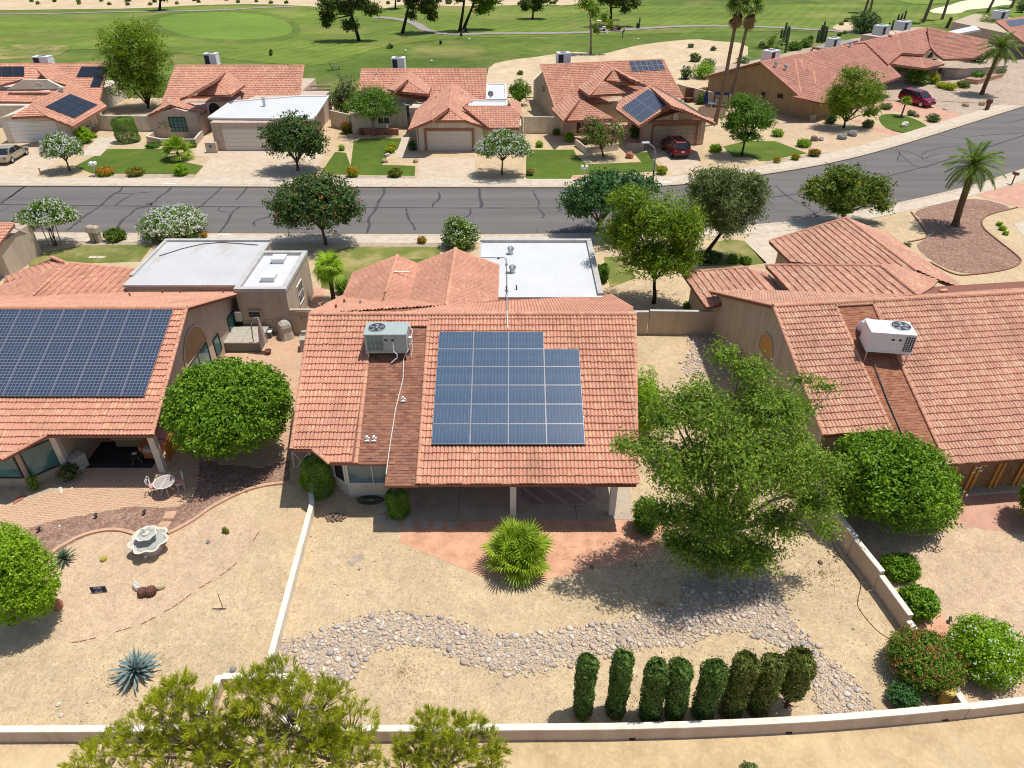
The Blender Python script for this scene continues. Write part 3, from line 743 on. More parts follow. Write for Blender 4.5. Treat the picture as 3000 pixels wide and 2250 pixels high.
sheet('side_walk_base',gp('d',1990,760,2110,760,2090,870,1960,890),M['drive_pink'],.010)
zone('rock_bed',M['bed'],.010,'k',-200,520,0,490,130,430,350,355,560,330,860,365,1060,420,1180,470,1330,490,1560,470,1800,420,2060,385,2330,290,2560,300,2560,520,2300,520,1900,590,1640,660,1400,705,1230,690,1020,640,900,560,780,520,560,530,420,560,320,680,270,750,200,800,-100,740,-250,640,smooth=1)
zone('rock_bed',M['bed'],.014,'l',0,260,60,60,300,20,520,0,560,140,620,230,680,330,780,480,900,600,1070,720,1160,860,1280,960,1100,985,940,985,880,940,860,760,780,620,640,550,520,500,480,430,0,430,smooth=1)
zone('side_rock_bed',M['bed'],.010,'f',20,1065,205,1068,330,1250,360,1327,60,1327,0,1300,60,1160)
zone('right_yard_gravel',M['gravel_pink'],.004,'i',930,830,1790,730,2400,700,2500,1900,1900,1900,1700,1700,1250,1280)
zone('right_terrace',M['drive_pink'],.009,'i',1650,740,2400,690,2400,1060,2212,1035,1740,965,1600,900)
zone('right_orange_dirt',M['salmon'],.007,'l',1520,420,1590,345,1640,290,1760,420,1700,470,1640,520,smooth=1)
zone('pink_dirt_strip',M['gravel_pink'],.009,'l',1800,780,2400,700,2400,870,1850,920)
zone('alley_dirt',M['dirt'],.006,'k',-2500,1200,-900,1185,900,1160,2212,1150,2600,1120,3400,1090,4800,960,4800,2600,-2500,2600)

# ================================================================== NEAR HOUSES
def roof_on(house,planes,mat,fascia='fascia',thick=.14,nind=0,unit=None,far=False,w=.34,c=.37,budget=None):
    """planes: list of lists of convex polygons (local 3D) lying in one plane each"""
    mb = MB()
    for pl in planes:
        for p in pl: mb.slab([Vector(q)-Vector((0,0,.012)) for q in p],thick)
    rf = mb.build('roof',M[fascia],house,world=False)
    unit = unit or (TILE_FAR if far else TILE); used = 0
    for k,pl in enumerate(planes):
        nb = budget[k] if budget else 0
        field(rf,pl,unit,w,c,M[mat],'tile',nb,'roof_tiles',lift=.0)
    return rf
def pl_z(ze,ye,s): return lambda x,y: Vector((x,y,ze+s*(y-ye)))
# ---- the house in the middle of the picture
hm = thing('house','tile-roofed house in the middle with blue solar panels and a brown shingle strip','house',(-2.2,35,0))
def ml(x,y,z): return Vector((x+2.2,y-35,z))
fz = pl_z(2.6,22.65,.405)
F_ = lambda x,y: ml(*fz(x,y))
bz = lambda x,y: ml(x,y,6.03-.405*(y-31.12))
mb = MB()
mb.prism([(-9.2+2.2,30.8-35),(-9.2+2.2,26.-35),(-8.3+2.2,26.-35),(-8.3+2.2,25.23-35),(-7.55+2.2,24.6-35),(-5.0+2.2,24.6-35),(-5.0+2.2,27.2-35),(4.6+2.2,27.2-35),(4.6+2.2,30.8-35)],0,3,[5.7,3.8,3.8,3.45,3.22,3.22,4.2,4.2,5.7])
mb.prism([(-9.2+2.2,30.82-35),(4.6+2.2,30.82-35),(4.6+2.2,39-35),(-9.2+2.2,39-35)],0,3,[5.7,5.7,2.6,2.6])
mb.prism([(-9.4+2.2,39.02-35),(-1.2+2.2,39.02-35),(-1.2+2.2,42.0-35),(-9.4+2.2,42.0-35)],0,2.7)
mb.prism([(-1.18+2.2,38.6-35),(5.2+2.2,38.6-35),(5.2+2.2,46.6-35),(-2.0+2.2,46.6-35),(-2.0+2.2,42.02-35),(-1.18+2.2,42.02-35)],0,2.9)
mb.build('wall',M['stucco_cream'],hm,world=False)
TL = [-9.94,-9.60]
lx = lambda y: -9.94+(31.1-y)*.049
rx = lambda y: 6.05-(31.1-y)*.092
s1,s2 = -6.90,-4.08       # shingle strip between these
planes = [
 [[F_(lx(31.12),31.12),F_(lx(24.15),24.15),F_(-8.63,24.15),F_(-8.7,31.12)],[F_(-8.7,31.12),F_(-8.63,24.15),F_(-7.82,23.55),F_(-6.70,23.55),F_(-6.90,30.4),F_(-6.9,31.12)]],
 [[F_(-6.9,31.12),F_(-6.9,30.4),F_(-4.08,30.4),F_(-4.08,31.12)]],
 [[F_(-4.08,31.12),F_(-3.95,22.6),F_(rx(22.6),22.6),F_(rx(31.12),31.12)]],
 [[bz(-10.1,31.12),bz(-10.6,40.2),bz(-9.0,40.2),bz(-3.6,34.8)],[bz(-10.1,31.12),bz(-3.6,34.8),bz(-.9,39.4),bz(6.24,40.6),bz(6.39,33.6),bz(6.05,31.12)]],
]
gx,gz_ = -3.6,4.5
gA = lambda x,y: ml(x,y,4.5-.41*abs(x-gx))
planes.append([[gA(gx,34.8),gA(gx,42.4),gA(-.85,42.4),gA(-.85,37.55)]])
planes.append([[gA(gx,34.9),gA(gx,42.4),gA(-6.1,42.4),gA(-6.6,37.2)]])
gB = lambda x,y: ml(x,y,4.0-.41*abs(x+7.35))
planes.append([[gB(-7.35,36.05),gB(-7.35,42.5),gB(-5.6,42.5),gB(-6.0,36.9)]])
planes.append([[gB(-7.35,36.05),gB(-7.35,42.5),gB(-10.3,42.5),gB(-10.3,38.9)]])
rfm = roof_on(hm,planes,'tile','fascia',budget=[90,0,210,0,0,0,0,0])
# shingle strip, recessed between the tile fields
ssl = [[F_(-6.88,30.4),F_(-6.68,23.5),F_(-5.38,23.5),F_(-5.38,22.55),F_(-3.96,22.55),F_(-4.09,30.4)]]
d_ = Vector((0,0,.02))
ssa = [[F_(-6.88,30.4)-d_,F_(-6.68,23.5)-d_,F_(-5.38,23.5)-d_,F_(-5.38,30.4)-d_],[F_(-5.38,30.4)-d_,F_(-5.38,22.55)-d_,F_(-3.96,22.55)-d_,F_(-4.09,30.4)-d_]]
sb = MB()
for p in ssa: sb.slab([q-Vector((0,0,.004)) for q in p],.1)
sst = sb.build('shingle_strip',M['fascia'],hm,world=False)
field(sst,ssa,shingle_unit(.30,.145),.30,.145,M['shingle'],'shingle',0,'shingles',.5,.004,tinted=True)
caps(rfm,F_(-9.94,31.12),F_(6.1,31.12),.16,.42,lift=.05)
caps(rfm,gA(gx,42.45),gA(gx,34.9),.15,.42,lift=.05)
caps(rfm,gB(-7.35,42.55),gB(-7.35,37.4),.14,.42,lift=.04)
for a_,b_ in ((F_(lx(24.15),24.15),F_(lx(31.1),31.1)),(F_(-6.72,23.5),F_(-6.88,30.4)),(F_(-3.98,22.6),F_(-4.07,30.5)),(F_(rx(22.6),22.6),F_(rx(31.1),31.1)),(F_(-7.82,23.5),F_(-8.63,24.12))):
    caps(rfm,a_,b_,.11,.37,'verge_tile',.03)
caps(rfm,bz(6.24,40.6),bz(6.39,33.6),.11,.37,'verge_tile',.03)
caps(rfm,gA(-.9,42.42),gA(gx,42.42),.10,.37,'verge_tile',.03); caps(rfm,gA(-6.0,42.42),gA(gx,42.42),.10,.37,'verge_tile',.03)
caps(rfm,gB(-10.3,42.52),gB(-7.35,42.52),.10,.37,'verge_tile',.03); caps(rfm,gB(-10.32,38.9),gB(-10.32,42.5),.10,.37,'verge_tile',.03)
# white flat roof over the garage, parapet on three sides
mb = MB(); fx0,fx1,fy0,fy1 = -2.2,5.48,38.7,47.1
mb.box(fx0+2.2,fy0-35,2.9,fx1+2.2,fy1-35,3.06)
frm = mb.build('flat_roof',M['roof_white'],hm,world=False)
mb = MB(); mb.box(fx0+2.2-.02,fy1-35-.25,3.06,fx1+2.2+.05,fy1-35+.05,3.26); mb.box(fx1+2.2-.28,fy0-35+.2,3.06,fx1+2.2+.05,fy1-35-.25,3.24); mb.box(fx0+2.2-.02,fy0-35+3,3.06,fx0+2.2+.12,fy1-35-.25,3.14)
mb.build('parapet',M['parapet'],hm,world=False)
# bay window, patio posts
window(hm,ml(-6.35,24.6,1.62),2.2,1.5,(1,0,0),(0,-1,0),M['blind'],'white',2,1)
window(hm,ml(-7.92,24.91,1.55),.72,1.45,(.75,-.63,0),(-.63,-.75,0),M['dark'],'white',1,1)
window(hm,ml(-2.2,27.2,1.1),2.4,2.1,(1,0,0),(0,-1,0),M['glass'],'white',2,1,name='patio_door')
window(hm,ml(2.6,27.2,1.3),1.8,1.2,(1,0,0),(0,-1,0),M['glass'],'white',2,1)
for x_ in (.05,4.5):
    MB().box(x_-.14+2.2,23.35-35,0,x_+.14+2.2,23.63-35,2.75).build('patio_post',M['white'],hm,world=False)
MB().box(-5.2+2.2,23.36-35,2.5,5.1+2.2,23.62-35,2.74).build('patio_beam',M['offwhite'],hm,world=False)
# small things on the roof
def pipe_vent(parent,p,h=.35,r=.05,mat='metal',name='vent_pipe'):
    return MB().lathe([(r*1.7,-.05),(r*1.5,.03),(r,.06),(r,h),(r*.7,h)],p,8).build(name,M[mat],parent,world=False)
for p in ((-10.2,34.2),(-8.4,35.3),(-9.2,33.2),(-9.4,35.8)):
    pipe_vent(hm,bz(p[0],p[1]),.3,.06,'metal' if p[0] > -9 else 'fascia')
for x_,y_ in ((-6.35,24.6),(-6.05,24.6),(-4.95,26.5)):
    q = F_(x_,y_); mb = MB(); mb.cbox(q+Vector((0,0,-.02)),(.10,.10,.22)); mb.cbox(q+Vector((0,-.09,-.02)),(.20,.07,.05)); mb.cbox(q+Vector((0,.09,0)),(.20,.07,.05))
    mb.build('conduit_bracket',M['white'],hm,world=False)
pts = [F_(-5.36,23.0)+Vector((0,0,.06)),F_(-5.33,24.2)+Vector((0,0,.06)),F_(-5.25,26.0)+Vector((0,0,.06)),F_(-5.05,27.5)+Vector((0,0,.06)),F_(-5.12,28.6)+Vector((0,0,.06)),F_(-4.9,28.9)+Vector((0,0,.3)),F_(-4.95,29.1)+Vector((0,0,.5))]
MB().tube(pts,.022,6).build('drain_line',M['offwhite'],hm,world=False)
def whirly(parent,p,s=1.0):
    p = Vector(p)
    b = MB().lathe([(.26*s,0),(.24*s,.02),(.20*s,.08),(.20*s,.30)],p,14).build('turbine_vent',M['metal'],parent,world=False)
    mb = MB()
    for k in range(18):
        a,a2 = 2*math.pi*k/18,2*math.pi*(k+.75)/18; vs = []
        for z,r in ((.30,.2),(.40,.27),(.52,.27),(.62,.17),(.66,.05)):
            for t,q in ((a,1.0),(a2,.92)): vs.append(p+Vector((r*s*q*math.cos(t),r*s*q*math.sin(t),z*s)))
        mb.add(vs,[(2*i,2*i+1,2*i+3,2*i+2) for i in range(4)])
    mb.build('vane_drum',M['metal'],b,world=False)
whirly(hm,ml(-.1,45.0,3.06),.82); whirly(hm,ml(.02,42.1,3.06),.82)
for x_,y_ in ((-.35,39.6),(.28,39.7)): pipe_vent(hm,ml(x_,y_,3.06),.3,.04,'black')
MB().tube([ml(-2.2,44.2,3.16),ml(-.55,44.2,3.16),ml(-.38,44.05,3.16),ml(-.34,43,3.16),ml(-.30,39.5,3.16),ml(-.28,36.5,4.0),ml(-.25,31.1,6.25),ml(-.2,30.2,5.78)],.026,6).build('conduit',M['metal'],hm,world=False)
for x_,y_ in ((-.9,44.2),(-.36,43.2),(-.34,42),(-.30,39.4)): MB().cbox(ml(x_,y_,3.06),(.14,.14,.1)).build('conduit_block',M['black'],hm,world=False)
MB().cbox(ml(-6.8,40.1,4.05),(1.1,.12,.04)).build('roof_batten',M['offwhite'],hm,world=False)
# ---- solar arrays
def solar(name,label,o3,ux,uy,cols,pw,ph,mat,frame,lift=.12,skip=(),gap=.012,group=None,cells_off=0,detail=True):
    """o3: top left corner on the roof; ux across, uy down the slope (unit vectors); cols: list of (first row, rows)"""
    ux,uy,o3 = Vector(ux).normalized(),Vector(uy).normalized(),Vector(o3); n = uy.cross(ux).normalized()
    if n.z < 0: n = -n
    root = thing(name,label,'solar panels',o3,0,group)
    fm = bpy.data.meshes.new('frame'); a = .014; t = .04
    mb = MB()
    for x0,y0,x1,y1 in ((0,0,pw,a),(0,ph-a,pw,ph),(0,a,a,ph-a),(pw-a,a,pw,ph-a)): mb.box(x0,y0,0,x1,y1,t)
    fm.from_pydata(mb.v,[],mb.f); fm.materials.append(frame)
    cm = bpy.data.meshes.new('cells'); cm.from_pydata([(a,a,t*.8),(pw-a,a,t*.8),(pw-a,ph-a,t*.8),(a,ph-a,t*.8),(a,a,.003),(pw-a,a,.003),(pw-a,ph-a,.003),(a,ph-a,.003)],[],[(0,1,2,3),(7,6,5,4)]); cm.materials.append(mat)
    for i,(r0,nr) in enumerate(cols):
        for j in range(r0,r0+nr):
            if (i,j) in skip: continue
            p = ux*(i*(pw+gap))+uy*(j*(ph+gap))+n*lift
            f = bpy.data.objects.new('solar_panel',fm); link(f,root)
            hand = ux.cross(uy).dot(n) > 0; vy = uy if hand else -uy
            if not hand: p = p+uy*ph
            f.matrix_local = Matrix(((ux.x,vy.x,n.x,p.x),(ux.y,vy.y,n.y,p.y),(ux.z,vy.z,n.z,p.z),(0,0,0,1)))
            c = bpy.data.objects.new('cell_sheet',cm); link(c,f)
    if detail:
        mb = MB()
        for j in (3,5):
            if j < max(r0+nr for r0,nr in cols):
                p = uy*(j*(ph+gap)-ph*.4)+n*(lift*.45); mb.bar(p-ux*.05,p+ux*(len(cols)*(pw+gap)+.03),.04,lift*.8,n)
        mb.build('mounting_rail',M['metal'],root,world=False)
        mb = MB(); r1 = max(r0+nr for r0,nr in cols); p = uy*(r1*(ph+gap)+.0)+n*(lift*.5)
        mb.bar(p,p+ux*(len(cols)*(pw+gap)-gap),.015,lift*.95,n).build('front_skirt',M['black'],root,world=False)
    return root
sv = (0,-1,-.405)
solar('solar_array','blue solar array of four columns with the right-hand column one panel shorter',fz(-3.50,30.0),(1,0,0),sv,[(0,6),(0,6),(0,6),(1,5)],1.66,1.015,M['cell_poly'],M['panel_frame'],.16)
# ---- roof-top air conditioners
M['ac_green'] = plain('grey_green_enamel',lin(.36,.42,.40),.45,.4,0,.04)
M['ac_white'] = plain('white_enamel',lin(.68,.69,.70),.4,.4,0,.03)
M['ac_tan'] = plain('beige_enamel',lin(.52,.49,.43),.45,.4,0,.04)
def ac_unit(label,loc,rot,size,mat,slope=.405,duct=None,coil='front',group='rooftop air conditioners',detail=True,fan=(0,0),legs=.35):
    """a packaged cooling unit on legs; its top fan is a ring, a grille and blades"""
    L,W,Ht = size; r = thing('air_conditioner',label,'air conditioner',loc,rot,group)
    z0 = legs
    mb = MB(); mb.cbox((0,0,z0),(L,W,Ht*.94)); mb.cbox((0,0,z0+Ht*.94),(L+.05,W+.05,Ht*.06)); mb.cbox((0,0,z0-.06),(L+.04,W+.04,.06))
    mb.build('cabinet',M[mat],r,world=False)
    mb = MB()
    for sx in (-1,1):
        for sy in (-1,1):
            x,y = sx*(L/2-.08),sy*(W/2-.06); mb.bar((x,y,z0-.06),(x,y,y*slope-.1),.05)
    mb.build('stand',M['metal'],r,world=False)
    fr = min(L,W)*.36
    ring = MB()
    ring.tube([(fan[0]+fr*math.cos(t*math.pi/10),fan[1]+fr*math.sin(t*math.pi/10),z0+Ht+.02) for t in range(21)],.022,5)
    g = ring.build('fan_guard',M[mat],r,world=False)
    MB().lathe([(fr*.97,0),(fr*.97,.006)],(fan[0],fan[1],z0+Ht+.002),20).build('fan_well',M['black'],g,world=False)
    mb = MB()
    for k in range(5):
        a = 2*math.pi*k/5; c,s_ = math.cos(a),math.sin(a); c2,s2_ = math.cos(a+.7),math.sin(a+.7)
        mb.add([(fan[0]+.06*c,fan[1]+.06*s_,z0+Ht+.02),(fan[0]+fr*.85*c,fan[1]+fr*.85*s_,z0+Ht+.014),(fan[0]+fr*.85*c2,fan[1]+fr*.85*s2_,z0+Ht+.03)],[(0,1,2)])
    mb.lathe([(.07,0),(.07,.03),(.03,.045)],(fan[0],fan[1],z0+Ht+.015),8)
    for k in range(8):
        a = math.pi*k/8; mb.bar((fan[0]-fr*math.cos(a),fan[1]-fr*math.sin(a),z0+Ht+.05),(fan[0]+fr*math.cos(a),fan[1]+fr*math.sin(a),z0+Ht+.05),.008)
    mb.build('fan',M['metal'],g,world=False)
    if coil:
        mb = MB(); x0,x1 = (-L*.44,-L*.06) if coil == 'front' else (L*.28,L*.5)
        mb.box(x0,-W/2-.012,z0+Ht*.08,x1,-W/2-.002,z0+Ht*.88)
        if coil == 'corner': mb.box(L/2+.002,-W*.45,z0+Ht*.08,L/2+.012,W*.45,z0+Ht*.88)
        cb = mb.build('coil',M['glass_teal' if mat == 'ac_green' else 'black'],r,world=False)
        if detail:
            mb = MB()
            for k in range(5): x = x0+(x1-x0)*k/4; mb.bar((x,-W/2-.02,z0+Ht*.08),(x,-W/2-.02,z0+Ht*.88),.018)
            for k in range(9): z = z0+Ht*(.08+.8*k/8); mb.bar((x0,-W/2-.02,z),(x1,-W/2-.02,z),.012)
            mb.build('coil_grille',M[mat],cb,world=False)
    if detail:
        for k,(x,z) in enumerate(((.12*L,.5),(.36*L,.5))):
            MB().box(x-.1*L,-W/2-.008,z0+Ht*.1,x+.1*L,-W/2-.001,z0+Ht*.86).build('access_panel',M[mat],r,world=False)
        for x in (-.02,.14): MB().box(x*L,-W/2-.014,z0+Ht*.62,x*L+.14,-W/2-.009,z0+Ht*.72).build('data_plate',M['black'],r,world=False)
    if duct:
        mb = MB(); mb.tube([(duct*L*.3,W*.5,z0+Ht*.55),(duct*L*.34,W*.5+.35,z0+Ht*.5),(duct*L*.36,W*.5+.7,z0+Ht*.1),(duct*L*.36,W*.5+.8,.1)],.34,12)
        mb.build('duct_elbow',M[mat],r,world=False)
    return r
q = fz(-5.80,29.1)
acm = ac_unit('grey-green air conditioner on the shingle strip of the middle house',(-5.88,29.15,q.z),0,(1.95,1.12,.95),'ac_green',fan=(-.45,.05),legs=.24)
MB().tube([(1.0,.3,1.2),(1.2,.1,1.0),(1.12,-.2,.7),(1.2,-.3,.3),(1.1,-.5,-.1)],.022,6).build('conduit',M['white'],acm,world=False)
MB().cbox((1.1,-.1,.5),(.16,.2,.28)).build('disconnect_box',M['offwhite'],acm,world=False)
MB().tube([(.35,-.6,.78),(.35,-.68,.35),(.5,-.7,.2),(.5,-.72,.02),(.2,-.8,-.22)],.026,6).build('drain_line',M['white'],acm,world=False)

# ---- the house on the left
hl = thing('house','tile-roofed house with dark solar panels and a stained white flat roof, at left','house',(-22,36,0))
LO = Vector((-22,36,0))
def W_(o): return lambda x,y,z: Vector((x-o.x,y-o.y,z))
ll = W_(LO)
KL = .983                       # the left eave stands a little higher than the middle one
lf = pl_z(2.95,25.47,.405)
Lf = lambda x,y: lf(x,y)-LO
ry = 32.34; rz = lf(0,ry).z
Lb = lambda x,y: ll(x,y,rz-.405*(y-ry))
vx = lambda y: -16.30-.044*(y-25.47)
planes = [
 [[Lf(vx(25.46),25.46),Lf(-21.08,25.46),Lf(-21.08,ry),Lf(vx(ry),ry)],[Lf(-21.08,25.46),Lf(-22.6,24.33),Lf(-22.6,ry),Lf(-21.08,ry)],[Lf(-22.6,24.33),Lf(-30,24.33),Lf(-30,ry),Lf(-22.6,ry)]],
 [[Lb(-16.6,ry),Lb(-17.0,40.3),Lb(-24.0,39.9),Lb(-31,37.2),Lb(-31,ry)]],
]
# hip roof behind: one slope towards us (courses level), one towards the left
hp_a,hp_b,hp_c,hp_d = ll(-28.2,41.9,3.75),ll(-23.9,42.5,3.75),ll(-23.7,38.9,2.9),ll(-28.0,36.9,3.85)
hz = lambda x,y: ll(x,y,3.75-.30*(x+28.1))
planes.append([[hz(-28.2,41.9),hz(-24.3,43.3),hz(-24.2,39.6),hz(-28.0,36.9)]])
planes.append([[hp_a,ll(-28.0,37.0,3.75),ll(-33,37.0,2.2),ll(-33.0,41.9,2.2)]])
planes.append([[ll(-28.2,41.95,3.75),ll(-29.8,42.9,3.7),ll(-33.4,43.0,2.3),ll(-33.0,42,2.3)]])
rfl = roof_on(hl,planes,'tile','fascia',budget=[290,0,0,0,0])
caps(rfl,Lf(-30,ry),Lf(-16.6,ry),.16,.42,lift=.05)
caps(rfl,Lf(vx(25.46),25.46),Lf(vx(ry),ry),.11,.37,'verge_tile',.03)
caps(rfl,Lb(-17.0,40.3),Lb(-16.6,ry),.11,.37,'verge_tile',.03)
caps(rfl,Lf(-22.6,24.33),Lf(-21.08,25.46),.10,.37,'verge_tile',.02)
caps(rfl,ll(-28.0,37.0,3.8),hp_a,.14,.42,lift=.05); caps(rfl,hz(-24.3,43.3),hz(-28.2,41.9),.14,.42,lift=.05); caps(rfl,hp_a,ll(-29.8,42.9,3.75),.14,.42,lift=.03)
mb = MB()
wl = lambda pts,z0,z1,zt=None: mb.prism([(x+22,y-36) for x,y in pts],z0,z1,zt)
wl([(-30,25.3),(-22.8,25.3),(-21.63,26.44),(-21.4,26.8),(-21.4,29.6),(-17.5,29.6),(-17.5,32.9),(-30,32.9)],0,3,[2.6,2.6,3.0,3.1,4.3,4.3,5.4,5.4])
wl([(-17.5,32.92),(-17.5,40.4),(-30,40.4),(-30,32.92)],0,3,[5.35,2.3,2.3,5.35])
wl([(-24.2,40.42),(-17.02,40.42),(-17.02,47.2),(-24.2,47.2)],0,2.9)
wl([(-32,40.42),(-24.22,40.42),(-24.22,42.6),(-32,42.6)],0,2.1)
wl([(-17.0,39.5),(-13.9,39.5),(-13.9,45.1),(-17.0,45.1)],0,3.0)
mb.build('wall',M['stucco_grey'],hl,world=False)
mb = MB(); mb.box(-24.25+22,40.3-36,2.92,-16.95+22,47.25-36,3.06)
frl = mb.build('flat_roof',M['roof_stained'],hl,world=False)
mb = MB(); mb.box(-24.35+22,47.0-36,3.06,-16.95+22,47.3-36,3.2); mb.box(-24.35+22,41.5-36,3.06,-24.12+22,47.0-36,3.18)
mb.build('parapet',M['parapet'],hl,world=False)
MB().box(-16.9+22,39.6-36,2.9,-14.0+22,45.0-36,3.02).build('flat_roof',M['roof_white'],hl,world=False)
mb = MB(); a_,b_,c_,d2 = -17.05+22,-13.85+22,39.45-36,45.15-36
mb.box(a_,c_,3.0,b_,c_+.32,3.24); mb.box(a_,d2-.32,3.0,b_,d2,3.24); mb.box(a_,c_+.32,3.0,a_+.32,d2-.32,3.24); mb.box(b_-.32,c_+.32,3.0,b_,d2-.32,3.24)
mb.build('parapet',M['parapet'],hl,world=False)
for x_,y_ in ((-15.45,43.9),(-15.35,41.2)): MB().cbox(ll(x_,y_,3.02),(.8,.75,.3)).cbox(ll(x_,y_,3.32),(.9,.85,.04)).build('roof_hatch',M['white'],hl,world=False)
MB().tube([ll(-23.7,44.6,3.1),ll(-22.6,45.8,3.1),ll(-21.5,46.6,3.1),ll(-20.3,46.85,3.1),ll(-19.2,46.7,3.1),ll(-17.6,46.4,3.1)],.025,5).build('cable',M['black'],hl,world=False)
for x_,y_ in ((-20.4,39.5),(-21.3,39.2),(-22.4,37.6),(-17.7,39.4)): pipe_vent(hl,Lb(x_,y_),.3,.05,'fascia')
out = (1,0,0)
window(hl,ll(-17.5,39.05,.95),1.0,1.35,(0,1,0),out,M['glass_teal'],'black',1,1,.06)
window(hl,ll(-17.5,36.4,1.1),.8,.95,(0,1,0),out,M['glass_teal'],'black',1,1,.06)
window(hl,ll(-17.5,33.8,1.35),2.6,1.4,(0,1,0),out,M['glass_teal'],'black',2,1,.06)
arch_window(hl,ll(-17.5,33.75,2.2),2.9,1.3,(0,1,0),out,M['stucco_brown'],'stucco_tan','arch_recess')
window(hl,ll(-13.9,42.2,1.6),1.15,1.25,(0,1,0),out,M['glass'],'white',3,2,.05)
MB().box(-16.5+22,39.36-36,1.25,-15.65+22,39.498-36,1.75).build('wall_vent',M['stucco_tan'],hl,world=False)
MB().box(-16.42+22,39.34-36,1.32,-15.73+22,39.358-36,1.68).build('vent_grille',M['black'],hl,world=False)
MB().box(-17.3+22,39.28-36,1.05,-16.9+22,39.49-36,1.7).build('meter_box',M['ac_tan'],hl,world=False)
window(hl,ll(-23.7,25.3,1.2),1.5,1.2,(1,0,0),(0,-1,0),M['glass_teal'],'black',1,1,.06)
window(hl,ll(-22.2,25.88,1.25),1.25,1.45,(.71,.71,0),(.71,-.71,0),M['glass_teal'],'black',1,1,.06)
window(hl,ll(-20.2,29.6,1.2),1.9,2.1,(1,0,0),(0,-1,0),M['glass'],'white',2,1,.06,name='patio_door')
for x_ in (-16.95,-21.55): MB().cbox(ll(x_,26.4,0),(.30,.30,3.15)).build('patio_post',M['offwhite'],hl,world=False)
MB().box(-21.4+22,26.28-36,2.9,-16.8+22,26.52-36,3.12).build('patio_beam',M['offwhite'],hl,world=False)
solar('solar_array','dark solar array with fine white grid lines, three rows covering the left house roof',lf(-17.15,32.13),(-1,.0,0),sv,[(0,3)]*10,1.092,1.728,M['cell_mono'],M['panel_frame'],.16)
# ---- the house on the right, turned about six degrees
PH = math.radians(6.43)
hr = thing('house','tile-roofed house with an orange shingle strip and wooden lattice, at right','house',(13.2,32.04,0),PH)
V3 = lambda x,y,z: Vector((x,y,z))
Rf = lambda x,y: V3(x,y,6.0+.405*y)
Rb = lambda x,y: V3(x,y,6.0-.405*y)
planes = [
 [[Rf(0,0),Rf(-.05,-6.95),Rf(3.15,-6.95),Rf(3.2,0)]],
 [[Rf(5.2,0),Rf(4.95,-8.7),Rf(17,-8.7),Rf(17,0)]],
 [[Rf(3.2,-.25),Rf(5.2,-.25),Rf(5.2,0),Rf(3.2,0)]],
 [[Rb(0,0),Rb(0,7.9),Rb(3.0,6.4),Rb(8.4,.7)],[Rb(0,0),Rb(8.4,.7),Rb(11.5,4.6),Rb(20,5),Rb(20,0)]],
]
g2 = lambda x,y: V3(x,y,5.72-.40*abs(x-8.3))
planes.append([[g2(8.3,.72),g2(8.3,4.4),g2(3.75,8.9),g2(3.75,5.2)]])
planes.append([[g2(8.3,.72),g2(8.3,4.4),g2(10.2,6.0),g2(13.6,6.2),g2(11.8,4.2)]])
g1 = lambda x,y: V3(x,y,3.45-.36*abs(x-2.95))
planes.append([[g1(2.95,6.35),g1(2.95,9.6),g1(-.5,11.9),g1(-.5,6.9)]])
planes.append([[g1(2.95,6.35),g1(2.95,9.6),g1(4.6,9.6),g1(4.6,5.4)]])
g3 = lambda x,y: V3(x,y,4.35-.40*abs(x-12.0))
planes.append([[g3(12,6.2),g3(12,14.8),g3(7.2,15.8),g3(7.2,12.2)]])
planes.append([[g3(12,6.2),g3(12,14.8),g3(15.7,14.8),g3(15.7,6.0)]])
rfr = roof_on(hr,planes,'tile_buff','fascia',budget=[100,195,0,0,0,0,0,0,0,0],unit=TILE)
sh = [[Rf(3.22,-.26)-d_,Rf(3.17,-8.7)-d_,Rf(4.93,-8.7)-d_,Rf(5.18,-.26)-d_]]
st2 = MB().slab([q-Vector((0,0,.004)) for q in sh[0]],.1).build('shingle_strip',M['fascia'],hr,world=False)
field(st2,sh,shingle_unit(.30,.145),.30,.145,M['shingle_orange'],'shingle',0,'shingles',.5,.004,tinted=True)
caps(rfr,Rf(17,0),Rf(0,0),.16,.42,lift=.05)
for p,q in ((Rf(-.05,-6.95),Rf(0,0)),(Rf(3.13,-6.9),Rf(3.18,-.3)),(Rf(4.97,-8.7),Rf(5.22,-.3)),(Rb(0,7.9),Rb(0,0))): caps(rfr,p,q,.11,.37,'verge_tile',.03)
for p,q in ((g2(8.3,4.4),g2(8.3,.72)),(g1(2.95,9.6),g1(2.95,6.35)),(g3(12,14.8),g3(12,6.2)),(g2(8.3,4.4),g2(3.75,8.9)),(g1(2.95,9.6),g1(-.5,11.9)),(g3(12,14.8),g3(7.2,15.8))): caps(rfr,p,q,.14,.42,lift=.05)
caps(rfr,g3(12,14.85),g3(15.7,14.85),.1,.37,'verge_tile',.03)
mb = MB()
mb.prism([(.35,-6.3),(3.3,-6.3),(3.3,-7.9),(17,-7.9),(17,0),(.35,0)],0,3,[3.3,3.3,2.65,2.65,5.8,5.8])
mb.prism([(.35,.02),(17,.02),(17,5),(11,4.9),(3,6.3),(.35,7.4)],0,3,[5.8,5.8,3.8,3.8,3.2,2.85])
mb.prism([(0.0,7.42),(3,6.32),(4,9.2),(0.0,11.2)],0,2.2); mb.prism([(4.1,6.3),(12.5,5.2),(12.5,9.5),(4.1,9.0)],0,3.3); mb.prism([(7.7,9.52),(15.2,9.52),(15.2,14.5),(7.7,15.2)],0,2.4)
mb.build('wall',M['stucco_tan'],hr,world=False)
arch_window(hr,V3(.35,.4,2.9),1.5,1.15,(0,1,0),(-1,0,0),M['beam'],'stucco_tan')
mb = MB();
for k in range(7): mb.bar((.15,2.0+k*.3,0.05),(.15,2.0+k*.3,1.9-.22*abs(k-2)),.03)
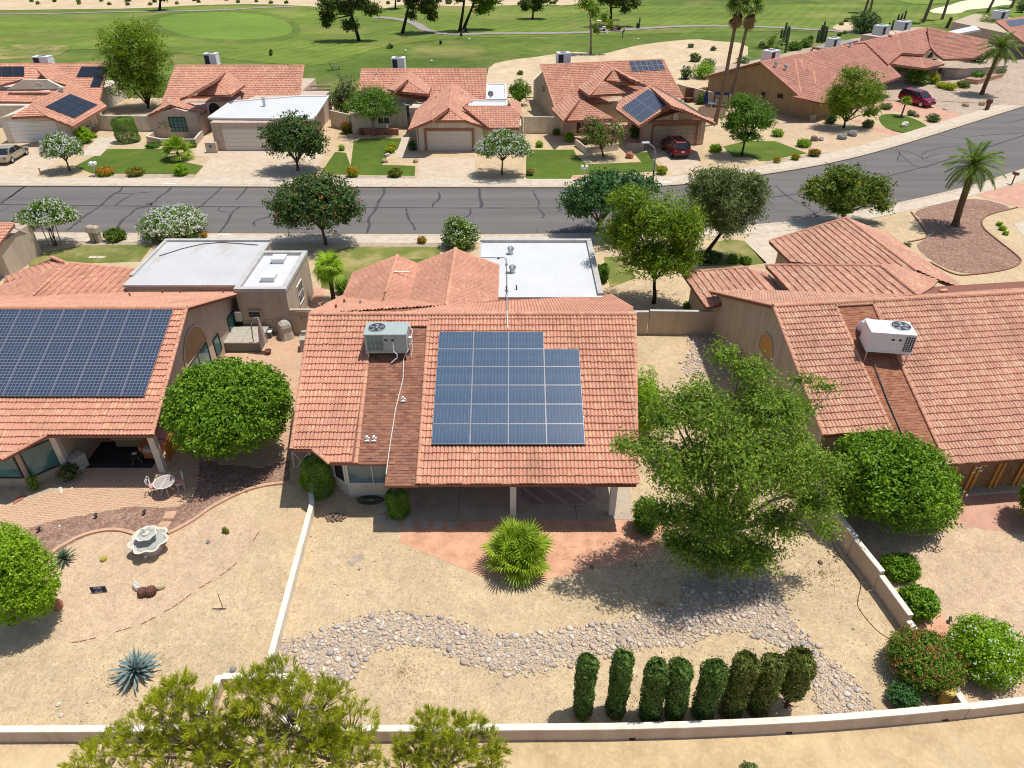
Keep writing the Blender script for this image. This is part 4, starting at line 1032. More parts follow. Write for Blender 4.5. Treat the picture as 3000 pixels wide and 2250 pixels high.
mb.bar((.15,1.9,.6),(.15,3.9,.6),.03); mb.bar((.15,1.9,1.3),(.15,3.9,1.3),.03)
mb.build('iron_trellis',M['black'],hr,world=False)
for k,x in enumerate((6.0,6.25,7.15,7.4,8.35,8.6,9.55,9.8,10.75,11.0)):
    MB().box(x-.07,-8.02,.12,x+.07,-7.88-.01,2.5).build('beam',M['beam'],hr,world=False)
for k in range(5):
    x0 = 6.35+k*1.2; mb = MB(); x1 = x0+.78
    for j in range(-8,9):
        for sg in (1,-1):
            pts = clip([(x0+j*.16,.25),(x0+j*.16+.03,.25),(x0+j*.16+.03+sg*2.2,2.45),(x0+j*.16+sg*2.2,2.45)] if True else 0,half_lines([(x0,.25),(x1,.25),(x1,2.4),(x0,2.4)]))
            if pts: mb.prism([(p[0],p[1]) for p in pts],0,.02)
    mb.v = [(x,-7.94-.02*(1 if k % 2 else 1)+z*(-1),y) for x,y,z in mb.v]
    mb.build('lattice_panel',M['lattice'],hr,world=False)
MB().box(5.9,-8.3,0,12,-7.92,.16).build('wall_footing',M['slab'],hr,world=False)
mb = MB()
for cx,cz,s_ in ((7.25,1.55,.13),(7.42,1.35,.11),(7.12,1.28,.09),(7.55,1.62,.08)):
    for sg in (-1,1): mb.add([(cx,-8.03,cz),(cx+sg*s_,-8.06,cz+s_*.8),(cx+sg*s_*.9,-8.06,cz-s_*.1),(cx+sg*s_*.5,-8.06,cz-s_*.7)],[(0,1,2,3)])
mb.build('butterfly_ornament',M['white'],hr,world=False)
lp = V3(3.75,-2.75,0); q = Rf(4.45,-3.0)
c,s_ = math.cos(PH),math.sin(PH)
def hr_w(p): return Vector((13.2+c*p.x-s_*p.y,32.04+s_*p.x+c*p.y,p.z))
acr = ac_unit('white air conditioner with a fat duct on the right house orange shingles',hr_w(q+Vector((0,0,.0))),PH-.26,(2.0,1.25,1.0),'ac_white',duct=-1,coil='corner',fan=(.5,.15),legs=.45)
MB().tube([hr_w(Rf(3.75,-3.6)+Vector((0,0,.1))),hr_w(Rf(3.6,-5.5)+Vector((0,0,.05))),hr_w(Rf(3.5,-8.6)+Vector((0,0,.05)))],.03,6).build('drain_line',M['black'],hr,world=True)
for x_,y_ in ((1.9,5.2),(2.3,5.8),(10.6,1.9),(1.1,6.9)): MB().bar(Rb(x_,y_)+Vector((-.2,0,.1)),Rb(x_,y_)+Vector((.25,.05,.1)),.24,.07).build('loose_tile',M['ridge'],hr,world=False)

# ================================================================== PAVERS, SLABS, STONES
def paver_area(base,name,polys,w,c,nind,down,z=.012):
    P = [[Vector((p[0],p[1],z)) for p in pl] for pl in polys]
    field(base,P,paver_unit(w,c),w,c,M['paver'],name,nind,name+'s',.5,0,tinted=True,down=down)
pav = sheet('brick_patio',patio_pts,M['paver_gap'],.003,1)
PV = gp('g',60,838,180,815,330,760,480,735,560,690,580,570,600,540,1120,540,1290,560,1275,735,1230,800,1160,845,1090,860,960,848,850,850,640,890,330,945,170,998)
def tri_polys(pts):
    from mathutils.geometry import tessellate_polygon
    return [[pts[i] for i in t] for t in tessellate_polygon([[Vector((p[0],p[1],0)) for p in pts]])]
def inside(pts,x,y):
    r = False; n = len(pts)
    for i in range(n):
        a,b = pts[i],pts[(i+1) % n]
        if (a[1] > y) != (b[1] > y) and x < (b[0]-a[0])*(y-a[1])/(b[1]-a[1])+a[0]: r = not r
    return r
def pavers(base,pts,w,c,nind,ang=0.0,z=.004,t=.016):
    """running bond of small pavers over any outline: whole pavers only, the nearest ones as objects"""
    xs = [p[0] for p in pts]; ys = [p[1] for p in pts]; cx,cy = (min(xs)+max(xs))/2,(min(ys)+max(ys))/2
    R = max(max(xs)-min(xs),max(ys)-min(ys)); ca,sa = math.cos(ang),math.sin(ang); cells_ = []
    for j in range(int(-R/c),int(R/c)):
        for i in range(int(-R/w),int(R/w)):
            u,v = (i+(.5 if j % 2 else 0))*w,j*c; x,y = cx+ca*u-sa*v,cy+sa*u+ca*v
            zc = y*CT+CAM_H*ST
            if abs(x/zc) > .74: continue
            if inside(pts,x,y): cells_.append((x,y))
    cells_.sort(key=lambda q: math.hypot(q[0],q[1]))
    un = paver_unit(w,c,t); mes = []
    for k in range(8):
        vv = []; ff = []
        for f in un: b = len(vv); vv += [(p[0]-w/2,p[1]+c/2,p[2]) for p in f]; ff.append(list(range(b,b+len(f))))
        me = bpy.data.meshes.new('paver'); me.from_pydata(vv,[],ff); me.materials.append(M['paver'])
        at = me.attributes.new('tint','FLOAT','FACE'); at.data.foreach_set('value',[k/7]*len(ff)); mes.append(me)
    for q in cells_[:nind]:
        o = bpy.data.objects.new('paver',mes[int(rng.integers(0,8))]); link(o,base); o.location = (q[0],q[1],z+rng.uniform(-.002,.002)); o.rotation_euler = (0,0,ang)
    V = []; F = []; T = []
    for x,y in cells_[nind:]:
        tv = rng.random(); dz = rng.uniform(-.002,.002)
        for f in un:
            b = len(V)
            for p in f: u,v = p[0]-w/2,p[1]+c/2; V.append((x+ca*u-sa*v,y+sa*u+ca*v,z+p[2]+dz))
            F.append(list(range(b,b+len(f)))); T.append(tv)
    if V:
        me = bpy.data.meshes.new('pavers'); me.from_pydata(V,[],F); me.materials.append(M['paver'])
        at = me.attributes.new('tint','FLOAT','FACE'); at.data.foreach_set('value',T)
        o = bpy.data.objects.new('pavers',me); link(o,base); o['kind'] = 'stuff'
pavers(pav,[(p[0],p[1]) for p in smooth_loop([Vector((p[0],p[1],0)) for p in patio_pts],1)],.23,.115,300,.12)
ct = sheet('courtyard',[(-17.4,29.6),(-17.4,39.4),(-10.1,39.4),(-10.1,33.5),(-10.3,27.6),(-12.2,26.6),(-14.5,26.9),(-16.6,28.4)],M['paver_gap'],.005)
pavers(ct,[(-17.4,29.6),(-17.4,39.4),(-10.1,39.4),(-10.1,33.5),(-10.3,27.6),(-12.2,26.6),(-14.5,26.9),(-16.6,28.4)],.23,.115,150,0)
# stepping slabs and round stepping stones
def stepping(r,x,y,kind):
    p = G(r,x,y)
    if kind == 'square':
        o = MB().cbox((0,0,-.02),(.42,.38,.055)).build('stepping_stone',M['slab'],loc=(p.x,p.y,0),world=False)
    else:
        o = MB().lathe([(.30,-.02),(.30,.035),(.27,.045),(.02,.045)],(0,0,0),18).build('stepping_stone',M['slab'],loc=(p.x,p.y,0),world=False)
    return o
for k,(x,y) in enumerate(((705,868),(695,932),(780,962))):
    tag(stepping('h',x,y,'round'),['round concrete stepping stone nearest the bay window wall','round concrete stepping stone between its two neighbours at the leafy shrub','round concrete stepping stone touching the clipped shrub base'][k],'stepping stone','round stepping stones beside the patio')
for k,x in enumerate((880,980,1068,1165)):
    tag(stepping('h',x,968,'square'),['square tile, first of four from the shrub along the patio edge','square tile, second of four from the shrub along the patio edge','square tile, third of four from the shrub along the patio edge','square tile, last of four from the shrub along the patio edge'][k],'stepping stone','square tiles along the patio edge')
for k,(a_,b_,c_,d2) in enumerate((((1075,885),(1148,882),(1125,932),(1055,932)),((1040,952),(1112,950),(1090,990),(1020,990)))):
    q = [G('g',*p) for p in (a_,b_,c_,d2)]; cc = sum(q,Vector())/4
    o = MB().prism([(p.x-cc.x,p.y-cc.y) for p in q],-.02,.045).build('stepping_slab',M['edging'],loc=(cc.x,cc.y,0),world=False)
    tag(o,['pink stepping slab in red gravel next to the brick patio','pink stepping slab in red gravel right behind the fountain'][k],'stepping slab','pink stepping slabs')
# curved curb edging round the left garden
def curb(pts,wd,z1,name,label,mat='edging'):
    pts = smooth_loop(pts,3,False); l,r = poly_offset(pts,wd/2),poly_offset(pts,-wd/2); mb = MB()
    for i in range(len(pts)-1):
        a,b,c,d = l[i],l[i+1],r[i+1],r[i]
        mb.add([(p.x,p.y,-.02) for p in (a,b,c,d)]+[(p.x,p.y,z1) for p in (a,b,c,d)],[(4,5,6,7),(0,4,7,3),(1,2,6,5),(0,1,5,4),(3,7,6,2)])
    return tag(mb.build(name,M[mat]),label,'edging')
curb(gp('g',310,1180,360,1135,430,1095,500,1055,600,1020,700,1003,790,1005,850,1022,900,1040),.16,.1,'curb_edging','pink concrete curb curving left of the fountain')
curb(gp('g',1090,1028,1180,985,1280,925,1350,870,1430,825,1540,770,1650,730,1760,708,1880,698),.16,.1,'curb_edging','pink concrete curb curving from the fountain towards the house')
curb(gp('f',1460,465,1590,440,1580,400,1480,270),.1,.08,'bed_edging','thin edging along the left of the red gravel island','fascia')
curb(gp('f',2170,240,1985,285,1935,320,1940,370,2010,430,2180,560,2200,600,2100,648,1860,680,1760,680,1600,595),.1,.08,'bed_edging','brick edging round the right side of the red gravel island','fascia')
for k,(x,y,n_) in enumerate(((1290,165,5),)): pass
mb = MB()
edge = smooth_loop(gp('j',415,512,480,517,560,500,640,480,740,450,850,418,950,385,1040,330,1160,265,1260,180,1380,115,1500,30)+gp('g',1560,1190,1640,1080,1680,1010),2,False)
edge = resample(edge,.3)
for k in range(len(edge)-1):
    if rng.random() < .72: mb.bar((edge[k].x,edge[k].y,.0),(edge[k].x+(edge[k+1].x-edge[k].x)*.8,edge[k].y+(edge[k+1].y-edge[k].y)*.8,.0),.035,.05)
e_ = mb.build('lawn_edging',M['fascia']); tag(e_,'broken thin edging strip half buried in the left pink gravel','edging')

# river stones
def stone_mesh(k):
    R = random.Random(k); mb = MB(); mb.blob((0,0,0),(1,R.uniform(.6,.85),R.uniform(.45,.6)),7,4,.07,k)
    me = bpy.data.meshes.new('stone'); me.from_pydata(mb.v,[],mb.f); me.materials.append(M['stone'])
    me.polygons.foreach_set('use_smooth',[True]*len(me.polygons))
    at = me.attributes.new('tint','FLOAT','FACE'); at.data.foreach_set('value',[(k*.37) % 1]*len(me.polygons)); me.update(); return me
SM = [stone_mesh(k) for k in range(9)]
SB = [(np.array([v.co[:] for v in m.vertices]),np.array([p.vertices[:] for p in m.polygons if len(p.vertices) == 4])) for m in SM]
def stones(base,pts,n,smin,smax,nind,name='stone',thin=1.0):
    xs = [p[0] for p in pts]; ys = [p[1] for p in pts]; L = []; tries = 0
    grid = {}
    while len(L) < n and tries < n*14:
        tries += 1; x,y = rng.uniform(min(xs),max(xs)),rng.uniform(min(ys),max(ys))
        if not inside(pts,x+rng.normal(0,.12),y+rng.normal(0,.12)): continue
        s = smin+(smax-smin)*rng.random()**2.6
        key = (int(x/.14),int(y/.14)); ok = True
        for dx in (-1,0,1):
            for dy in (-1,0,1):
                for (a,b,q) in grid.get((key[0]+dx,key[1]+dy),()):
                    if math.hypot(a-x,b-y) < (q+s)*.72: ok = False
        if not ok: continue
        grid.setdefault(key,[]).append((x,y,s)); L.append((s,x,y))
    L.sort(reverse=True)
    for s,x,y in L[:nind]:
        o = bpy.data.objects.new(name,SM[int(rng.integers(0,9))]); link(o,base); o.location = (x,y,.012+s*.15); o.scale = (s,s,s)
        o.rotation_euler = (rng.uniform(-.3,.3),rng.uniform(-.3,.3),rng.uniform(0,6.28))
    VV = []; FF = []; TT = []; b = 0
    for s,x,y in L[nind:]:
        v,f = SB[int(rng.integers(0,9))]; a = rng.uniform(0,6.28); c,sn = math.cos(a),math.sin(a)
        q = np.stack([(v[:,0]*c-v[:,1]*sn)*s+x,(v[:,0]*sn+v[:,1]*c)*s+y,v[:,2]*s+.012+s*.2],1)
        VV.append(q); FF.append(f+b); TT.append(np.full(len(f),rng.random())); b += len(v)
    if VV:
        me = np_mesh('stones',np.concatenate(VV),np.concatenate(FF),M['stone'],np.concatenate(TT),True)
        o = obj('stones',me,base); o['kind'] = 'stuff'
beds = [o for o in COL.objects if o.name.startswith('rock_bed')]
def outline(o):
    me = o.data; cnt = {}
    for p in me.polygons:
        vs = list(p.vertices)
        for i in range(len(vs)): e = tuple(sorted((vs[i],vs[(i+1) % len(vs)]))); cnt[e] = cnt.get(e,0)+1
    nx = {}
    for (a,b),k in cnt.items():
        if k == 1: nx.setdefault(a,[]).append(b); nx.setdefault(b,[]).append(a)
    st = next(iter(nx)); out_ = [st]; prev = None
    while True:
        c = [q for q in nx[out_[-1]] if q != prev]; prev = out_[-1]
        if not c or c[0] == st: break
        out_.append(c[0])
    return [(me.vertices[i].co.x,me.vertices[i].co.y) for i in out_]
stones(beds[0],outline(beds[0]),1900,.04,.165,190)
stones(beds[1],outline(beds[1]),1900,.04,.165,110)
sd = bpy.data.objects['side_rock_bed']; stones(sd,outline(sd),500,.05,.14,0)

# ================================================================== GARDEN WALLS
def garden_wall(pts,h,label,wd=.2,mat='stucco_pink',cap='wall_cap',name='garden_wall',hs=None):
    """low block wall along a line: body plus a paler top course"""
    pts = [Vector((p[0],p[1],0)) for p in pts]; l,r = poly_offset(pts,wd/2),poly_offset(pts,-wd/2); mb = MB(); cb = MB()
    for i in range(len(pts)-1):
        ha = h if hs is None else hs[i]; hb = ha
        for m_,z0,z1,k in ((mb,-.1,None,1.0),(cb,None,None,1.0)):
            if m_ is mb: za,zb,ta,tb = -.1,-.1,ha-.06,hb-.06; e = 0
            else: za,zb,ta,tb = ha-.058,hb-.058,ha,hb; e = .012
            q = []
            for p,o_ in ((l[i],r[i]),(l[i+1],r[i+1])):
                d = (p-o_).normalized()*e; q.append((p+d,o_-d))
            vs = [(q[0][0].x,q[0][0].y,za),(q[1][0].x,q[1][0].y,zb),(q[1][1].x,q[1][1].y,zb),(q[0][1].x,q[0][1].y,za),
                  (q[0][0].x,q[0][0].y,ta),(q[1][0].x,q[1][0].y,tb),(q[1][1].x,q[1][1].y,tb),(q[0][1].x,q[0][1].y,ta)]
            m_.add(vs,[(0,3,2,1),(4,5,6,7),(0,1,5,4),(1,2,6,5),(2,3,7,6),(3,0,4,7)])
    c0 = sum(pts,Vector())/len(pts); L = (c0.x,c0.y,0)
    o = mb.build(name,M[mat],loc=L); tag(o,label,'wall'); XF[o.name] = (Vector(L),0)
    c = cb.build('wall_top',M[cap],o)
    return o
fw = smooth_loop([Vector((-7.55,13.02,0)),Vector((-4.5,12.98,0)),Vector((-.3,13.03,0)),Vector((4.5,13.07,0)),Vector((9.2,13.27,0)),Vector((12,13.47,0)),Vector((15.36,13.79,0))],1,False)
g_ = garden_wall(fw,.66,'long low front wall below the cypresses, white on top')
for r_,x_,y_ in (('k',2105,1140),('l',685,1102),('l',1695,1018)):
    p = G(r_,x_,y_); MB().cbox((p.x,p.y+.02,0),(.2,.12,.09)).build('drain_hole',M['dark'],g_)
garden_wall([(15.4,13.8),(17.4,14.03),(22,14.6)],.6,'low front wall at the far right corner, beyond the yellow post')
garden_wall([(-25,12.95),(-16.8,12.97),(-12,13.0),(-10.35,13.02)],.65,'low front wall of the left yard, ending behind the pines')
garden_wall([(-10.3,12.92),(-10.26,14.95)],.6,'short side wall of the alcove, on its left'); garden_wall([(-10.15,14.93),(-7.65,14.93)],.6,'back wall of the alcove, facing the pines'); garden_wall([(-7.55,15.03),(-7.55,13.14)],.6,'short side wall of the alcove, on its right')
garden_wall([(-9.42,25.0),(-9.03,23.6),(-8.85,19.0),(-8.68,15.05)],.5,'narrow white wall dividing the middle yard from the left yard',.2,'wall_cap')
garden_wall([(12.9,30.0),(13.88,23.1),(14.3,21.0)],1.15,'upper run of the right dividing wall, under the big tree')
garden_wall([(14.32,20.98),(14.68,19.23)],1.05,'middle run of the right dividing wall, past the big tree')
garden_wall([(14.69,19.2),(14.98,17.3)],.85,'third run of the right dividing wall, beside two round shrubs')
garden_wall([(14.99,17.28),(15.05,16.9),(15.3,14.5),(15.36,13.92)],.55,'lowest run of the right dividing wall, behind the red-flecked shrub')
w_ = garden_wall([(-13.86,39.5),(-10.3,39.5)],1.8,'tall taupe block wall with a gate beside the left house flat-roofed room',.2,'stucco_grey','stucco_grey')
MB().box(-13.5,39.36,.06,-12.5,39.395,1.72).build('gate',M['stucco_tan'],w_)
garden_wall([(5.5,39.5),(8.55,39.52)],1.65,'tall tan block wall next to the middle house, left of the seam',.2,'stucco_tan','parapet')
garden_wall([(8.62,39.53),(13.3,39.4)],1.72,'tall tan block wall reaching the right house, right of the seam',.2,'stucco_tan','parapet')

# ================================================================== PLANTS
def leaf_mat(name,stops,trans=.25,rough=.5,spec=.2,gain=1.5):
    rough = max(rough,.5); spec = min(spec,.25)
    if 'leaf' in name or 'spray' in name or 'needle' in name: stops = [(p,(c[0]*gain,c[1]*gain*1.04,c[2]*.62*gain,1)) for p,c in stops]
    m = bpy.data.materials.new(name); m.use_nodes = True; t = m.node_tree; b = t.nodes['Principled BSDF']; out = t.nodes['Material Output']
    a = t.nodes.new('ShaderNodeAttribute'); a.attribute_name = 'tint'
    r = t.nodes.new('ShaderNodeValToRGB'); e = r.color_ramp.elements
    e[0].position,e[0].color = stops[0]; e[1].position,e[1].color = stops[-1]
    for p,c in stops[1:-1]:
        k = e.new(p); k.color = c
    t.links.new(a.outputs['Fac'],r.inputs[0]); t.links.new(r.outputs[0],b.inputs['Base Color'])
    b.inputs['Roughness'].default_value = rough; b.inputs['Specular IOR Level'].default_value = spec
    if trans:
        tr = t.nodes.new('ShaderNodeBsdfTranslucent'); mx = t.nodes.new('ShaderNodeMixShader'); mx.inputs[0].default_value = trans
        t.links.new(r.outputs[0],tr.inputs[0]); t.links.new(b.outputs[0],mx.inputs[1]); t.links.new(tr.outputs[0],mx.inputs[2]); t.links.new(mx.outputs[0],out.inputs[0])
    return m
def L3(a,b,c): return [(0,lin(*a)),(.55,lin(*b)),(1,lin(*c))]
LM = dict(
 citrus=leaf_mat('citrus_leaf',L3((.045,.10,.008),(.10,.19,.014),(.19,.28,.03)),.25,.35,.5),
 lime=leaf_mat('bright_hedge_leaf',L3((.09,.17,.008),(.17,.28,.015),(.27,.38,.03)),.25,.4,.4),
 mesquite=leaf_mat('mesquite_leaf',L3((.06,.115,.02),(.135,.205,.033),(.26,.32,.07)),.35),
 yellowgreen=leaf_mat('yellow_green_leaf',L3((.055,.105,.008),(.125,.19,.013),(.22,.275,.025)),.3),
 green=leaf_mat('mid_green_leaf',L3((.04,.095,.013),(.085,.165,.02),(.15,.23,.035)),.25),
 dark=leaf_mat('dark_green_leaf',L3((.02,.045,.015),(.04,.08,.024),(.11,.13,.04)),.15,.4,.45),
 bluegreen=leaf_mat('blue_green_leaf',L3((.02,.06,.028),(.045,.105,.045),(.085,.15,.065)),.15,.45),
 olive=leaf_mat('grey_olive_leaf',L3((.065,.085,.04),(.12,.15,.075),(.20,.23,.13)),.2),
 sissoo=leaf_mat('yellow_tipped_leaf',L3((.03,.07,.012),(.075,.12,.016),(.28,.26,.035)),.2,.4,.4),
 oleander=leaf_mat('oleander_leaf',L3((.05,.10,.012),(.10,.165,.025),(.16,.23,.045)),.3,.4,.4),
 cypress=leaf_mat('cypress_spray',L3((.022,.05,.012),(.05,.092,.022),(.10,.15,.045)),.1,.6,.25),
 cypress_dry=leaf_mat('bronzed_cypress_spray',L3((.035,.05,.014),(.075,.09,.022),(.15,.14,.045)),.1,.6,.25),
 pine=leaf_mat('pine_needle',L3((.13,.15,.010),(.26,.275,.018),(.38,.37,.045)),.35,.5,.3),
 euc=leaf_mat('dull_pine_leaf',L3((.03,.05,.015),(.07,.095,.025),(.15,.16,.05)),.2),
 palm=leaf_mat('feather_palm_leaf',L3((.035,.075,.012),(.085,.14,.02),(.19,.22,.04)),.2,.4,.4),
 fan=leaf_mat('fan_palm_leaf',L3((.08,.14,.012),(.17,.24,.022),(.30,.36,.06)),.25,.4,.4),
 fanfresh=leaf_mat('fresh_palm_leaf',L3((.09,.17,.012),(.19,.29,.02),(.30,.40,.06)),.25,.4,.4),
 dryfrond=leaf_mat('dead_frond',L3((.17,.11,.045),(.28,.19,.08),(.38,.28,.13)),.1,.8),
 agave=leaf_mat('blue_agave_blade',L3((.09,.15,.15),(.155,.225,.215),(.24,.31,.29)),.05,.5,.35),
 agave2=leaf_mat('green_agave_blade',L3((.06,.095,.05),(.11,.15,.085),(.20,.23,.13)),.05,.5,.35),
 white=leaf_mat('white_blossom',L3((.70,.70,.60),(.80,.80,.72),(.86,.85,.80)),.4,.7,.1),
 pink=leaf_mat('pink_blossom',L3((.40,.10,.12),(.52,.17,.19),(.55,.25,.22)),.2,.7,.1),
 orange=leaf_mat('orange_blossom',L3((.48,.12,.02),(.62,.25,.03),(.55,.08,.02)),.2,.7,.1),
 rust=leaf_mat('rusty_blossom',L3((.34,.10,.04),(.45,.17,.07),(.38,.20,.09)),.2,.7,.1),
 fruit=plain('orange_fruit',lin(.65,.30,.03),.45,.4),
 yellow=leaf_mat('yellow_blossom',L3((.50,.38,.02),(.62,.48,.03),(.55,.50,.06)),.2,.7,.1),
 aloe=leaf_mat('red_aloe_leaf',L3((.20,.08,.03),(.32,.14,.05),(.20,.17,.05)),.1))
M['bark'] = plain('grey_brown_bark',lin(.13,.09,.06),.9,.15,0,.3,8.)
M['bark_pale'] = plain('pale_bark',lin(.27,.22,.17),.9,.15,0,.3,8.)
M['bark_dark'] = plain('dark_bark',lin(.06,.042,.03),.9,.15,0,.3,8.)
M['palm_trunk'] = plain('palm_trunk_bark',lin(.17,.105,.06),.9,.15,0,.4,9.)
M['wash_trunk'] = plain('fan_palm_bark',lin(.22,.15,.095),.9,.15,0,.25,6.)
def unit(v): return v/np.maximum(np.linalg.norm(v,axis=1,keepdims=True),1e-6)
def rhombs(C,N,size,aspect,tint,name,mat,fold=0.0,axis=None):
    """one pointed leaf per row: centre, normal, length, width/length"""
    n = len(C); r = unit(rng.normal(size=(n,3))) if axis is None else axis
    U = unit(r-N*np.sum(r*N,1,keepdims=True)); W = np.cross(N,U)
    s = size[:,None]; a = np.asarray(aspect).reshape(-1,1) if np.ndim(aspect) else aspect
    V = np.stack([C-U*s*.5,C-W*s*a*.5+U*s*.06,C+U*s*.5,C+W*s*a*.5+U*s*.06],1).reshape(-1,3)
    return np_mesh(name,V,np.arange(4*n).reshape(n,4),mat,tint)
def crown_pts(blobs,n,clump,per,shell=.5,low=-.75):
    """clumps scattered through the outer part of each ellipsoid, leaves scattered through each clump"""
    vol = np.array([max(b[3]*b[4],.01)*max(b[5],.1) for b in blobs])**.66; vol /= vol.sum(); C = []; O = []; T = []
    for b,v in zip(blobs,vol):
        c = np.array(b[:3]); r = np.array(b[3:6]); k = max(3,int(n*v/per))
        d = unit(rng.normal(size=(k*2,3))); d = d[d[:,2] > low][:k]
        ph = rng.uniform(0,6,3); lm = .35 if shell >= .6 else 1.0; lump = 1+lm*(.09*np.sin(d[:,0]*5+ph[0])+.09*np.sin(d[:,1]*6+ph[1])+.07*np.sin(d[:,2]*7+ph[2])); gt = np.sin(d[:,0]*7+ph[1])+np.sin(d[:,1]*8+ph[2])+np.sin(d[:,2]*6+ph[0]); lump *= np.where(gt < -.9,1-.26*lm,1.0)
        q = (shell+(1-shell)*rng.random(len(d))**.6)*lump
        cc = c+d*r*q[:,None]
        tt = rng.random(len(d))
        m = per
        cr = clump*(.6+.8*rng.random(len(d)))
        pts = cc[:,None,:]+unit(rng.normal(size=(len(d)*m,3))).reshape(len(d),m,3)*(rng.random((len(d),m,1))**.5)*cr[:,None,None]*np.array([1,1,.8])
        out_ = unit(((pts-c)/r).reshape(-1,3))
        C.append(pts.reshape(-1,3)); O.append(out_); T.append((tt[:,None]*.45+rng.random((len(d),m))*.55).reshape(-1))
    return np.concatenate(C),np.concatenate(O),np.concatenate(T)
def crown_mesh(name,blobs,n,leaf,mat,clump=.35,per=14,shell=.5,aspect=.5,up=.35,rnd=.75,low=-.75,droop=0,core=.15,grow=1.22):
    leaf *= grow; n = int(n*1.12)
    C,O,T = crown_pts(blobs,n,clump,per,shell,low)
    N = unit(O*.6+np.array([0,0,up])+rng.normal(size=C.shape)*rnd)
    ax = None
    if droop: ax = unit(rng.normal(size=C.shape)*.5+O*.3-np.array([0,0,droop])); N = unit(np.cross(ax,unit(rng.normal(size=C.shape))))
    S_ = leaf*(.65+.7*rng.random(len(C)))
    if core:                                   # big inner leaves closing the view through; crown shade painted in as darker tints
        vol = np.array([(b[3]*b[4]*b[5])**.66 for b in blobs]); vol /= vol.sum(); k = rng.choice(len(blobs),int(n*core),p=vol); B = np.array([b[:6] for b in blobs])[k]
        d = unit(rng.normal(size=(len(k),3))); q = (.72*rng.random(len(k))**.45)[:,None]; C = np.concatenate([C,B[:,:3]+d*B[:,3:6]*q]); N2 = unit(d+np.array([0,0,.8])+rng.normal(size=d.shape)*.4)
        N = np.concatenate([N,N2]); S_ = np.concatenate([S_,leaf*2.3*(.7+.6*rng.random(len(k)))]); T = np.concatenate([T,rng.random(len(k))*.5])
        if ax is not None: ax = np.concatenate([ax,unit(rng.normal(size=d.shape))])
    return rhombs(C,N,S_,aspect,T,name,mat,axis=ax)
def blossom_mesh(name,blobs,n,size,mat,low=0.0,out_=1.03,clus=4):
    vol = np.array([(b[3]*b[4]*b[5])**.66 for b in blobs]); vol /= vol.sum(); C = []; O = []
    for b,v in zip(blobs,vol):
        k = max(2,int(n*v/clus)); d = unit(rng.normal(size=(k*3,3))); d = d[d[:,2] > low][:k]
        p = np.array(b[:3])+d*np.array(b[3:6])*(out_*(.86+.2*rng.random(len(d))))[:,None]
        p = (p[:,None,:]+rng.normal(size=(len(d),clus,3))*size*.8).reshape(-1,3)
        C.append(p); O.append(np.repeat(d,clus,0))
    C = np.concatenate(C); O = np.concatenate(O)
    return rhombs(C,unit(O+rng.normal(size=C.shape)*.5),size*(.7+.6*rng.random(len(C))),.9,rng.random(len(C)),name,mat)
def trunk_mesh(name,base_r,fork,tops,mat,n=7,lean=(0,0),wob=.12,stems=1,spread=.1):
    """tapered trunk(s) up to the fork, limbs bending from there to each of the tops"""
    mb = MB(); R = random.Random(len(tops)+int(base_r*100))
    for s in range(stems):
        a = 2*math.pi*s/stems; o = Vector((math.cos(a)*spread,math.sin(a)*spread,0)) if stems > 1 else Vector()
        f = Vector((lean[0],lean[1],fork))+o*1.6
        pts = [o+Vector((0,0,-.1)),o+(f-o)*.35+Vector((R.uniform(-wob,wob)*.5,R.uniform(-wob,wob)*.5,0)),o+(f-o)*.7,f]
        r0 = base_r*(1 if stems == 1 else .55)
        mb.tube(pts,[r0*1.25,r0,r0*.85,r0*.75],n)
        for i,t in enumerate(tops):
            if i % stems != s: continue
            t = Vector(t); m1 = f+(t-f)*.4+Vector((R.uniform(-wob,wob),R.uniform(-wob,wob),(t-f).length*.08)); m2 = f+(t-f)*.75+Vector((R.uniform(-wob,wob),R.uniform(-wob,wob),0))
            mb.tube([f-Vector((0,0,r0*.5)),m1,m2,t],[r0*.62,r0*.42,r0*.25,r0*.08],5)
    me = bpy.data.meshes.new(name); me.from_pydata(mb.v,[],mb.f); me.materials.append(mat)
    me.polygons.foreach_set('use_smooth',[True]*len(me.polygons)); me.update(); return me
def px_blob(r,x,y,wpx,hpx,Y,dy=0.0,depth=1.0):
    """ellipsoid at depth Y+dy that covers wpx x hpx of region r's scale around (x, y); world centre + radii"""
    p = GY(r,x,y,Y+dy); k = mpp(r,Y+dy,p.z); rx = wpx/2*k; ry = rx*depth; hh = hpx/2*k
    al = math.atan2(CAM_H-p.z,Y+dy); ca,sa = math.cos(al),math.sin(al)
    rz2 = hh*hh-(ry*sa)**2
    if rz2 < (.35*rx*ca)**2: ry = min(ry,hh*.85/max(sa,.2)); rz2 = max(hh*hh-(ry*sa)**2,(.3*rx*ca)**2)
    return [p.x,p.y,p.z,rx,ry,math.sqrt(rz2)/ca]
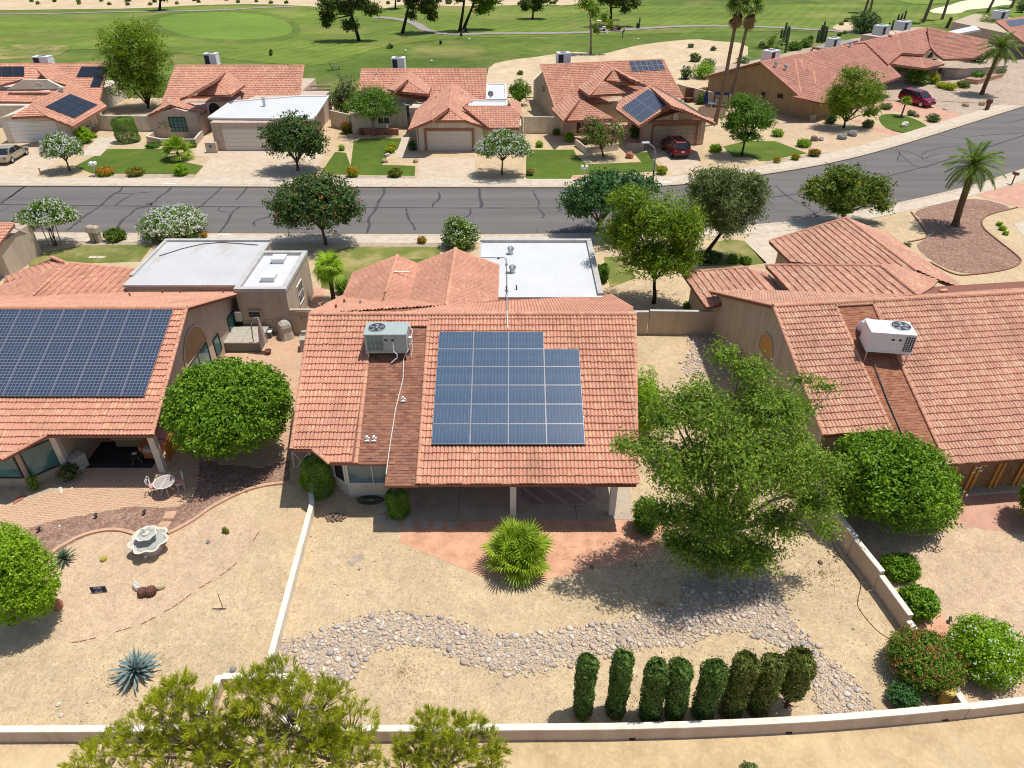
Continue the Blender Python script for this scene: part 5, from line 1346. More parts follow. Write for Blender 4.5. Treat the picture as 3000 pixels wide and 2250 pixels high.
def tree(label,base,blobs,kind,n,leaf,trunk=.14,fork=None,cat='tree',name='tree',group=None,bark='bark',clump=None,per=14,shell=.5,aspect=.5,limbs=9,lean=None,
         bloom=None,rnd=.75,droop=0,stems=1,low=-.75,up=.35,core=.15):
    """base: (region, x, y) of the trunk foot; blobs: (x, y, w, h[, dy]) in the same region"""
    r,bx,by = base; b0 = G(r,bx,by)
    B = []
    for q in blobs:
        e = px_blob(r,q[0],q[1],q[2],q[3],b0.y,q[4] if len(q) > 4 else 0.0); e[0] -= b0.x; e[1] -= b0.y
        if e[2]-e[5] < .15: e[2] = e[5]+.15
        B.append(e)
    root = thing(name,label,cat,(b0.x,b0.y,0),0,group)
    rx = max(e[3] for e in B); lo = min(e[2]-e[5] for e in B)
    fork = fork if fork is not None else max(.35,lo*.9); lean = lean or (B[0][0]*.25,B[0][1]*.25)
    tops = []
    for k in range(limbs):
        e = B[k % len(B)]; a = k*2.4; tops.append((e[0]+e[3]*.62*math.cos(a),e[1]+e[4]*.62*math.sin(a),e[2]+e[5]*random.uniform(-.1,.55)))
    obj('trunk',trunk_mesh('trunk',trunk,fork,tops,M[bark],lean=lean,stems=stems),root)
    obj('crown',crown_mesh('crown',B,n,leaf,LM[kind],clump or rx*.2,per,shell,aspect,up,rnd,low,droop,core),root)
    if bloom: obj('blossoms',blossom_mesh('blossoms',B,bloom[1],bloom[2],LM[bloom[0]],bloom[3] if len(bloom) > 3 else 0.0),root)
    return root
def shrub(label,r,x,y,wpx,hpx,kind,n,leaf,group=None,bloom=None,cat='shrub',name='shrub',clump=None,per=10,shell=.6,tall=None,aspect=.55,extra=(),rnd=.7,squash=1.0,up=.35):
    """a bush standing on the ground, as wide and as high in the photograph as wpx x hpx around (x, y)"""
    g = G(r,x,y+hpx*.22);
    e = px_blob(r,x,y,wpx,hpx,g.y); e[2] = max(e[2],e[5]*.85) if tall is None else tall
    b0 = Vector((e[0],e[1],0)); B = [[0,0,min(e[2],e[5]*1.05),e[3],e[4],e[5]]]
    for q in extra: B.append([q[0]*e[3],q[1]*e[4],q[2]*e[5]*2,q[3]*e[3],q[3]*e[4],q[4]*e[5]])
    b0.z = golf_h(b0.x,b0.y); root = thing(name,label,cat,b0,0,group)
    obj('foliage',crown_mesh('foliage',B,n,leaf,LM[kind],clump or max(e[3]*.16,leaf*1.2),per,shell,aspect,up,rnd,-.95),root)
    mb = MB()
    for k in range(4): a = k*1.6+.4; mb.tube([(0,0,-.05),(e[3]*.3*math.cos(a),e[4]*.3*math.sin(a),e[5]*.6),(e[3]*.6*math.cos(a),e[4]*.6*math.sin(a),e[5]*1.1)],[.05*min(1,e[3]),.03*min(1,e[3]),.008],5)
    mb.build('stem',M['bark'],root,world=False)
    if bloom:
        for bl in ([bloom] if isinstance(bloom[0],str) else bloom): obj('blossoms',blossom_mesh('blossoms',B,bl[1],bl[2],LM[bl[0]],bl[3] if len(bl) > 3 else 0.0),root)
    return root

# ---- big trees near us
tree('big airy green mesquite spreading over the right side of the middle yard',('o',1535,1243),
     [(1600,990,270,250),(1510,880,170,140,1.0),(1660,880,180,140,1.2),(1715,1000,160,150,.3),(1460,1010,170,150),(1545,1120,190,140,-.6),(1620,800,110,70,2.0),(1400,965,100,70),(1720,880,110,60,2.0),(1620,1190,150,80,-.7),(1750,1080,130,110),(1440,900,110,80,.8),(1560,770,60,60,2.2),(1785,835,60,26,2.2),(1735,822,70,24,2.2),(1800,1010,70,60),(1440,1110,110,80),(1680,1130,130,90,-.3),(1785,1140,60,40),(1350,960,50,40),(1525,1185,170,120,-.3),(1610,1195,160,100,-.5),(1465,1165,90,70)],
     'mesquite',56000,.105,.17,2.6,name='mesquite_tree',clump=.42,per=16,shell=.25,aspect=.42,limbs=26,bark='bark_pale',core=.06)
for a in [('tall yellow-green mesquite between the white garage roof and the right house',('o',1412,655),[(1415,470,170,120),(1345,500,110,120),(1480,500,110,120),(1410,550,190,100),(1360,430,90,60),(1470,560,80,80)],'yellowgreen',19000,.15,.13,'bark_dark',.34,4.5),
          ]:
    tree(a[0],a[1],a[2],a[3],a[4],a[5],a[6],name='mesquite_tree',bark=a[7],shell=a[8],clump=.45,aspect=.4)
tree('large round citrus tree filling the gap between the left and middle houses',('o',478,985),[(490,880,265,215),(440,860,130,140),(545,850,150,130)],'citrus',34000,.13,.12,.4,name='citrus_tree',clump=.26,per=12,shell=.72,limbs=6)
ct_r = tree('broad citrus tree with small oranges right of the dividing wall',('o',1945,1130),[(1935,1035,250,215),(1880,985,140,110,.4),(1990,1080,150,130),(1850,1060,110,110)],'citrus',30000,.13,.12,.4,name='citrus_tree',clump=.28,per=12,shell=.6,limbs=6)
B_ = [(0,0,1.75,2.0,1.9,1.6)]
mbf = MB()
for k in range(40):
    d = Vector(unit(rng.normal(size=(1,3)))[0]); d.z = abs(d.z)*.8+.1
    if d.y > .3: d.y = -d.y
    mbf.blob((d.x*2.0+.1,d.y*1.8,1.75+d.z*1.5),(.045,.045,.045),6,4,0)
mbf.build('fruit',LM['fruit'],ct_r,world=False)
tree('bright lime-green citrus bush cut off by the left picture edge',('o',20,1345),[(28,1245,150,215),(75,1290,60,80)],'lime',16000,.085,.1,.3,name='citrus_tree',clump=.2,per=12,shell=.75,limbs=5)
tree('small citrus tree peeking in at the right edge of the lower right terrace',('o',2262,1130),[(2262,1080,100,130)],'citrus',7000,.11,.1,.5,name='citrus_tree',clump=.24,per=12,shell=.7,limbs=5)
shrub('square-cut green hedge behind the mesquite beside the middle house','o',1392,905,70,130,'lime',7000,.07,extra=((0,.9,.5,.95,1.0),(0,-.9,.5,.95,1.0)),name='hedge')
shrub('dark round shrub at the patio corner under the mesquite','o',1395,1125,65,85,'green',4000,.07)
# ---- clipped shrubs by the middle house
def column_shrub(label,p,rx,ry,h,kind,n,leaf,name='shrub',group=None,jit=1.0,mats=None):
    root = thing(name,label,'shrub',p,0,group)
    k = n; a = rng.uniform(0,6.283,k); z = rng.random(k)*h; top = rng.random(k) < .16
    rad = np.where(top,np.sqrt(rng.random(k)),.84+.2*rng.random(k)); z = np.where(top,h*(.93+.07*rng.random(k)),z)
    tp = np.where(z > h*.88,1-.25*((z-h*.88)/(h*.12)),1)*np.where(z < h*.1,.8+z/h*2,1)
    wv = 1+.05*np.sin(a*3+z*2)+.04*np.sin(z*5+a)
    C = np.stack([np.cos(a)*rx*rad*tp*wv,np.sin(a)*ry*rad*tp*wv,z],1); O = np.stack([np.cos(a),np.sin(a),np.where(top,1.5,.25)],1)
    N = unit(O+rng.normal(size=C.shape)*.6)
    obj('foliage',rhombs(C,N,leaf*(.7+.6*rng.random(k)),.5,rng.random(k)*.6+.4*(np.sin(a*4+z*3)*.5+.5),'foliage',LM[kind]),root)
    MB().tube([(0,0,-.05),(0,0,h*.8)],[.05,.02],6).build('stem',M['bark'],root,world=False)
    return root
p = G('h',812,915); column_shrub('square-clipped dark green shrub standing at the left patio edge',(p.x,p.y+.1,0),.50,.42,1.45,'green',5200,.075)
p = G('h',300,800); column_shrub('tall leafy shrub with yellowing leaves against the bay window wall',(p.x,p.y+.35,0),.62,.55,2.1,'citrus',5200,.085)
shrub('yellow-green side growth of the leafy shrub on the white wall','h',215,700,80,110,'lime',900,.08)
p = G('a',825,925); column_shrub('smooth dome-clipped hedge by the white yard wall',(p.x,p.y+.4,0),1.25,1.1,2.6,'green',9000,.12,'hedge')
# ---- the row of cypresses
def cypress_mesh(h,r,n,kind,seed,bare=0.0):
    k = n; a = rng.uniform(0,6.283,k); z = bare*h+(1-bare)*h*rng.random(k); top = rng.random(k) < .14
    rad = np.where(top,np.sqrt(rng.random(k)),.80+.24*rng.random(k)); z = np.where(top,h*(.94+.06*rng.random(k)),z)
    tp = np.where(z > h*.9,np.sqrt(np.maximum(1-((z-h*.9)/(h*.115))**2,.02)),.86+.14*z/h)
    wv = 1+.06*np.sin(a*3+z*3+seed)+.05*np.sin(z*7+a*2+seed)
    C = np.stack([np.cos(a)*r*rad*tp*wv,np.sin(a)*r*rad*tp*wv,z],1)
    ax = unit(np.stack([np.cos(a)*.5,np.sin(a)*.5,np.full(k,1.0)],1)+rng.normal(size=C.shape)*.35)
    N = unit(np.stack([np.cos(a),np.sin(a),np.where(top,1.2,.2)],1)+rng.normal(size=C.shape)*.45)
    sp = rng.random(k) < .03; C = C*np.where(sp,1.07,1.0)[:,None]; inn = rng.random(k) < .25; C[inn,:2] *= .72; sz = np.where(inn,2.4,1.25)
    return rhombs(C,N,.085*sz*(.6+.8*rng.random(k)),.42,np.clip(rng.random(k)*.65+.35*(np.sin(a*5+z*6+seed)*.5+.5)*1.0,0,1),'foliage',LM[kind],axis=ax)
CY = [(1785,1010,1820,545),(2010,1000,2042,545)]
cyp = [('k',1785,1018),('k',2000,1012),('o',1405,1562),('o',1459,1560),('o',1518,1557),('o',1578,1553),('o',1638,1548),('o',1702,1540)]
cl = ['clipped columnar cypress at the left end of the row, standing apart','second clipped columnar cypress from the left, slim and upright','third columnar cypress from the left, first of the close-set six',
      'fourth columnar cypress from the left of the row','fifth columnar cypress from the left of the row','sixth columnar cypress from the left, sunlit on its right side','seventh columnar cypress, bronzed, next to the last of the row','last cypress at the right end, bronzed with a bare brown foot']
for k,(r_,x_,y_) in enumerate(cyp):
    p = G(r_,x_,y_); h = (3.15,3.2,3.0,2.95,2.9,3.0,2.9,2.75)[k]; rr = (.36,.37,.42,.41,.43,.46,.44,.52)[k]
    root = thing('cypress',cl[k],'cypress',(p.x,p.y+.22,0),0,'row of clipped cypresses'); root.rotation_euler = (rng.uniform(-.03,.03),rng.uniform(-.02,.05),k*1.3)
    obj('foliage',cypress_mesh(h,rr,6500,'cypress' if k < 5 else 'cypress_dry',k*1.7,.03 if k < 7 else .36),root)
    mb = MB(); mb.tube([(0,0,-.05),(0,0,h*.85)],[.07,.02],6)
    if k == 7:
        for j in range(26): a = j*2.4; mb.tube([(0,0,.1+.02*j),(.3*math.cos(a),.3*math.sin(a),.35+.03*j),(.5*math.cos(a),.5*math.sin(a),.75+.02*j)],[.02,.012,.004],4)
    mb.build('trunk',M['bark'],root,world=False)
# ---- pines in front
def pine(label,base,tips,trunk_h,n_needles=30,group='pines below us'):
    """tips: tuft clusters (x, y, z, radius, how many); long needles in brushes at the branch ends"""
    root = thing('pine_tree',label,'pine',base,0,group); mb = MB(); C = []; A = []; S_ = []; T = []
    top = Vector((0,0,trunk_h)); mb.tube([(0,0,-.1),(.1,.05,trunk_h*.35),(-.05,0,trunk_h*.7),top],[.17,.14,.09,.03],7)
    for (cx,cy,cz,rad,cnt) in tips:
        cnt = int(cnt*1.6)
        c = Vector((cx,cy,cz)); st = Vector((0,0,min(trunk_h*.9,max(.4,cz-rad*1.1)))); md = st+(c-st)*.55+Vector((0,0,.1)); mb.tube([st,md,c-Vector((0,0,rad*.3))],[.06,.04,.02],5)
        for k in range(cnt):
            d = unit(rng.normal(size=(1,3)))[0]; d[2] = abs(d[2])*.9-.25; q = np.array(c)+d*rad*np.array([1,1,1.05])*(.35+.65*rng.random()**.5)
            ax = unit((d*.55+np.array([0,0,.8])+rng.normal(size=3)*.3)[None])[0]
            if k % 2 == 0: mb.tube([c-Vector((0,0,rad*.3))+Vector((q-np.array(c)))*.25,Vector(q-ax*.10)],[.016,.006],4)
            tt = rng.random(); L = rng.uniform(.15,.27); m = n_needles
            dd = unit(ax[None]*1.15+rng.normal(size=(m,3))*.52); o_ = q[None]+ax[None]*rng.uniform(-.14,.08,(m,1))
            C.append(o_+dd*L*.5); A.append(dd); S_.append(np.full(m,L)*rng.uniform(.7,1.15,m)); T.append(np.clip(tt*.55+rng.random(m)*.45,0,1))
    C = np.concatenate(C); A = np.concatenate(A); S_ = np.concatenate(S_); T = np.concatenate(T)
    N = unit(np.cross(A,unit(rng.normal(size=A.shape))))
    obj('crown',rhombs(C,N,S_*1.05,.095,T,'crown',LM['pine'],axis=A),root)
    mb.build('trunk',M['bark_pale'],root,world=False,smooth=True)
    return root
def pine_tips(r,base,lst,Y):
    out_ = []
    for (x,y,wpx,cnt,dy) in lst:
        p = GY(r,x,y,Y+dy); k = mpp(r,Y+dy,p.z); out_.append((p.x-base[0],p.y-base[1],p.z,wpx/2*k,cnt))
    return out_
b_ = (-4.75,10.6,0)
pine('middle pine, the tallest of the three, overlapping the wall alcove',b_,pine_tips('o',b_,[(630,1560,230,95,.2),(540,1490,100,34,.2),(600,1470,110,36,.5),(690,1520,130,48,.3),(755,1570,130,44,.2),(560,1600,170,60,0),(700,1630,190,70,-.3),(610,1660,190,60,-.4),(770,1640,110,36,0),(520,1560,110,32,.2)],10.6),4.2)
b_ = (-7.2,10.4,0)
pine('left pine with its bushy lower boughs reaching over the front wall',b_,pine_tips('o',b_,[(350,1530,90,26,.3),(380,1500,90,30,.3),(440,1540,120,36,.2),(310,1590,130,40,.2),(400,1590,160,56,.1),(460,1600,140,44,0),(250,1620,120,36,0),(190,1650,110,30,.1),(350,1650,180,56,-.2),(480,1660,140,40,-.2)],10.4),3.3)
b_ = (-1.85,10.9,0)
pine('right pine, a small wide crown in front of the white wall',b_,pine_tips('o',b_,[(965,1610,150,52,.1),(925,1570,90,28,.2),(1010,1590,110,34,.2),(1050,1620,100,32,.1),(895,1620,110,36,.1),(960,1660,190,52,-.2),(1060,1655,80,24,-.1),(870,1655,90,26,-.1)],10.9),2.7)

# ---- palms
def frond_mesh(L,n,leaflet,mat,droop=.9,wd=.045,name='frond',lift=.5):
    """feather frond along +x: arching midrib with two ranks of leaflets"""
    C = []; A = []; N = []; S_ = []; mb = MB(); pts = []
    for i in range(9): t = i/8; pts.append(Vector((L*t*(1-.12*t*droop),0,L*(lift*t-droop*.62*t*t))))
    V = []; F = []; T = []
    def at(t):
        k = min(int(t*8),7); u = t*8-k; return pts[k]+(pts[k+1]-pts[k])*u,(pts[k+1]-pts[k]).normalized()
    for i in range(8):
        a,b = pts[i],pts[i+1]; wa,wb = .035*(1-i/9),.035*(1-(i+1)/9); q = len(V)
        V += [(a.x,-wa,a.z),(a.x,wa,a.z),(b.x,wb,b.z),(b.x,-wb,b.z)]; F.append((q,q+1,q+2,q+3)); T.append(.95)
    for i in range(n):
        t = .10+.9*i/n; p,d = at(t); l = leaflet*(.45+.75*math.sin(math.pi*min(1,t*.95+.06)))*rng.uniform(.85,1.1)
        for s in (-1,1):
            e = (d*.62+Vector((0,s*.78,0))+Vector((0,0,.22-.5*t*droop))).normalized(); w_ = e.cross(Vector((0,0,1))).normalized()*wd; q = len(V)
            m = p+e*l*.5+Vector((0,0,.02)); tip = p+e*l-Vector((0,0,.16*l))
            V += [tuple(p),tuple(m+w_*.5),tuple(tip),tuple(m-w_*.5)]; F.append((q,q+1,q+2,q+3)); T.append(float(np.clip(rng.normal(.5,.2),0,1)))
    return np_mesh(name,np.array(V,dtype=np.float32),np.array(F),mat,np.array(T))
def fan_mesh(R,n,mat,petiole=.6,spread=2.3,name='leaf',droop=.25):
    V = []; F = []; T = []
    V += [(0,-.012,0),(0,.012,0),(petiole,.01,.0),(petiole,-.01,0)]; F.append((0,1,2,3)); T.append(.9)
    for i in range(n):
        a = -spread+2*spread*i/(n-1); r = R*(.82+.18*math.cos(a*.6))*rng.uniform(.9,1.05); d = Vector((math.cos(a),math.sin(a),0)); w_ = Vector((-d.y,d.x,0))*R*.055; o_ = Vector((petiole,0,0)); q = len(V)
        m = o_+d*r*.55+Vector((0,0,.04)); V += [tuple(o_),tuple(m+w_),tuple(o_+d*r+Vector((0,0,-droop*r))),tuple(m-w_)]; F.append((q,q+1,q+2,q+3)); T.append(float(np.clip(rng.normal(.5,.22),0,1)))
    return np_mesh(name,np.array(V,dtype=np.float32),np.array(F),mat,np.array(T))
def orient(o,p,az,el,roll=0.0,s=1.0):
    o.matrix_local = Matrix.Translation(p) @ Matrix.Rotation(az,4,'Z') @ Matrix.Rotation(-el,4,'Y') @ Matrix.Rotation(roll,4,'X') @ Matrix.Scale(s,4)
def ringed_trunk(pts,r0,r1,n=9,flare=1.3,rough=.06,step=.12):
    pts = [Vector(p) for p in pts]; L = sum((pts[i+1]-pts[i]).length for i in range(len(pts)-1)); k = max(6,int(L/step)); P_ = []; R_ = []
    sm = smooth_loop(pts,3,False); rs = resample3(sm,L/k)
    for i,p in enumerate(rs):
        t = i/(len(rs)-1); r = r0+(r1-r0)*t
        if t < .12: r *= flare-(flare-1)*t/.12
        P_.append(p); R_.append(r*(1+rough*(1 if i % 2 else -1)))
    return MB().tube(P_,R_,n)
def resample3(pts,step):
    out_ = [pts[0]]; acc = 0.0
    for i in range(len(pts)-1):
        a,b = pts[i],pts[i+1]; L = (b-a).length
        while acc+L >= step and L > 1e-9:
            k = (step-acc)/L; a = a+(b-a)*k; L = (b-a).length; out_.append(a); acc = 0.0
        acc += L
    if (out_[-1]-pts[-1]).length > 1e-4: out_.append(pts[-1])
    return out_
FR1 = [frond_mesh(2.7,34,.55,LM['palm'],.9+.15*k,.05) for k in range(3)]
def date_palm(label,base,top,nf,L=1.0,group='date palms',skirt=True):
    root = thing('date_palm',label,'palm',base,0,group); t = Vector(top)-Vector(base)
    ringed_trunk([(0,0,-.1),t*.35+Vector((-.05,0,0)),t*.75,t],.27,.24,10,1.4,.05).build('trunk',M['palm_trunk'],root,world=False)
    MB().lathe([(.2,-.35),(.36,-.1),(.34,.15),(.12,.4)],t,10).build('crown_boss',M['palm_trunk'],root,world=False)
    for k in range(nf):
        f = bpy.data.objects.new('frond',FR1[k % 3]); link(f,root); u = k/nf
        orient(f,t+Vector((0,0,.1)),k*2.39996,math.radians(72-112*u**.8+rng.uniform(-8,8)),rng.uniform(-.3,.3),L*rng.uniform(.85,1.08))
    return root
b = G('f',1765,355); tp = GY('f',1880,-10,b.y-.2)
date_palm('feathery date palm leaning right over the red gravel island',b,tp,46,1.0)
b = G('c',1935,615); tp = GY('c',2055,330,b.y)
date_palm('date palm across the street in front of the salmon courtyard',b,tp,46,1.12)
b = G('c',560,330); tp = Vector((b.x,b.y,.6))
date_palm('short trunkless date palm beyond the golf-side houses by the cacti',(b.x,b.y,0),tp,30,1.15)
FAN = [fan_mesh(.78,14,LM['fan'],.62,1.7,droop=.2),fan_mesh(.7,14,LM['fan'],.55,1.9,droop=.35)]
# multi-stemmed fan palm on the salmon terrace
b = G('h',1575,1235)
fp = thing('fan_palm','bushy fan palm with many stems standing on the salmon terrace','palm',(b.x,b.y,0))
for hx,hy,hz in ((0,.2,.85),(.55,0,.75),(-.55,.05,.7),(.15,-.5,.5),(-.4,-.45,.5),(.6,-.45,.5),(-.2,.5,1.05),(.45,.45,.95)):
    MB().tube([(hx*.4,hy*.4,-.05),(hx*.9,hy*.9,hz*.9)],[.09,.07],7).build('stem',M['palm_trunk'],fp,world=False)
    for k in range(11):
        f = bpy.data.objects.new('leaf',FAN[k % 2]); link(f,fp); u = k/11
        orient(f,Vector((hx*.9,hy*.9,hz*.9)),k*2.4+hx*9,math.radians(82-92*u+rng.uniform(-10,10)),rng.uniform(-.5,.5),rng.uniform(.74,1.02))
b = G('d',2165,850); tp = GY('d',2130,640,b.y)
fp = thing('fan_palm','slim young palm with bright fresh leaves beside the middle house gables','palm',(b.x,b.y,0)); t = tp-b
ringed_trunk([(0,0,-.1),t*.5,t],.16,.13,9,1.2,.1).build('trunk',M['bark_dark'],fp,world=False)
FF2 = [fan_mesh(.75,19,LM['fanfresh'],.6,1.9,droop=.45)]
for k in range(30):
    f = bpy.data.objects.new('leaf',FF2[0]); link(f,fp); orient(f,t,k*2.4,math.radians(75-125*(k/30)**.9+rng.uniform(-9,9)),rng.uniform(-.4,.4),rng.uniform(.8,1.1))
# tall washingtonia palms: two with heads in the picture, the others lose theirs above its edge
FW = fan_mesh(1.05,18,LM['palm'],.75,2.0,droop=.4); FD = fan_mesh(.85,11,LM['dryfrond'],.6,1.0,droop=.5)
def wash(label,base,top,r=.2,nf=34,nd=26,group='tall fan palms'):
    root = thing('fan_palm',label,'palm',base,0,group); t = Vector(top)-Vector(base)
    ringed_trunk([(0,0,-.1),t*.3+Vector((.15,0,0)),t*.7,t],r*1.15,r*.8,8,1.4,.02,.3).build('trunk',M['wash_trunk'],root,world=False)
    for k in range(nf):
        f = bpy.data.objects.new('leaf',FW); link(f,root); orient(f,t,k*2.4,math.radians(75-105*(k/nf)+rng.uniform(-9,9)),rng.uniform(-.4,.4),rng.uniform(.9,1.15))
    for k in range(nd):
        f = bpy.data.objects.new('dead_leaf',FD); link(f,root); orient(f,t-Vector((0,0,.2+rng.random()*.9)),k*2.4,math.radians(-70+rng.uniform(-10,10)),rng.uniform(-.5,.5),rng.uniform(.9,1.3))
    return root
b = G('c',208,805); wash('tall fan palm standing left of its twin, by the walled side yard',b,GY('c',372,20,b.y-1),.22)
b = G('c',292,690); wash('tall fan palm with a dry skirt, right of its twin',b,GY('c',448,40,b.y),.22)
for lab,(x0,y0,x1,y1),r_ in (('distant palm trunk, left of a close pair at the top edge',(1160,130,1200,0),.26),('distant palm trunk, right of a close pair at the top edge',(1208,95,1228,0),.24),('thick leaning palm trunk left of the sand bunker',(1550,165,1612,0),.3),
     ('palm trunk rising in front of the sand bunker',(1672,148,1718,0),.26),('short-looking palm trunk crossing the far end of the bunker',(1972,84,2012,0),.26),('palm trunk at the top right by the bunker tip',(2125,54,2148,0),.26)):
    b = G('c',x0,y0); d = GY('c',x1,y1,b.y)-b; wash(lab,b,b+d*(1+9.5/max(d.length,1)),r_,26,14)
b = G('c',1700,200); o_ = tag(ringed_trunk([(b.x,b.y,-.1),(b.x+.3,b.y,1.2),(b.x+.5,b.y,2.5)],.34,.3,9,1.1,.05).build('palm_stump',M['palm_trunk'],loc=(b.x,b.y,0)),'topless palm stump behind the far tiled roof','stump')

# ---- trees along the street and beyond
CAR = dict(name='carob_tree',bark='bark',clump=.40,per=16,shell=.55,aspect=.55)
tree('dark round carob tree on the driveway between two lawns across the street',('a',1930,1105),[(1905,870,400,300),(1830,900,260,230),(2000,930,240,220)],'dark',9500,.17,.15,bloom=('rust',160,.13),**CAR)
tree('dark carob tree with rusty tips standing in our side of the street verge',('o',704,528),[(680,440,180,115),(625,450,100,90),(735,445,100,100),(680,400,110,60)],'dark',13000,.15,.13,bloom=('rust',300,.12),**CAR)
tree('deep blue-green broad tree at the near kerb right of the white roof',('o',1290,505),[(1310,420,170,95),(1255,440,90,80),(1370,400,100,60),(1310,390,110,50)],'bluegreen',12000,.16,.15,bloom=None,**CAR)
tree('loose grey-green olive tree leaning right over the near kerb',('f',135,565),[(280,190,400,340),(130,120,240,240),(430,190,260,300),(290,330,320,200,-.3),(190,60,240,150),(450,80,200,160),(280,60,260,160),(180,270,220,200)],'olive',20000,.20,.16,fork=2.0,name='olive_tree',bark='bark_dark',clump=.5,per=16,shell=.35,aspect=.28,lean=(1.0,0),droop=.5)
tree('yellow-tipped tree at the near kerb in front of the curving street',('f',1035,335),[(1060,130,380,260),(900,130,260,220),(1230,130,240,230),(1050,20,260,120),(1010,240,220,80),(1290,230,120,90)],'sissoo',11000,.17,.13,name='sissoo_tree',bark='bark',clump=.45,per=14,shell=.45)
tree('big feathery yellow-green tree between the two left houses across the street',('a',960,700),[(870,290,430,330),(760,330,240,280),(980,350,260,300),(880,520,420,260),(780,450,240,240),(960,540,240,260),(860,190,260,140)],'yellowgreen',14000,.2,.17,name='mesquite_tree',bark='bark_dark',clump=.6,per=16,shell=.45,aspect=.4)
tree('neat rounded green tree in front of the third house entry',('b',212,880),[(200,680,360,200),(110,690,180,160),(300,690,180,160),(200,600,220,100)],'green',7000,.15,.13,name='ash_tree',bark='bark_pale',clump=.4,shell=.5,aspect=.4)
tree('yellow-green mesquite before the big tan gable end',('c',1040,830),[(1110,600,340,270),(1000,640,200,220),(1230,600,200,230),(1110,480,200,120),(1030,720,180,120),(1220,720,140,100)],'yellowgreen',10000,.17,.13,name='mesquite_tree',bark='bark_dark',clump=.45,shell=.4,aspect=.4)
tree('fresh green ash tree on the lawn left of the tan gable',('c',385,1010),[(430,750,300,250),(330,790,160,200),(530,770,160,170),(380,660,180,130),(410,880,220,90)],'green',9000,.16,.12,name='ash_tree',bark='bark_dark',clump=.42,shell=.42,aspect=.45)
tree('pink-flowering crape tree in a low planter by the fourth house',('b',1700,1020),[(1640,850,200,180),(1760,860,200,180),(1690,900,220,130),(1620,790,120,90)],'green',3500,.15,.1,name='oleander_tree',bark='bark',clump=.35,shell=.45,bloom=('pink',1500,.13,-.3))
for lab,base,bl in (('white-blossomed oleander tree beside the beige car',('a',455,1108),[(395,960,230,150),(330,980,120,110),(450,970,140,110),(370,900,120,70)]),
                      ('white-blossomed oleander tree in full bloom beside the third house driveway',('b',1042,1135),[(1050,940,330,160),(950,970,160,120),(1150,970,160,120),(1045,880,170,80)])):
    tree(lab,base,bl,'oleander',5200,.18,.09,name='oleander_tree',clump=.35,shell=.55,bloom=('white',2400,.13,-.45),group='white oleander trees',low=-.4)
o_t = tree('white oleander tree on three staked stems at the left of our street side',('d',360,485),[(300,290,330,130),(190,330,180,110),(430,300,150,100),(290,230,200,80),(180,360,150,70)],'oleander',6500,.16,.09,name='oleander_tree',clump=.3,shell=.55,bloom=('white',2800,.12,-.4),group='white oleander trees',stems=3,low=-.4)
for sx,sy in ((-.55,.1),(.5,.0)): MB().bar((sx,sy,-.05),(sx*1.2,sy,1.7),.05).build('stake',M['beam'],o_t,world=False)
shrub('wide white oleander bush against the stained flat roof','d',1130,370,400,230,'oleander',8000,.15,bloom=('white',2700,.12,-.1),name='oleander_bush',clump=.3,cat='shrub')
shrub('open white oleander bush left of the bright white garage roof','e',775,450,240,200,'oleander',4200,.15,bloom=('white',620,.10,-.2),name='oleander_bush',clump=.3,extra=((-.3,0,.8,.5,.5),(.35,0,.6,.5,.5)))
tree('round orange tree in the gap behind the white flat roof',('b',1160,680),[(1150,600,140,150)],'citrus',2600,.15,.08,name='citrus_tree',clump=.3)
tree('grey-green shrubby tree at the left corner of the third house',('b',40,760),[(40,580,150,200),(-30,640,120,160),(20,690,150,120)],'olive',3600,.16,.08,name='olive_tree',clump=.35)

# ---- golf course trees
def golf_tree(label,base,blobs,kind='euc',n=3200,leaf=.42,trunk=.28,bark='bark_dark',tops=None,shell=.3,clump=.8,name='pine_tree',trunk_pts=None,group='trees on the golf course',droop=0):
    r,bx,by = base; b0 = G(r,bx,by); hz = golf_h(b0.x,b0.y); root = thing(name,label,'tree',(b0.x,b0.y,hz),0,group); B = []
    for q in blobs:
        e = px_blob(r,q[0],q[1],q[2],q[3],b0.y,q[4] if len(q) > 4 else 0); e[0] -= b0.x; e[1] -= b0.y; B.append(e)
    mb = MB(); c0 = Vector(trunk_top(r,trunk_pts,b0)) if trunk_pts else Vector((B[0][0]*.6,0,B[0][2]*.8))
    mb.tube([(0,0,-.3),c0*.5+Vector((.1,0,0)),c0],[trunk*1.3,trunk*.9,trunk*.6],7)
    for e in B:
        c = Vector(e[:3]); st = c0 if e[2] > c0.z*.9 else c0*.75; mb.tube([st,st+(c-st)*.5+Vector((0,0,.3)),c],[trunk*.5,trunk*.3,trunk*.1],5)
        for k in range(5): a = k*1.3; mb.tube([c,c+Vector((e[3]*.7*math.cos(a),e[4]*.7*math.sin(a),e[5]*.5))],[trunk*.15,.02],4)
    mb.build('trunk',M[bark],root,world=False,smooth=True)
    obj('crown',crown_mesh('crown',B,n,leaf,LM[kind],clump,14,shell,.4,.3,.8,-.8,droop),root)
    return root
def trunk_top(r,t,b0): p = GY(r,t[0],t[1],b0.y); return (p.x-b0.x,0,p.z)
golf_tree('leaning golf course pine with a wide crown, left of the cart path',('b',118,280),[(30,60,130,110),(130,40,150,90),(-60,30,190,110),(-90,120,110,90),(200,80,130,80),(60,180,120,70),(-100,170,60,50),(90,-60,220,110)],n=6500,trunk_pts=(50,60))
golf_tree('golf course pine with a bare trunk beside the bend of the cart path',('b',393,236),[(560,60,130,120),(590,120,70,90),(450,30,90,110),(500,-40,240,120),(455,110,50,60),(620,10,80,60)],n=5200,trunk_pts=(450,0))
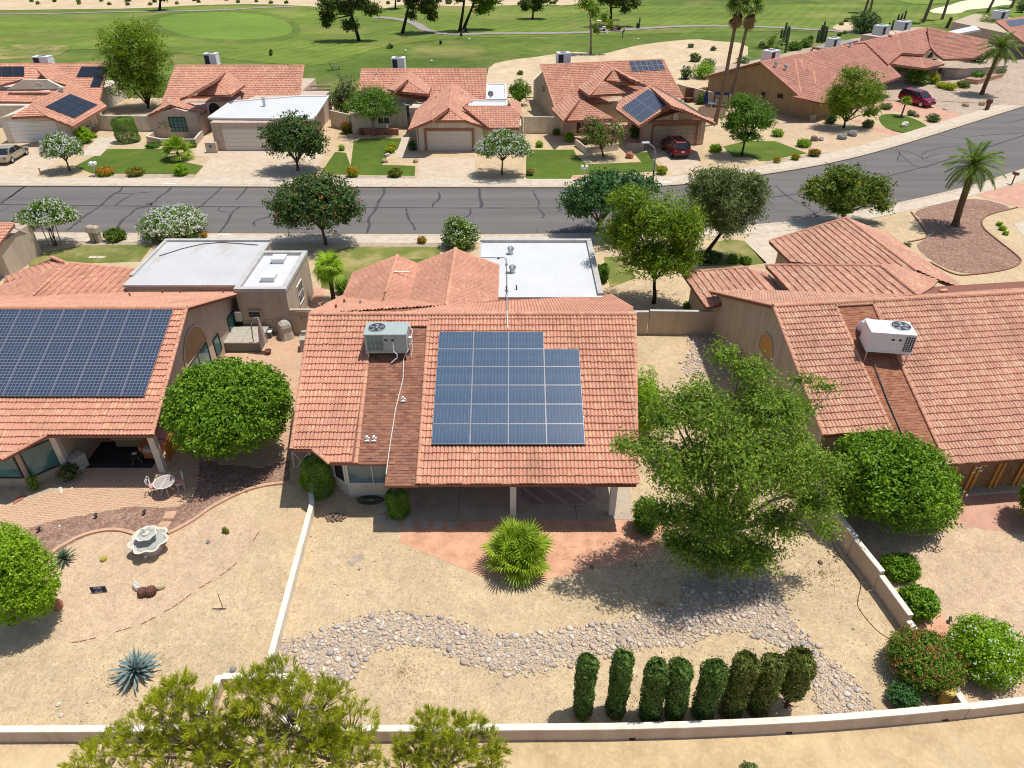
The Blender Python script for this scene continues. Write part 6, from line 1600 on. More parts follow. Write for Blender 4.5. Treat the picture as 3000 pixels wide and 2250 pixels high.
golf_tree('left trunk of a pine pair by the cart path',('b',765,228),[(800,-60,200,130),(760,10,50,60),(720,-20,90,90)],n=3200,trunk_pts=(803,-20))
golf_tree('right trunk of a pine pair, yellowish crown towards the fairway',('b',786,215),[(930,70,110,60),(980,20,110,60),(880,20,80,60),(950,-40,180,110),(900,95,70,40)],n=4200,kind='yellowgreen',trunk_pts=(868,20))
golf_tree('round young tree with its shadow on the mid fairway',('b',1238,132),[(1220,20,110,80),(1260,50,80,60),(1300,0,120,60),(1190,50,50,50)],n=3600,trunk=.2,trunk_pts=(1240,50))
golf_tree('thin half-bare tree at the edge of the bare sand',('b',1616,362),[(1640,80,90,120),(1590,30,120,100),(1700,120,80,80),(1650,200,60,80),(1740,160,60,60),(1560,-20,120,90)],n=1500,leaf=.3,trunk=.2,bark='bark_pale',kind='yellowgreen',trunk_pts=(1612,120))
golf_tree('dark broad tree shading the parked golf carts',('b',1740,190),[(1800,20,160,90),(1900,40,90,80),(1720,0,140,100),(1840,80,60,60),(1780,-60,260,110)],n=4600,trunk=.3,trunk_pts=(1745,30))
golf_tree('lone tree trunk at the top by the putting green',('a',1036,84),[(1030,-40,170,80),(1060,5,60,30),(990,-10,60,40)],n=2200,trunk=.28,trunk_pts=(1042,0))
golf_tree('distant thin trunk in the sandy strip near the top',('b',350,78),[(350,-20,120,60)],n=900,trunk=.2,trunk_pts=(350,0))
golf_tree('tiny conifer sapling on the grass behind the second house',('a',1758,385),[(1758,365,18,36),(1758,350,10,20)],n=300,leaf=.2,trunk=.04,clump=.2,kind='green',name='sapling')
shrub('wispy weed clump on the fairway edge','b',318,325,42,26,'olive',200,.25,name='weed_clump',cat='weed')
# desert scrub: small round tufts along the far strip and in the sand
scr = [('a',208,16),('a',248,28),('a',355,16),('a',405,-4),('a',510,15),('a',515,30),('a',660,15),('a',710,36),('a',835,12),('a',830,40),('a',977,40),('a',1005,22),('a',1150,34),('a',1262,12),('a',1290,22),('a',1470,8),('a',1545,24),('a',1615,0),('a',1665,20),('a',1758,33),('a',1858,34),
       ('b',372,22),('b',695,26),('b',305,42),('b',1155,35),('b',1358,35),('b',1380,35),('b',1392,20),('b',1160,487),('c',50,315),('c',78,395),('c',195,335),('c',1055,148),('c',1026,168),('c',1050,222),('c',1015,235),('c',510,312),('c',825,268)]
scl = {'b1160': 'scrub tuft alone in the sand gap between the third and fourth houses','c50': 'rounded grey scrub, first of three on the sand right of the fourth house','c78': 'largest rounded grey scrub on the sand right of the fourth house','c195': 'small rounded grey scrub nearest the twin palms on the sand'}
for k,(r_,x_,y_) in enumerate(scr):
    near = y_ > 250; big = (r_,x_) in (('a',835),('b',695),('c',78))
    key = r_+str(x_)
    OW = 'first second third fourth fifth sixth seventh eighth ninth tenth eleventh twelfth thirteenth fourteenth fifteenth sixteenth seventeenth eighteenth nineteenth twentieth twenty-first twenty-second twenty-third twenty-fourth twenty-fifth twenty-sixth twenty-seventh twenty-eighth twenty-ninth thirtieth'.split()
    fx_ = lambda q: REG[q[0]][0]+q[1]*.452; peers = sorted([q for q in scr if (q[0] == 'c') == (r_ == 'c') and q[0]+str(q[1]) not in scl],key=fx_)
    lab = scl.get(key) or OW[peers.index((r_,x_,y_))]+(' dry scrub tuft from the left on the sandy strip beyond the golf course' if r_ != 'c' else ' scrub tuft from the left on the sand along the golf-side path')
    s = (70 if x_ == 78 else 34) if near else (44 if big else 24)
    shrub(lab,r_,x_,y_,s,s*.85,'olive' if (near or big or k % 3 == 0) else 'sissoo',260 if not big else 700,.22,group='scrub tufts on the sand',clump=.2,name='scrub')

# ---- shrubs and hedges, front gardens across the street
for lab,r_,x_,y_,w_,h_,kd,n_,lf_,bl in (
 ('round bright shrub at the corner of the first house','a',545,900,120,105,'lime',2600,.12,None),
 ('little shrub tucked behind the round bright one','a',610,885,40,35,'lime',400,.12,None),
 ('low dark shrub at the planter wall of the second house','a',990,947,90,40,'green',900,.12,None),
 ('low shrub right of the spiky palm by the second house','a',1250,945,55,34,'green',600,.12,None),
 ('orange-flowering shrub beside the twin mailboxes across the street','a',683,1122,105,60,'lime',1500,.11,('orange',700,.10)),
 ('olive-toned shrub, second in the kerbside row of the second house','a',880,1122,112,60,'sissoo',1600,.11,('orange',260,.08)),
 ('bright green shrub, last in the kerbside row of the second house','a',1175,1115,98,80,'lime',2000,.11,None),
 ('rusty flowering shrub at the left wall of the third house','b',38,845,85,85,'sissoo',1500,.11,('rust',420,.1)),
 ('small yellow-green shrub on the gravel left of the third lawn','b',5,965,40,38,'lime',500,.1,None),
 ('orange-flecked shrub by the kerb, left of the third lawn strip','b',75,1128,78,66,'lime',1400,.1,('orange',420,.09)),
 ('olive shrub by the kerb, right of the third lawn strip','b',348,1130,92,64,'sissoo',1500,.1,('orange',80,.09)),
 ('low yellow shrub beside the third house walk, upper one','b',326,948,52,38,'lime',700,.1,('yellow',200,.08)),
 ('low yellow shrub beside the third house walk, lower one','b',316,980,60,46,'lime',800,.1,('yellow',260,.08)),
 ('dark small shrub right of the tree foot by the third house planter','b',292,862,46,40,'dark',500,.1,None),
 ('dark small shrub left of the tree foot by the third house planter','b',135,862,46,44,'dark',500,.1,None),
 ('dark shrubs in the bed between walk and garage of the third house','b',462,955,60,70,'dark',900,.1,None),
 ('small yellow-green shrub on the gravel between the third and fourth houses','b',1283,943,50,42,'lime',700,.1,None),
 ('rounded green shrub at the foot of the fourth house wall','b',1478,902,74,66,'lime',1300,.1,None),
 ('small shrub against the tan wall left of the fourth house','b',1392,865,46,42,'green',500,.1,None),
 ('dark round shrub in the left end of the curved planter','b',1578,928,42,42,'dark',500,.1,None),
 ('vine-like shrub on the wall left of the fourth house garage','b',1898,870,66,100,'green',1400,.1,None),
 ('orange-flecked shrub at the kerb by the street lamp','b',2078,1115,66,56,'lime',1000,.1,('orange',220,.09)),
 ('flowering ground plants along the fourth lawn edge','b',1225,1125,50,40,'olive',500,.1,('orange',120,.08)),
 ('round green shrub right of the fourth house garage','c',213,970,82,56,'lime',1400,.1,None),
 ('low green shrub on the gravel below the tan gable, left one','c',613,870,80,52,'lime',1400,.1,None),
 ('low green shrub on the gravel below the tan gable, by two rocks','c',785,937,98,58,'lime',1600,.1,None),
 ('orange-flecked shrub at the kerb below the tan gable, biggest of three','c',852,1000,76,52,'sissoo',1200,.1,('orange',300,.09)),
 ('orange-flecked shrub at the kerb below the tan gable, middle of three','c',732,1027,50,42,'lime',700,.1,('orange',160,.09)),
 ('orange-flecked shrub at the kerb below the tan gable, smallest of three','c',612,1046,42,36,'lime',500,.1,('orange',160,.09)),
 ('grey-green shrub at the tan house corner','c',958,785,74,62,'olive',1000,.12,None),
 ('grey-green shrub right of the yellow-green mesquite','c',1200,812,76,52,'olive',1000,.12,None),
 ('low shrub on the gravel left of the dark red car','c',1316,697,78,42,'olive',900,.12,None),
 ('small shrub at the top of the kidney-shaped lawn','c',1482,740,52,36,'olive',500,.12,None),
 ('low shrub between the kidney-shaped lawn and the kerb','c',1622,775,88,52,'olive',1000,.12,None),
 ('yellow-flowering bush at the salmon house entry','c',1412,458,126,90,'lime',1800,.14,('yellow',900,.12)),
 ('large dark green bush behind the dark red car','c',1510,525,165,125,'green',2600,.14,None),
 ('yellow-flowering low bush right of the dark green bush','c',1620,535,70,70,'lime',900,.13,('yellow',400,.11)),
 ('golden low bush on the grey gravel, left of two','c',1672,565,66,40,'lime',700,.12,('yellow',400,.1)),
 ('golden low bush on the grey gravel, right of two','c',1730,575,78,50,'lime',800,.12,('yellow',460,.1)),
 ('olive mound on the grey gravel before the salmon wall','c',1816,560,98,50,'sissoo',1000,.12,None),
 ('white-flowering bush behind the date palm','c',1890,395,170,130,'oleander',2400,.15,('white',900,.11)),
 ('round green tree-bush between the far tiled roofs','c',2010,200,210,130,'yellowgreen',2600,.2,None),
 ('leafy green bush left of the tan gable, front one','c',132,490,150,110,'lime',2200,.14,None),
 ('pale-flowered bush left of the tan gable, back one','c',165,430,95,60,'oleander',900,.14,('white',200,.1)),
 ('cream-flowered bush at the golf-side yard wall','c',388,410,90,48,'oleander',800,.14,('white',300,.1)),
 ('dark bush at the left edge of the golf-side yard','c',18,500,80,90,'dark',1000,.14,('white',60,.1)),
 ('green bush under the twin palms beside the tan wall','c',282,590,160,110,'green',2200,.14,None),
 ('red-leaved aloes in the walled side yard','c',150,600,110,50,'aloe',900,.16,None),
 ('potted green plant in the walled side yard','c',112,660,50,70,'green',600,.14,None),
 ('dark clipped hedge behind the golf-side house, left one','c',720,330,100,60,'green',1200,.16,None),
 ('dark clipped hedge behind the golf-side house, right one','c',795,312,84,56,'green',1000,.16,None),
 ('broad dark tree-bush beyond the tan house ridge','c',1178,185,190,150,'dark',3000,.2,None),
 ('bush of the far neighbour at the top right edge','c',2195,70,80,90,'olive',900,.2,None),
 ('green hedge along the salmon planter wall','c',1900,500,130,40,'green',1000,.13,None),
 ('green hedge at the right end of the salmon planter','c',2030,480,110,40,'green',800,.13,None)):
    shrub(lab,r_,x_,y_,w_,h_,kd,n_,lf_,None,bl)
# spiky and cactus plants over there
for lab,r_,x_,y_,s_ in (('spiky fan palm clump on the second lawn','a',1155,1010,1.0),('young feathery palm in the low planter of the second house','a',1105,860,.8),('small trunked palm on the kidney-shaped lawn','c',1415,735,.45)):
    b = G(r_,x_,y_+20); fp = thing('fan_palm',lab,'palm',(b.x,b.y,0)); hz = (.7,1.2,1.7)[0 if s_ == 1.0 else 1 if s_ == .8 else 2]
    ringed_trunk([(0,0,-.1),(.05,0,hz*.5),(.1,0,hz)],.16*max(s_,.7),.13*max(s_,.7),8).build('trunk',M['palm_trunk'],fp,world=False)
    me = FR1[0] if s_ == .8 else FAN[0]
    for k in range(38):
        f = bpy.data.objects.new('leaf',me); link(f,fp); orient(f,Vector((.1,0,hz)),k*2.4,math.radians(80-100*(k/38)+rng.uniform(-8,8)),rng.uniform(-.3,.3),s_*(1.35 if me is not FR1[0] else .62)*rng.uniform(.85,1.1))
M['cactus'] = plain('cactus_skin',lin(.085,.12,.055),.7,.2,0,.2)
for lab,r_,pts in (('cluster of tall column cacti beside the short date palm','c',[(625,300,2.9),(645,305,4.2),(660,310,3.7),(638,315,3.2)]),('stout single column cactus right of the short date palm','c',[(660,362,4.6)]),
     ('fan of organ-pipe cactus stems behind the tan house','c',[(865,290,2.6),(880,290,3.4),(893,285,3.9),(905,290,3.2),(917,285,3.0),(872,295,2.0),(900,295,2.7)]),('organ-pipe cactus stems behind the rooftop units','c',[(1330,200,1.6),(1350,205,2.2),(1375,200,3.1),(1395,205,3.4),(1415,200,3.8),(1385,205,2.4)])):
    b = G(r_,*pts[0][:2]); rt = thing('column_cactus',lab,'cactus',(b.x,b.y,0))
    for (x_,y_,h_) in pts:
        q = G(r_,x_,y_)-b; wv = lambda a,i: 1+.12*math.cos(a*7)
        MB().lathe([(.15,-.1),(.17,.3),(.18,h_*.7),(.15,h_*.93),(.05,h_)],(q.x,q.y,0),14,wv).build('cactus_stem',M['cactus'],rt,world=False)
# ---- shrubs on our side of the street
for lab,r_,x_,y_,w_,h_,kd,n_,lf_,bl in (
 ('dark green shrub beside the paired mailboxes','d',748,428,140,92,'sissoo',2600,.11,None),
 ('orange-flowering plant poking out right of the white oleander bush','d',1322,425,36,40,'lime',300,.1,('orange',260,.08)),
 ('small orange-leaved plant alone on the grey rock strip','e',522,458,54,44,'sissoo',500,.1,('orange',220,.08)),
 ('round clipped shrub at the left foot of the middle house gable','e',15,770,90,100,'green',2400,.1,None),
 ('round clipped shrub right of the white garage roof','e',1690,690,90,140,'green',2800,.09,None),
 ('dark shrub mass at the foot of the olive tree','f',165,560,190,80,'dark',2600,.1,None),
 ('small clipped globe shrub, left of two on the side lawn','f',322,582,68,58,'green',1200,.09,None),
 ('small clipped globe shrub, right of two on the side lawn','f',405,588,76,52,'green',1200,.09,None),
 ('small green tuft on the pale gravel, top of three','f',2052,350,32,26,'lime',260,.09,None),
 ('small green tuft on the pale gravel, middle of three','f',2072,378,42,30,'lime',360,.09,None),
 ('small green tuft on the pale gravel, bottom of three','f',2092,410,32,24,'lime',260,.09,None),
 ('low weedy plant at the left tip of the red gravel island','f',1450,482,50,30,'olive',260,.1,None),
 ('green plants behind the tan block wall','f',70,875,130,60,'green',1600,.1,None),
 ('round shrub against the right dividing wall, upper of two','i',1410,1245,240,185,'citrus',6500,.085,None),
 ('round shrub against the right dividing wall, lower of two','l',1525,258,240,225,'citrus',6500,.085,None),
 ('big round shrub flecked with red at the end of the dividing wall','l',1575,625,440,400,'green',14000,.075,('rust',2600,.055,-.4)),
 ('big bright shrub with white flowers at the right edge','l',1975,570,470,440,'lime',15000,.075,('white',330,.075,-.1)),
 ('small blue-green shrub before the front wall corner','l',1432,860,190,175,'bluegreen',4200,.075,None),
 ('little green sprig in the pale sand near the bottom edge','l',425,1318,90,40,'olive',200,.09,None)):
    shrub(lab,r_,x_,y_,w_,h_,kd,n_,lf_,None,bl,up=.3)
# ---- agaves and cacti in the left garden
def agave(label,r,x,y,R,n,kind,el0=85,el1=8):
    b = G(r,x,y); root = thing('agave',label,'agave',(b.x,b.y,0)); mes = []
    for v in range(3):
        V = []; F = []; T = []
        ss = ((0,.045),(.15,.05),(.4,.075),(.7,.06),(.9,.025),(1,.003))
        for t,w_ in ss:
            z = .10*math.sin(t*math.pi*.8)-.16*t*t; V += [(R*t,-w_*R,z*R+.35*w_*R),(R*t,0,z*R-.02),(R*t,w_*R,z*R+.35*w_*R)]
        for i in range(len(ss)-1):
            for j in (0,1): F.append((3*i+j,3*i+j+1,3*i+j+4,3*i+j+3)); T.append(.25+.3*v+(.12 if j else 0))
        mes.append(np_mesh('leaf',np.array(V),np.array(F),LM[kind],np.array(T),True))
    for k in range(n):
        u = k/n; f = bpy.data.objects.new('leaf',mes[k % 3]); link(f,root)
        orient(f,Vector((0,0,.1+.1*(1-u))),k*2.39996,math.radians(el0-(el0-el1)*u**.7+rng.uniform(-5,5)),rng.uniform(-.15,.15),rng.uniform(.85,1.12)*(.7+.3*u))
agave('large blue-grey agave on the left gravel above the pines','j',900,725,.98,52,'agave')
agave('smaller green agave beside the lime citrus bush','g',425,1205,.58,46,'agave2',80,15)
def barrel(label,r,x,y,rad,h,mat,ribs=15):
    b = G(r,x,y); o = MB().lathe([(rad*.6,-.03),(rad*.95,h*.25),(rad,h*.5),(rad*.85,h*.8),(rad*.4,h*.97),(.02,h)],(0,0,0),ribs*2,lambda a,i: 1+.09*math.cos(a*ribs)).build('barrel_cactus',mat,loc=(b.x,b.y,0),world=False)
    return tag(o,label,'cactus')
M['barrel_red'] = plain('red_spined_cactus',lin(.17,.085,.06),.9,.1,0,.4,30.); M['barrel_gold'] = plain('golden_cactus',lin(.42,.38,.05),.8,.2,0,.3,25.)
barrel('left reddish barrel cactus between two boulders','j',932,205,.20,.36,M['barrel_red']); barrel('right reddish barrel cactus between two boulders','j',985,200,.21,.40,M['barrel_red'])
barrel('small golden barrel cactus left of the fountain','g',673,1197,.13,.16,M['barrel_gold'])
b = G('g',1465,1020); rt = thing('column_cactus','short clump of stubby column cacti right of the fountain','cactus',(b.x,b.y,0)); M['cactus_y'] = plain('yellowish_cactus',lin(.20,.21,.045),.8,.2,0,.25,25.)
for dx,dy,h_ in ((-.09,.03,.30),(.02,.0,.38),(.11,-.04,.30)): MB().lathe([(.05,-.03),(.065,.1),(.06,h_*.85),(.02,h_)],(dx,dy,0),16,lambda a,i: 1+.1*math.cos(a*8)).build('cactus_stem',M['cactus_y'],rt,world=False)
# roses by the left house bay
shrub('rose bush with pink blooms at the left house bay corner','g',450,640,130,130,'dark',900,.07,None,('pink',130,.055,-.2),name='rose_bush',clump=.12)
shrub('thin rose bush with yellow flowers left of the pink one','g',222,715,70,110,'green',500,.06,None,('yellow',24,.06,-.2),name='rose_bush',clump=.12)

# ================================================================== HOUSES ACROSS THE STREET
class Pl:
    """a roof plane: through a surveyed point, rising towards azimuth az (degrees from +x) with slope s"""
    def __init__(q,r,x,y,z,az,s): q.r = r; q.p = G(r,x,y,z); a = math.radians(az); q.u = Vector((math.cos(a),math.sin(a),0)); q.s = s
    def at(q,x,y,r=None):
        d = ray(r or q.r,x,y); o = Vector((0,0,CAM_H)); t = (q.p.z+q.s*((o-q.p).dot(q.u))-CAM_H)/(d.z-q.s*d.dot(q.u)); return o+d*t
    def poly(q,*xy,r=None): return [q.at(xy[i],xy[i+1],r) for i in range(0,len(xy),2)]
def tess(P):
    """convex pieces of a planar 3D outline"""
    n = len(P); s = 0; ok = True
    for i in range(n):
        a,b,c = P[i],P[(i+1) % n],P[(i+2) % n]; k = (b.x-a.x)*(c.y-b.y)-(b.y-a.y)*(c.x-b.x)
        if s == 0: s = k
        elif k*s < -1e-9: ok = False
    if ok: return [P]
    from mathutils.geometry import tessellate_polygon
    return [[P[i] for i in t] for t in tessellate_polygon([P])]
def far_house(label,loc,roofs,mat='tile_far',rot=0.0,ridges=(),fascia='trim_red'):
    h = thing('house',label,'house',loc,0); L = Vector(loc)
    rf = roof_on(h,[[[p-L for p in t] for t in tess(P)] for P in roofs],mat,fascia,far=True,thick=.2)
    mb = None; runs = MB()
    for a,b in ridges: r = cap_run(h,a-L,b-L); runs.add(r.v,r.f)
    if runs.v: o = runs.build('ridge_tiles',M['ridge'],rf,world=False); o['kind'] = 'stuff'
    return h
def walls(h,lst,mat,name='wall'):
    mb = MB()
    for pts,z1,*zt in lst: mb.prism([(p[0],p[1]) for p in pts],0,z1,zt[0] if zt else None)
    return mb.build(name,M[mat],h)
def garage_door(h,p,q,ht,mat='offwhite',trim='trim_red',tw=.25,out=None):
    """sectional door between ground points p, q (world) with its casing"""
    p,q = Vector((p[0],p[1],0)),Vector((q[0],q[1],0)); L,_ = root_xf(h); d = (q-p).normalized(); n = Vector((d.y,-d.x,0)); ln = (q-p).length
    mb = MB()
    if trim:
        for a in (p-d*tw/2,q+d*tw/2): mb.bar(a+n*.05,a+n*.05+Vector((0,0,ht)),tw,.1,n)
        a = Vector((0,0,ht+tw/2)); mb.bar(p-d*tw+a+n*.05,q+d*tw+a+n*.05,.1,tw)
    f = (mb if trim else MB().bar(p+Vector((0,0,ht+.06))+n*.03,q+Vector((0,0,ht+.06))+n*.03,.06,.1)).build('garage_door',M[trim or mat],h)
    k = 5
    for i in range(k):
        z0,z1 = ht*i/k+.012,ht*(i+1)/k-.012; s = MB(); a,b = p+n*.02,q+n*.02
        s.bar(a+Vector((0,0,(z0+z1)/2)),b+Vector((0,0,(z0+z1)/2)),.035,z1-z0)
        s.build('door_panel',M[mat],f)
    return f
def wall_pt(r,x,y,p,q):
    """where the sight line meets the vertical plane through ground points p and q"""
    d = ray(r,x,y); n = Vector((-(q[1]-p[1]),q[0]-p[0],0)); t = (n.x*p[0]+n.y*p[1])/(n.x*d.x+n.y*d.y); return Vector((d.x*t,d.y*t,CAM_H+d.z*t))
def hwin(h,r,x0,y0,x1,y1,p,q,mat='glass',frame='offwhite',nx=2,ny=1,name='window',fn=None):
    a,b = wall_pt(r,x0,y0,p,q),wall_pt(r,x1,y1,p,q); L,_ = root_xf(h); ax = Vector((b.x-a.x,b.y-a.y,0)); w_ = ax.length; ht = abs(a.z-b.z); c = (a+b)/2-L
    ax.normalize(); ot = Vector((ax.y,-ax.x,0))
    if fn == 'arch': return arch_window(h,c-Vector((0,0,ht/2)),w_,ht,ax,ot,M[mat],frame,name)
    return window(h,c,w_,ht,ax,ot,M[mat],frame,nx,ny,.07,.07,name)
def flat(h,pts,z0,z1,mat='roof_white',par=.14,parmat='white'):
    L,_ = root_xf(h); P = [(p.x-L.x,p.y-L.y) for p in pts]
    o = MB().prism(P,z0,z1).build('flat_roof',M[mat],h,world=False); mb = MB()
    for i in range(len(P)):
        a,b = Vector((*P[i],z1+par/2)),Vector((*P[(i+1) % len(P)],z1+par/2)); mb.bar(a,b,.2,par)
    mb.build('parapet',M[parmat],h,world=False); return o
def far_ac(label,r,x,y,z,size,mat='ac_white',rot=0,duct=None):
    p = G(r,x,y,z); return ac_unit(label,(p.x,p.y,p.z-.3),rot,size,mat,0.0,duct,'front','rooftop air conditioners',False,legs=.3)
def far_solar(name,label,pl,corners,nx,ny,mat='cell_black',lift=.16,frame='black'):
    """panels between four corner sights (top left, top right, bottom right, bottom left) on plane pl"""
    a,b,c,d = [pl.at(*k) for k in corners]; ux = (b-a); uy = (d-a); n = ux.cross(uy).normalized(); n = n if n.z > 0 else -n; root = thing(name,label,'solar panels',a)
    for i in range(nx):
        for j in range(ny):
            if isinstance(ny,int) and (i,j) in getattr(far_solar,'skip',()): continue
            f = lambda u,v: (ux*(u/nx)+uy*(v/ny))+n*lift
            g = .012; P = [f(i+g,j+g),f(i+1-g,j+g),f(i+1-g,j+1-g),f(i+g,j+1-g)]
            mb = MB(); mb.add(P+[p-n*.04 for p in P],[(0,1,2,3),(4,7,6,5),(0,4,5,1),(1,5,6,2),(2,6,7,3),(3,7,4,0)])
            o = mb.build('solar_panel',M[frame],root,world=False); cc = sum(P,Vector())/4
            Q = [cc+(p-cc)*.965+n*.004 for p in P]; q = MB(); q.poly(Q); q.build('cell_sheet',M[mat],o,world=False)
    return root
S3 = .38
# ---------------------------------------------------------------- third house (brick-trimmed garage in the middle)
A = Pl('b',540,450,5.2,90,.40); gl = Pl('b',722,540,4.15,0,.36); gr = Pl('b',722,540,4.15,180,.36); gf = Pl('b',695,705,4.15,90,.42)
el = Pl('b',455,452,5.0,0,.40); er = Pl('b',455,452,5.0,180,.40); ef = Pl('b',427,522,5.0,90,.45); rr_ = Pl('b',1000,830,2.75,90,.34); re = Pl('b',1165,745,2.8,180,.36)
h3 = far_house('tile-roofed house across the street, red-trimmed garage door and white flat side roof',(-8,88,0),
   [A.poly(128,448,942,448,938,652,690,652,110,592),gl.poly(722,540,695,705,590,782,435,842,485,715,600,612),gr.poly(722,540,880,645,782,692,958,835,800,782,695,705),gf.poly(695,705,800,782,590,782),
    el.poly(455,452,427,522,345,592,298,578),er.poly(455,452,592,552,562,612,427,522),ef.poly(427,522,562,612,345,592),rr_.poly(785,692,1100,695,1158,745,1152,830,958,832),re.poly(1100,695,1080,650,1162,665,1166,748,1155,760)],
   ridges=[(A.at(128,448),A.at(942,448)),(gl.at(722,540),gl.at(695,705)),(gf.at(590,782),gf.at(695,705)),(gf.at(800,782),gf.at(695,705)),(el.at(455,452),el.at(427,522)),(ef.at(345,592),ef.at(427,522)),(ef.at(562,612),ef.at(427,522)),(rr_.at(785,692),rr_.at(1100,695)),(rr_.at(1152,742),rr_.at(1100,695))])
walls(h3,[([(-10.1,79.0),(-6.6,79.0),(-3.1,79.0),(-3.1,88),(-10.1,88)],2.6,[2.75,3.6,2.75,2.75,2.75]),([(-3.08,79.6),(1.0,79.6),(1.0,86),(-3.08,86)],2.5),([(-18.8,88.6),(-3.6,88.6),(-3.6,101),(-18.8,101)],2.4),
           ([(-18.6,85.6),(-14.6,85.6),(-14.6,88.58),(-18.6,88.58)],2.3),([(-11.6,85.5),(-10.2,85.5),(-10.2,88.58),(-11.6,88.58)],2.9)],'stucco_cream')
garage_door(h3,(-9.2,79.0),(-4.35,79.0),2.1)
hwin(h3,'b',420,685,480,815,(-14,88.6),(-10,88.6),'glass','white',2,1,'entry_door'); hwin(h3,'b',235,760,315,800,(-18,85.6),(-12,85.6),'glass','white',2,1)
L3_ = Vector((-8,88,0))
MB().cbox((-11.2+8,85.0-88,0),(.8,.8,2.6)).cbox((-11.2+8,85.0-88,2.62),(.95,.95,.55)).build('entry_pillar',M['stucco_pink'],h3,world=False)
MB().bar((-17.8+8,85.3-88,.5),(-13.2+8,85.3-88,.5),.5,.35).bar((-17.8+8,85.25-88,.16),(-13.2+8,85.25-88,.16),.35,.34).build('planter_wall',M['trim_red'],h3,world=False)
flat(h3,[G('b',945,548,2.9),G('b',1062,548,2.9),G('b',1068,648,2.9),G('b',942,648,2.9)],2.6,2.9); flat(h3,[G('b',833,655,3.2),G('b',1070,657,3.2),G('b',1070,690,3.2),G('b',828,690,3.2)],2.6,3.2)
p = G('b',968,640,2.9)-L3_; mb = MB(); mb.lathe([(.05,0),(.05,.5)],p,8); d = MB(); d.lathe([(.02,0),(.2,.04),(.35,.12)],(0,0,0),14); ds = d.v
mb.add([(p.x+v[0],p.y-v[2]-.05,p.z+.6+v[1]) for v in ds],d.f).build('satellite_dish',M['metal'],h3,world=False)
MB().cbox((G('b',695,812)-L3_)*0+Vector((-6.7+8,78.93-88,3.05)),(.14,.1,.3)).build('wall_lamp',M['black'],h3,world=False)
MB().tube([(-10.9+8,77.6-88,2.7),(-10.25+8,78.8-88,2.3),(-10.2+8,78.9-88,0)],.05,6).build('downspout',M['offwhite'],h3,world=False)
for x_,y_,pl in ((640,600,gl),(612,640,gl),(785,612,gr),(228,490,A),(212,520,A)): q = pl.at(x_,y_)-L3_; pipe_vent(h3,q,.3,.09)
far_ac('dark-sided air conditioner behind the third house ridge','b',375,440,4.9,(1.6,1.3,1.25),'ac_white')
# ---------------------------------------------------------------- second house
A = Pl('a',1500,428,5.2,90,.40); er = Pl('a',1475,462,5.1,180,.38); ef = Pl('a',1395,524,5.1,90,.42); el = Pl('a',1475,462,5.1,0,.38)
wr = Pl('a',1105,682,3.5,180,.38); wlp = Pl('a',1105,682,3.5,0,.38)
h2 = far_house('tile-roofed house across the street with a white flat garage roof and arched entry',(-34,90,0),
   [A.poly(1135,426,1968,426,1932,655,1500,660,1040,690),er.poly(1475,462,1588,552,1497,616,1395,524),ef.poly(1395,524,1497,616,1218,624),el.poly(1475,462,1395,524,1218,624,1165,642),wr.poly(1155,642,1335,712,1305,738,1105,682),wlp.poly(1155,642,1105,682,962,748,1040,690)],
   ridges=[(A.at(1135,426),A.at(1968,426)),(er.at(1475,462),er.at(1395,524)),(ef.at(1218,624),ef.at(1395,524)),(ef.at(1497,616),ef.at(1395,524)),(wr.at(1155,642),wr.at(1105,682)),(A.at(1932,655),A.at(1968,426))])
yg = 79.06; pw0,pw1 = G('a',1060,905),G('a',1330,880)
walls(h2,[([(-32.3,yg),(-25.2,yg),(-23.0,82.5),(-22.6,94),(-30.5,94),(-32.3,86)],2.95),([(pw0.x-1.6,84.2),(-38.0,84.2),(-35.7,84.2),(-35.7,90),(pw0.x-1.6,90)],2.6,[2.5,3.2,2.5,2.5,2.5]),([(-41.5,90.02),(-26.5,90.02),(-26.5,103),(-41.5,103)],2.6),([(-35.68,87.3),(-32.4,87.3),(-32.4,90),(-35.68,90)],3.2)],'stucco_pink')
fl = [G('a',1500,662,3.1),G('a',1925,628,3.1),G('a',2128,626,3.1),G('a',2030,775,3.1),G('a',1352,768,3.1)]
flat(h2,fl,2.93,3.1); garage_door(h2,(-31.2,yg),(-26.2,yg),2.25,'offwhite',None)
MB().box(-32.1+34,yg-90-.06,2.45,-25.4+34,yg-90-.004,2.55).build('door_header',M['stucco_pink'],h2,world=False)
hwin(h2,'a',1092,762,1215,848,(-41,84.2),(-35.7,84.2),'glass_teal','black',4,4);
hwin(h2,'a',1345,665,1440,760,(-36,87.3),(-32,87.3),'dark','stucco_cream',1,1,'entry_arch','arch')
p = G('a',1715,690,3.1)-Vector((-34,90,0)); MB().lathe([(.16,0),(.16,.75),(.22,.78),(.22,.95),(.05,1.0)],p,12).build('flue',M['metal'],h2,world=False)
pw = [Vector((p.x,p.y,0)) for p in (G('a',1035,870),G('a',965,925),G('a',1060,945),G('a',1270,945),G('a',1315,890))]
g_ = garden_wall(pw,.75,'low planter wall wrapping the front of the second house',.25,'stucco_pink','stucco_cream','planter_wall')
b = G('a',1375,992); o = MB().cbox((0,0,0),(1.15,.45,1.1)).build('gate_pier',M['stucco_pink'],loc=(b.x,b.y+.2,0),world=False); tag(o,'stucco pier with a round blue badge at the second driveway','pier')
M['badge'] = plain('blue_badge',lin(.04,.22,.38),.5,.3); MB().bar((0,-.24,.7),(0,-.232,.7),.01).build('badge_mount',M['white'],o,world=False)
bd = MB(); bd.add([(.17*math.cos(k*math.pi/8),-.245,.72+.17*math.sin(k*math.pi/8)) for k in range(16)],[tuple(range(16))]); bd.build('badge',M['badge'],o,world=False)
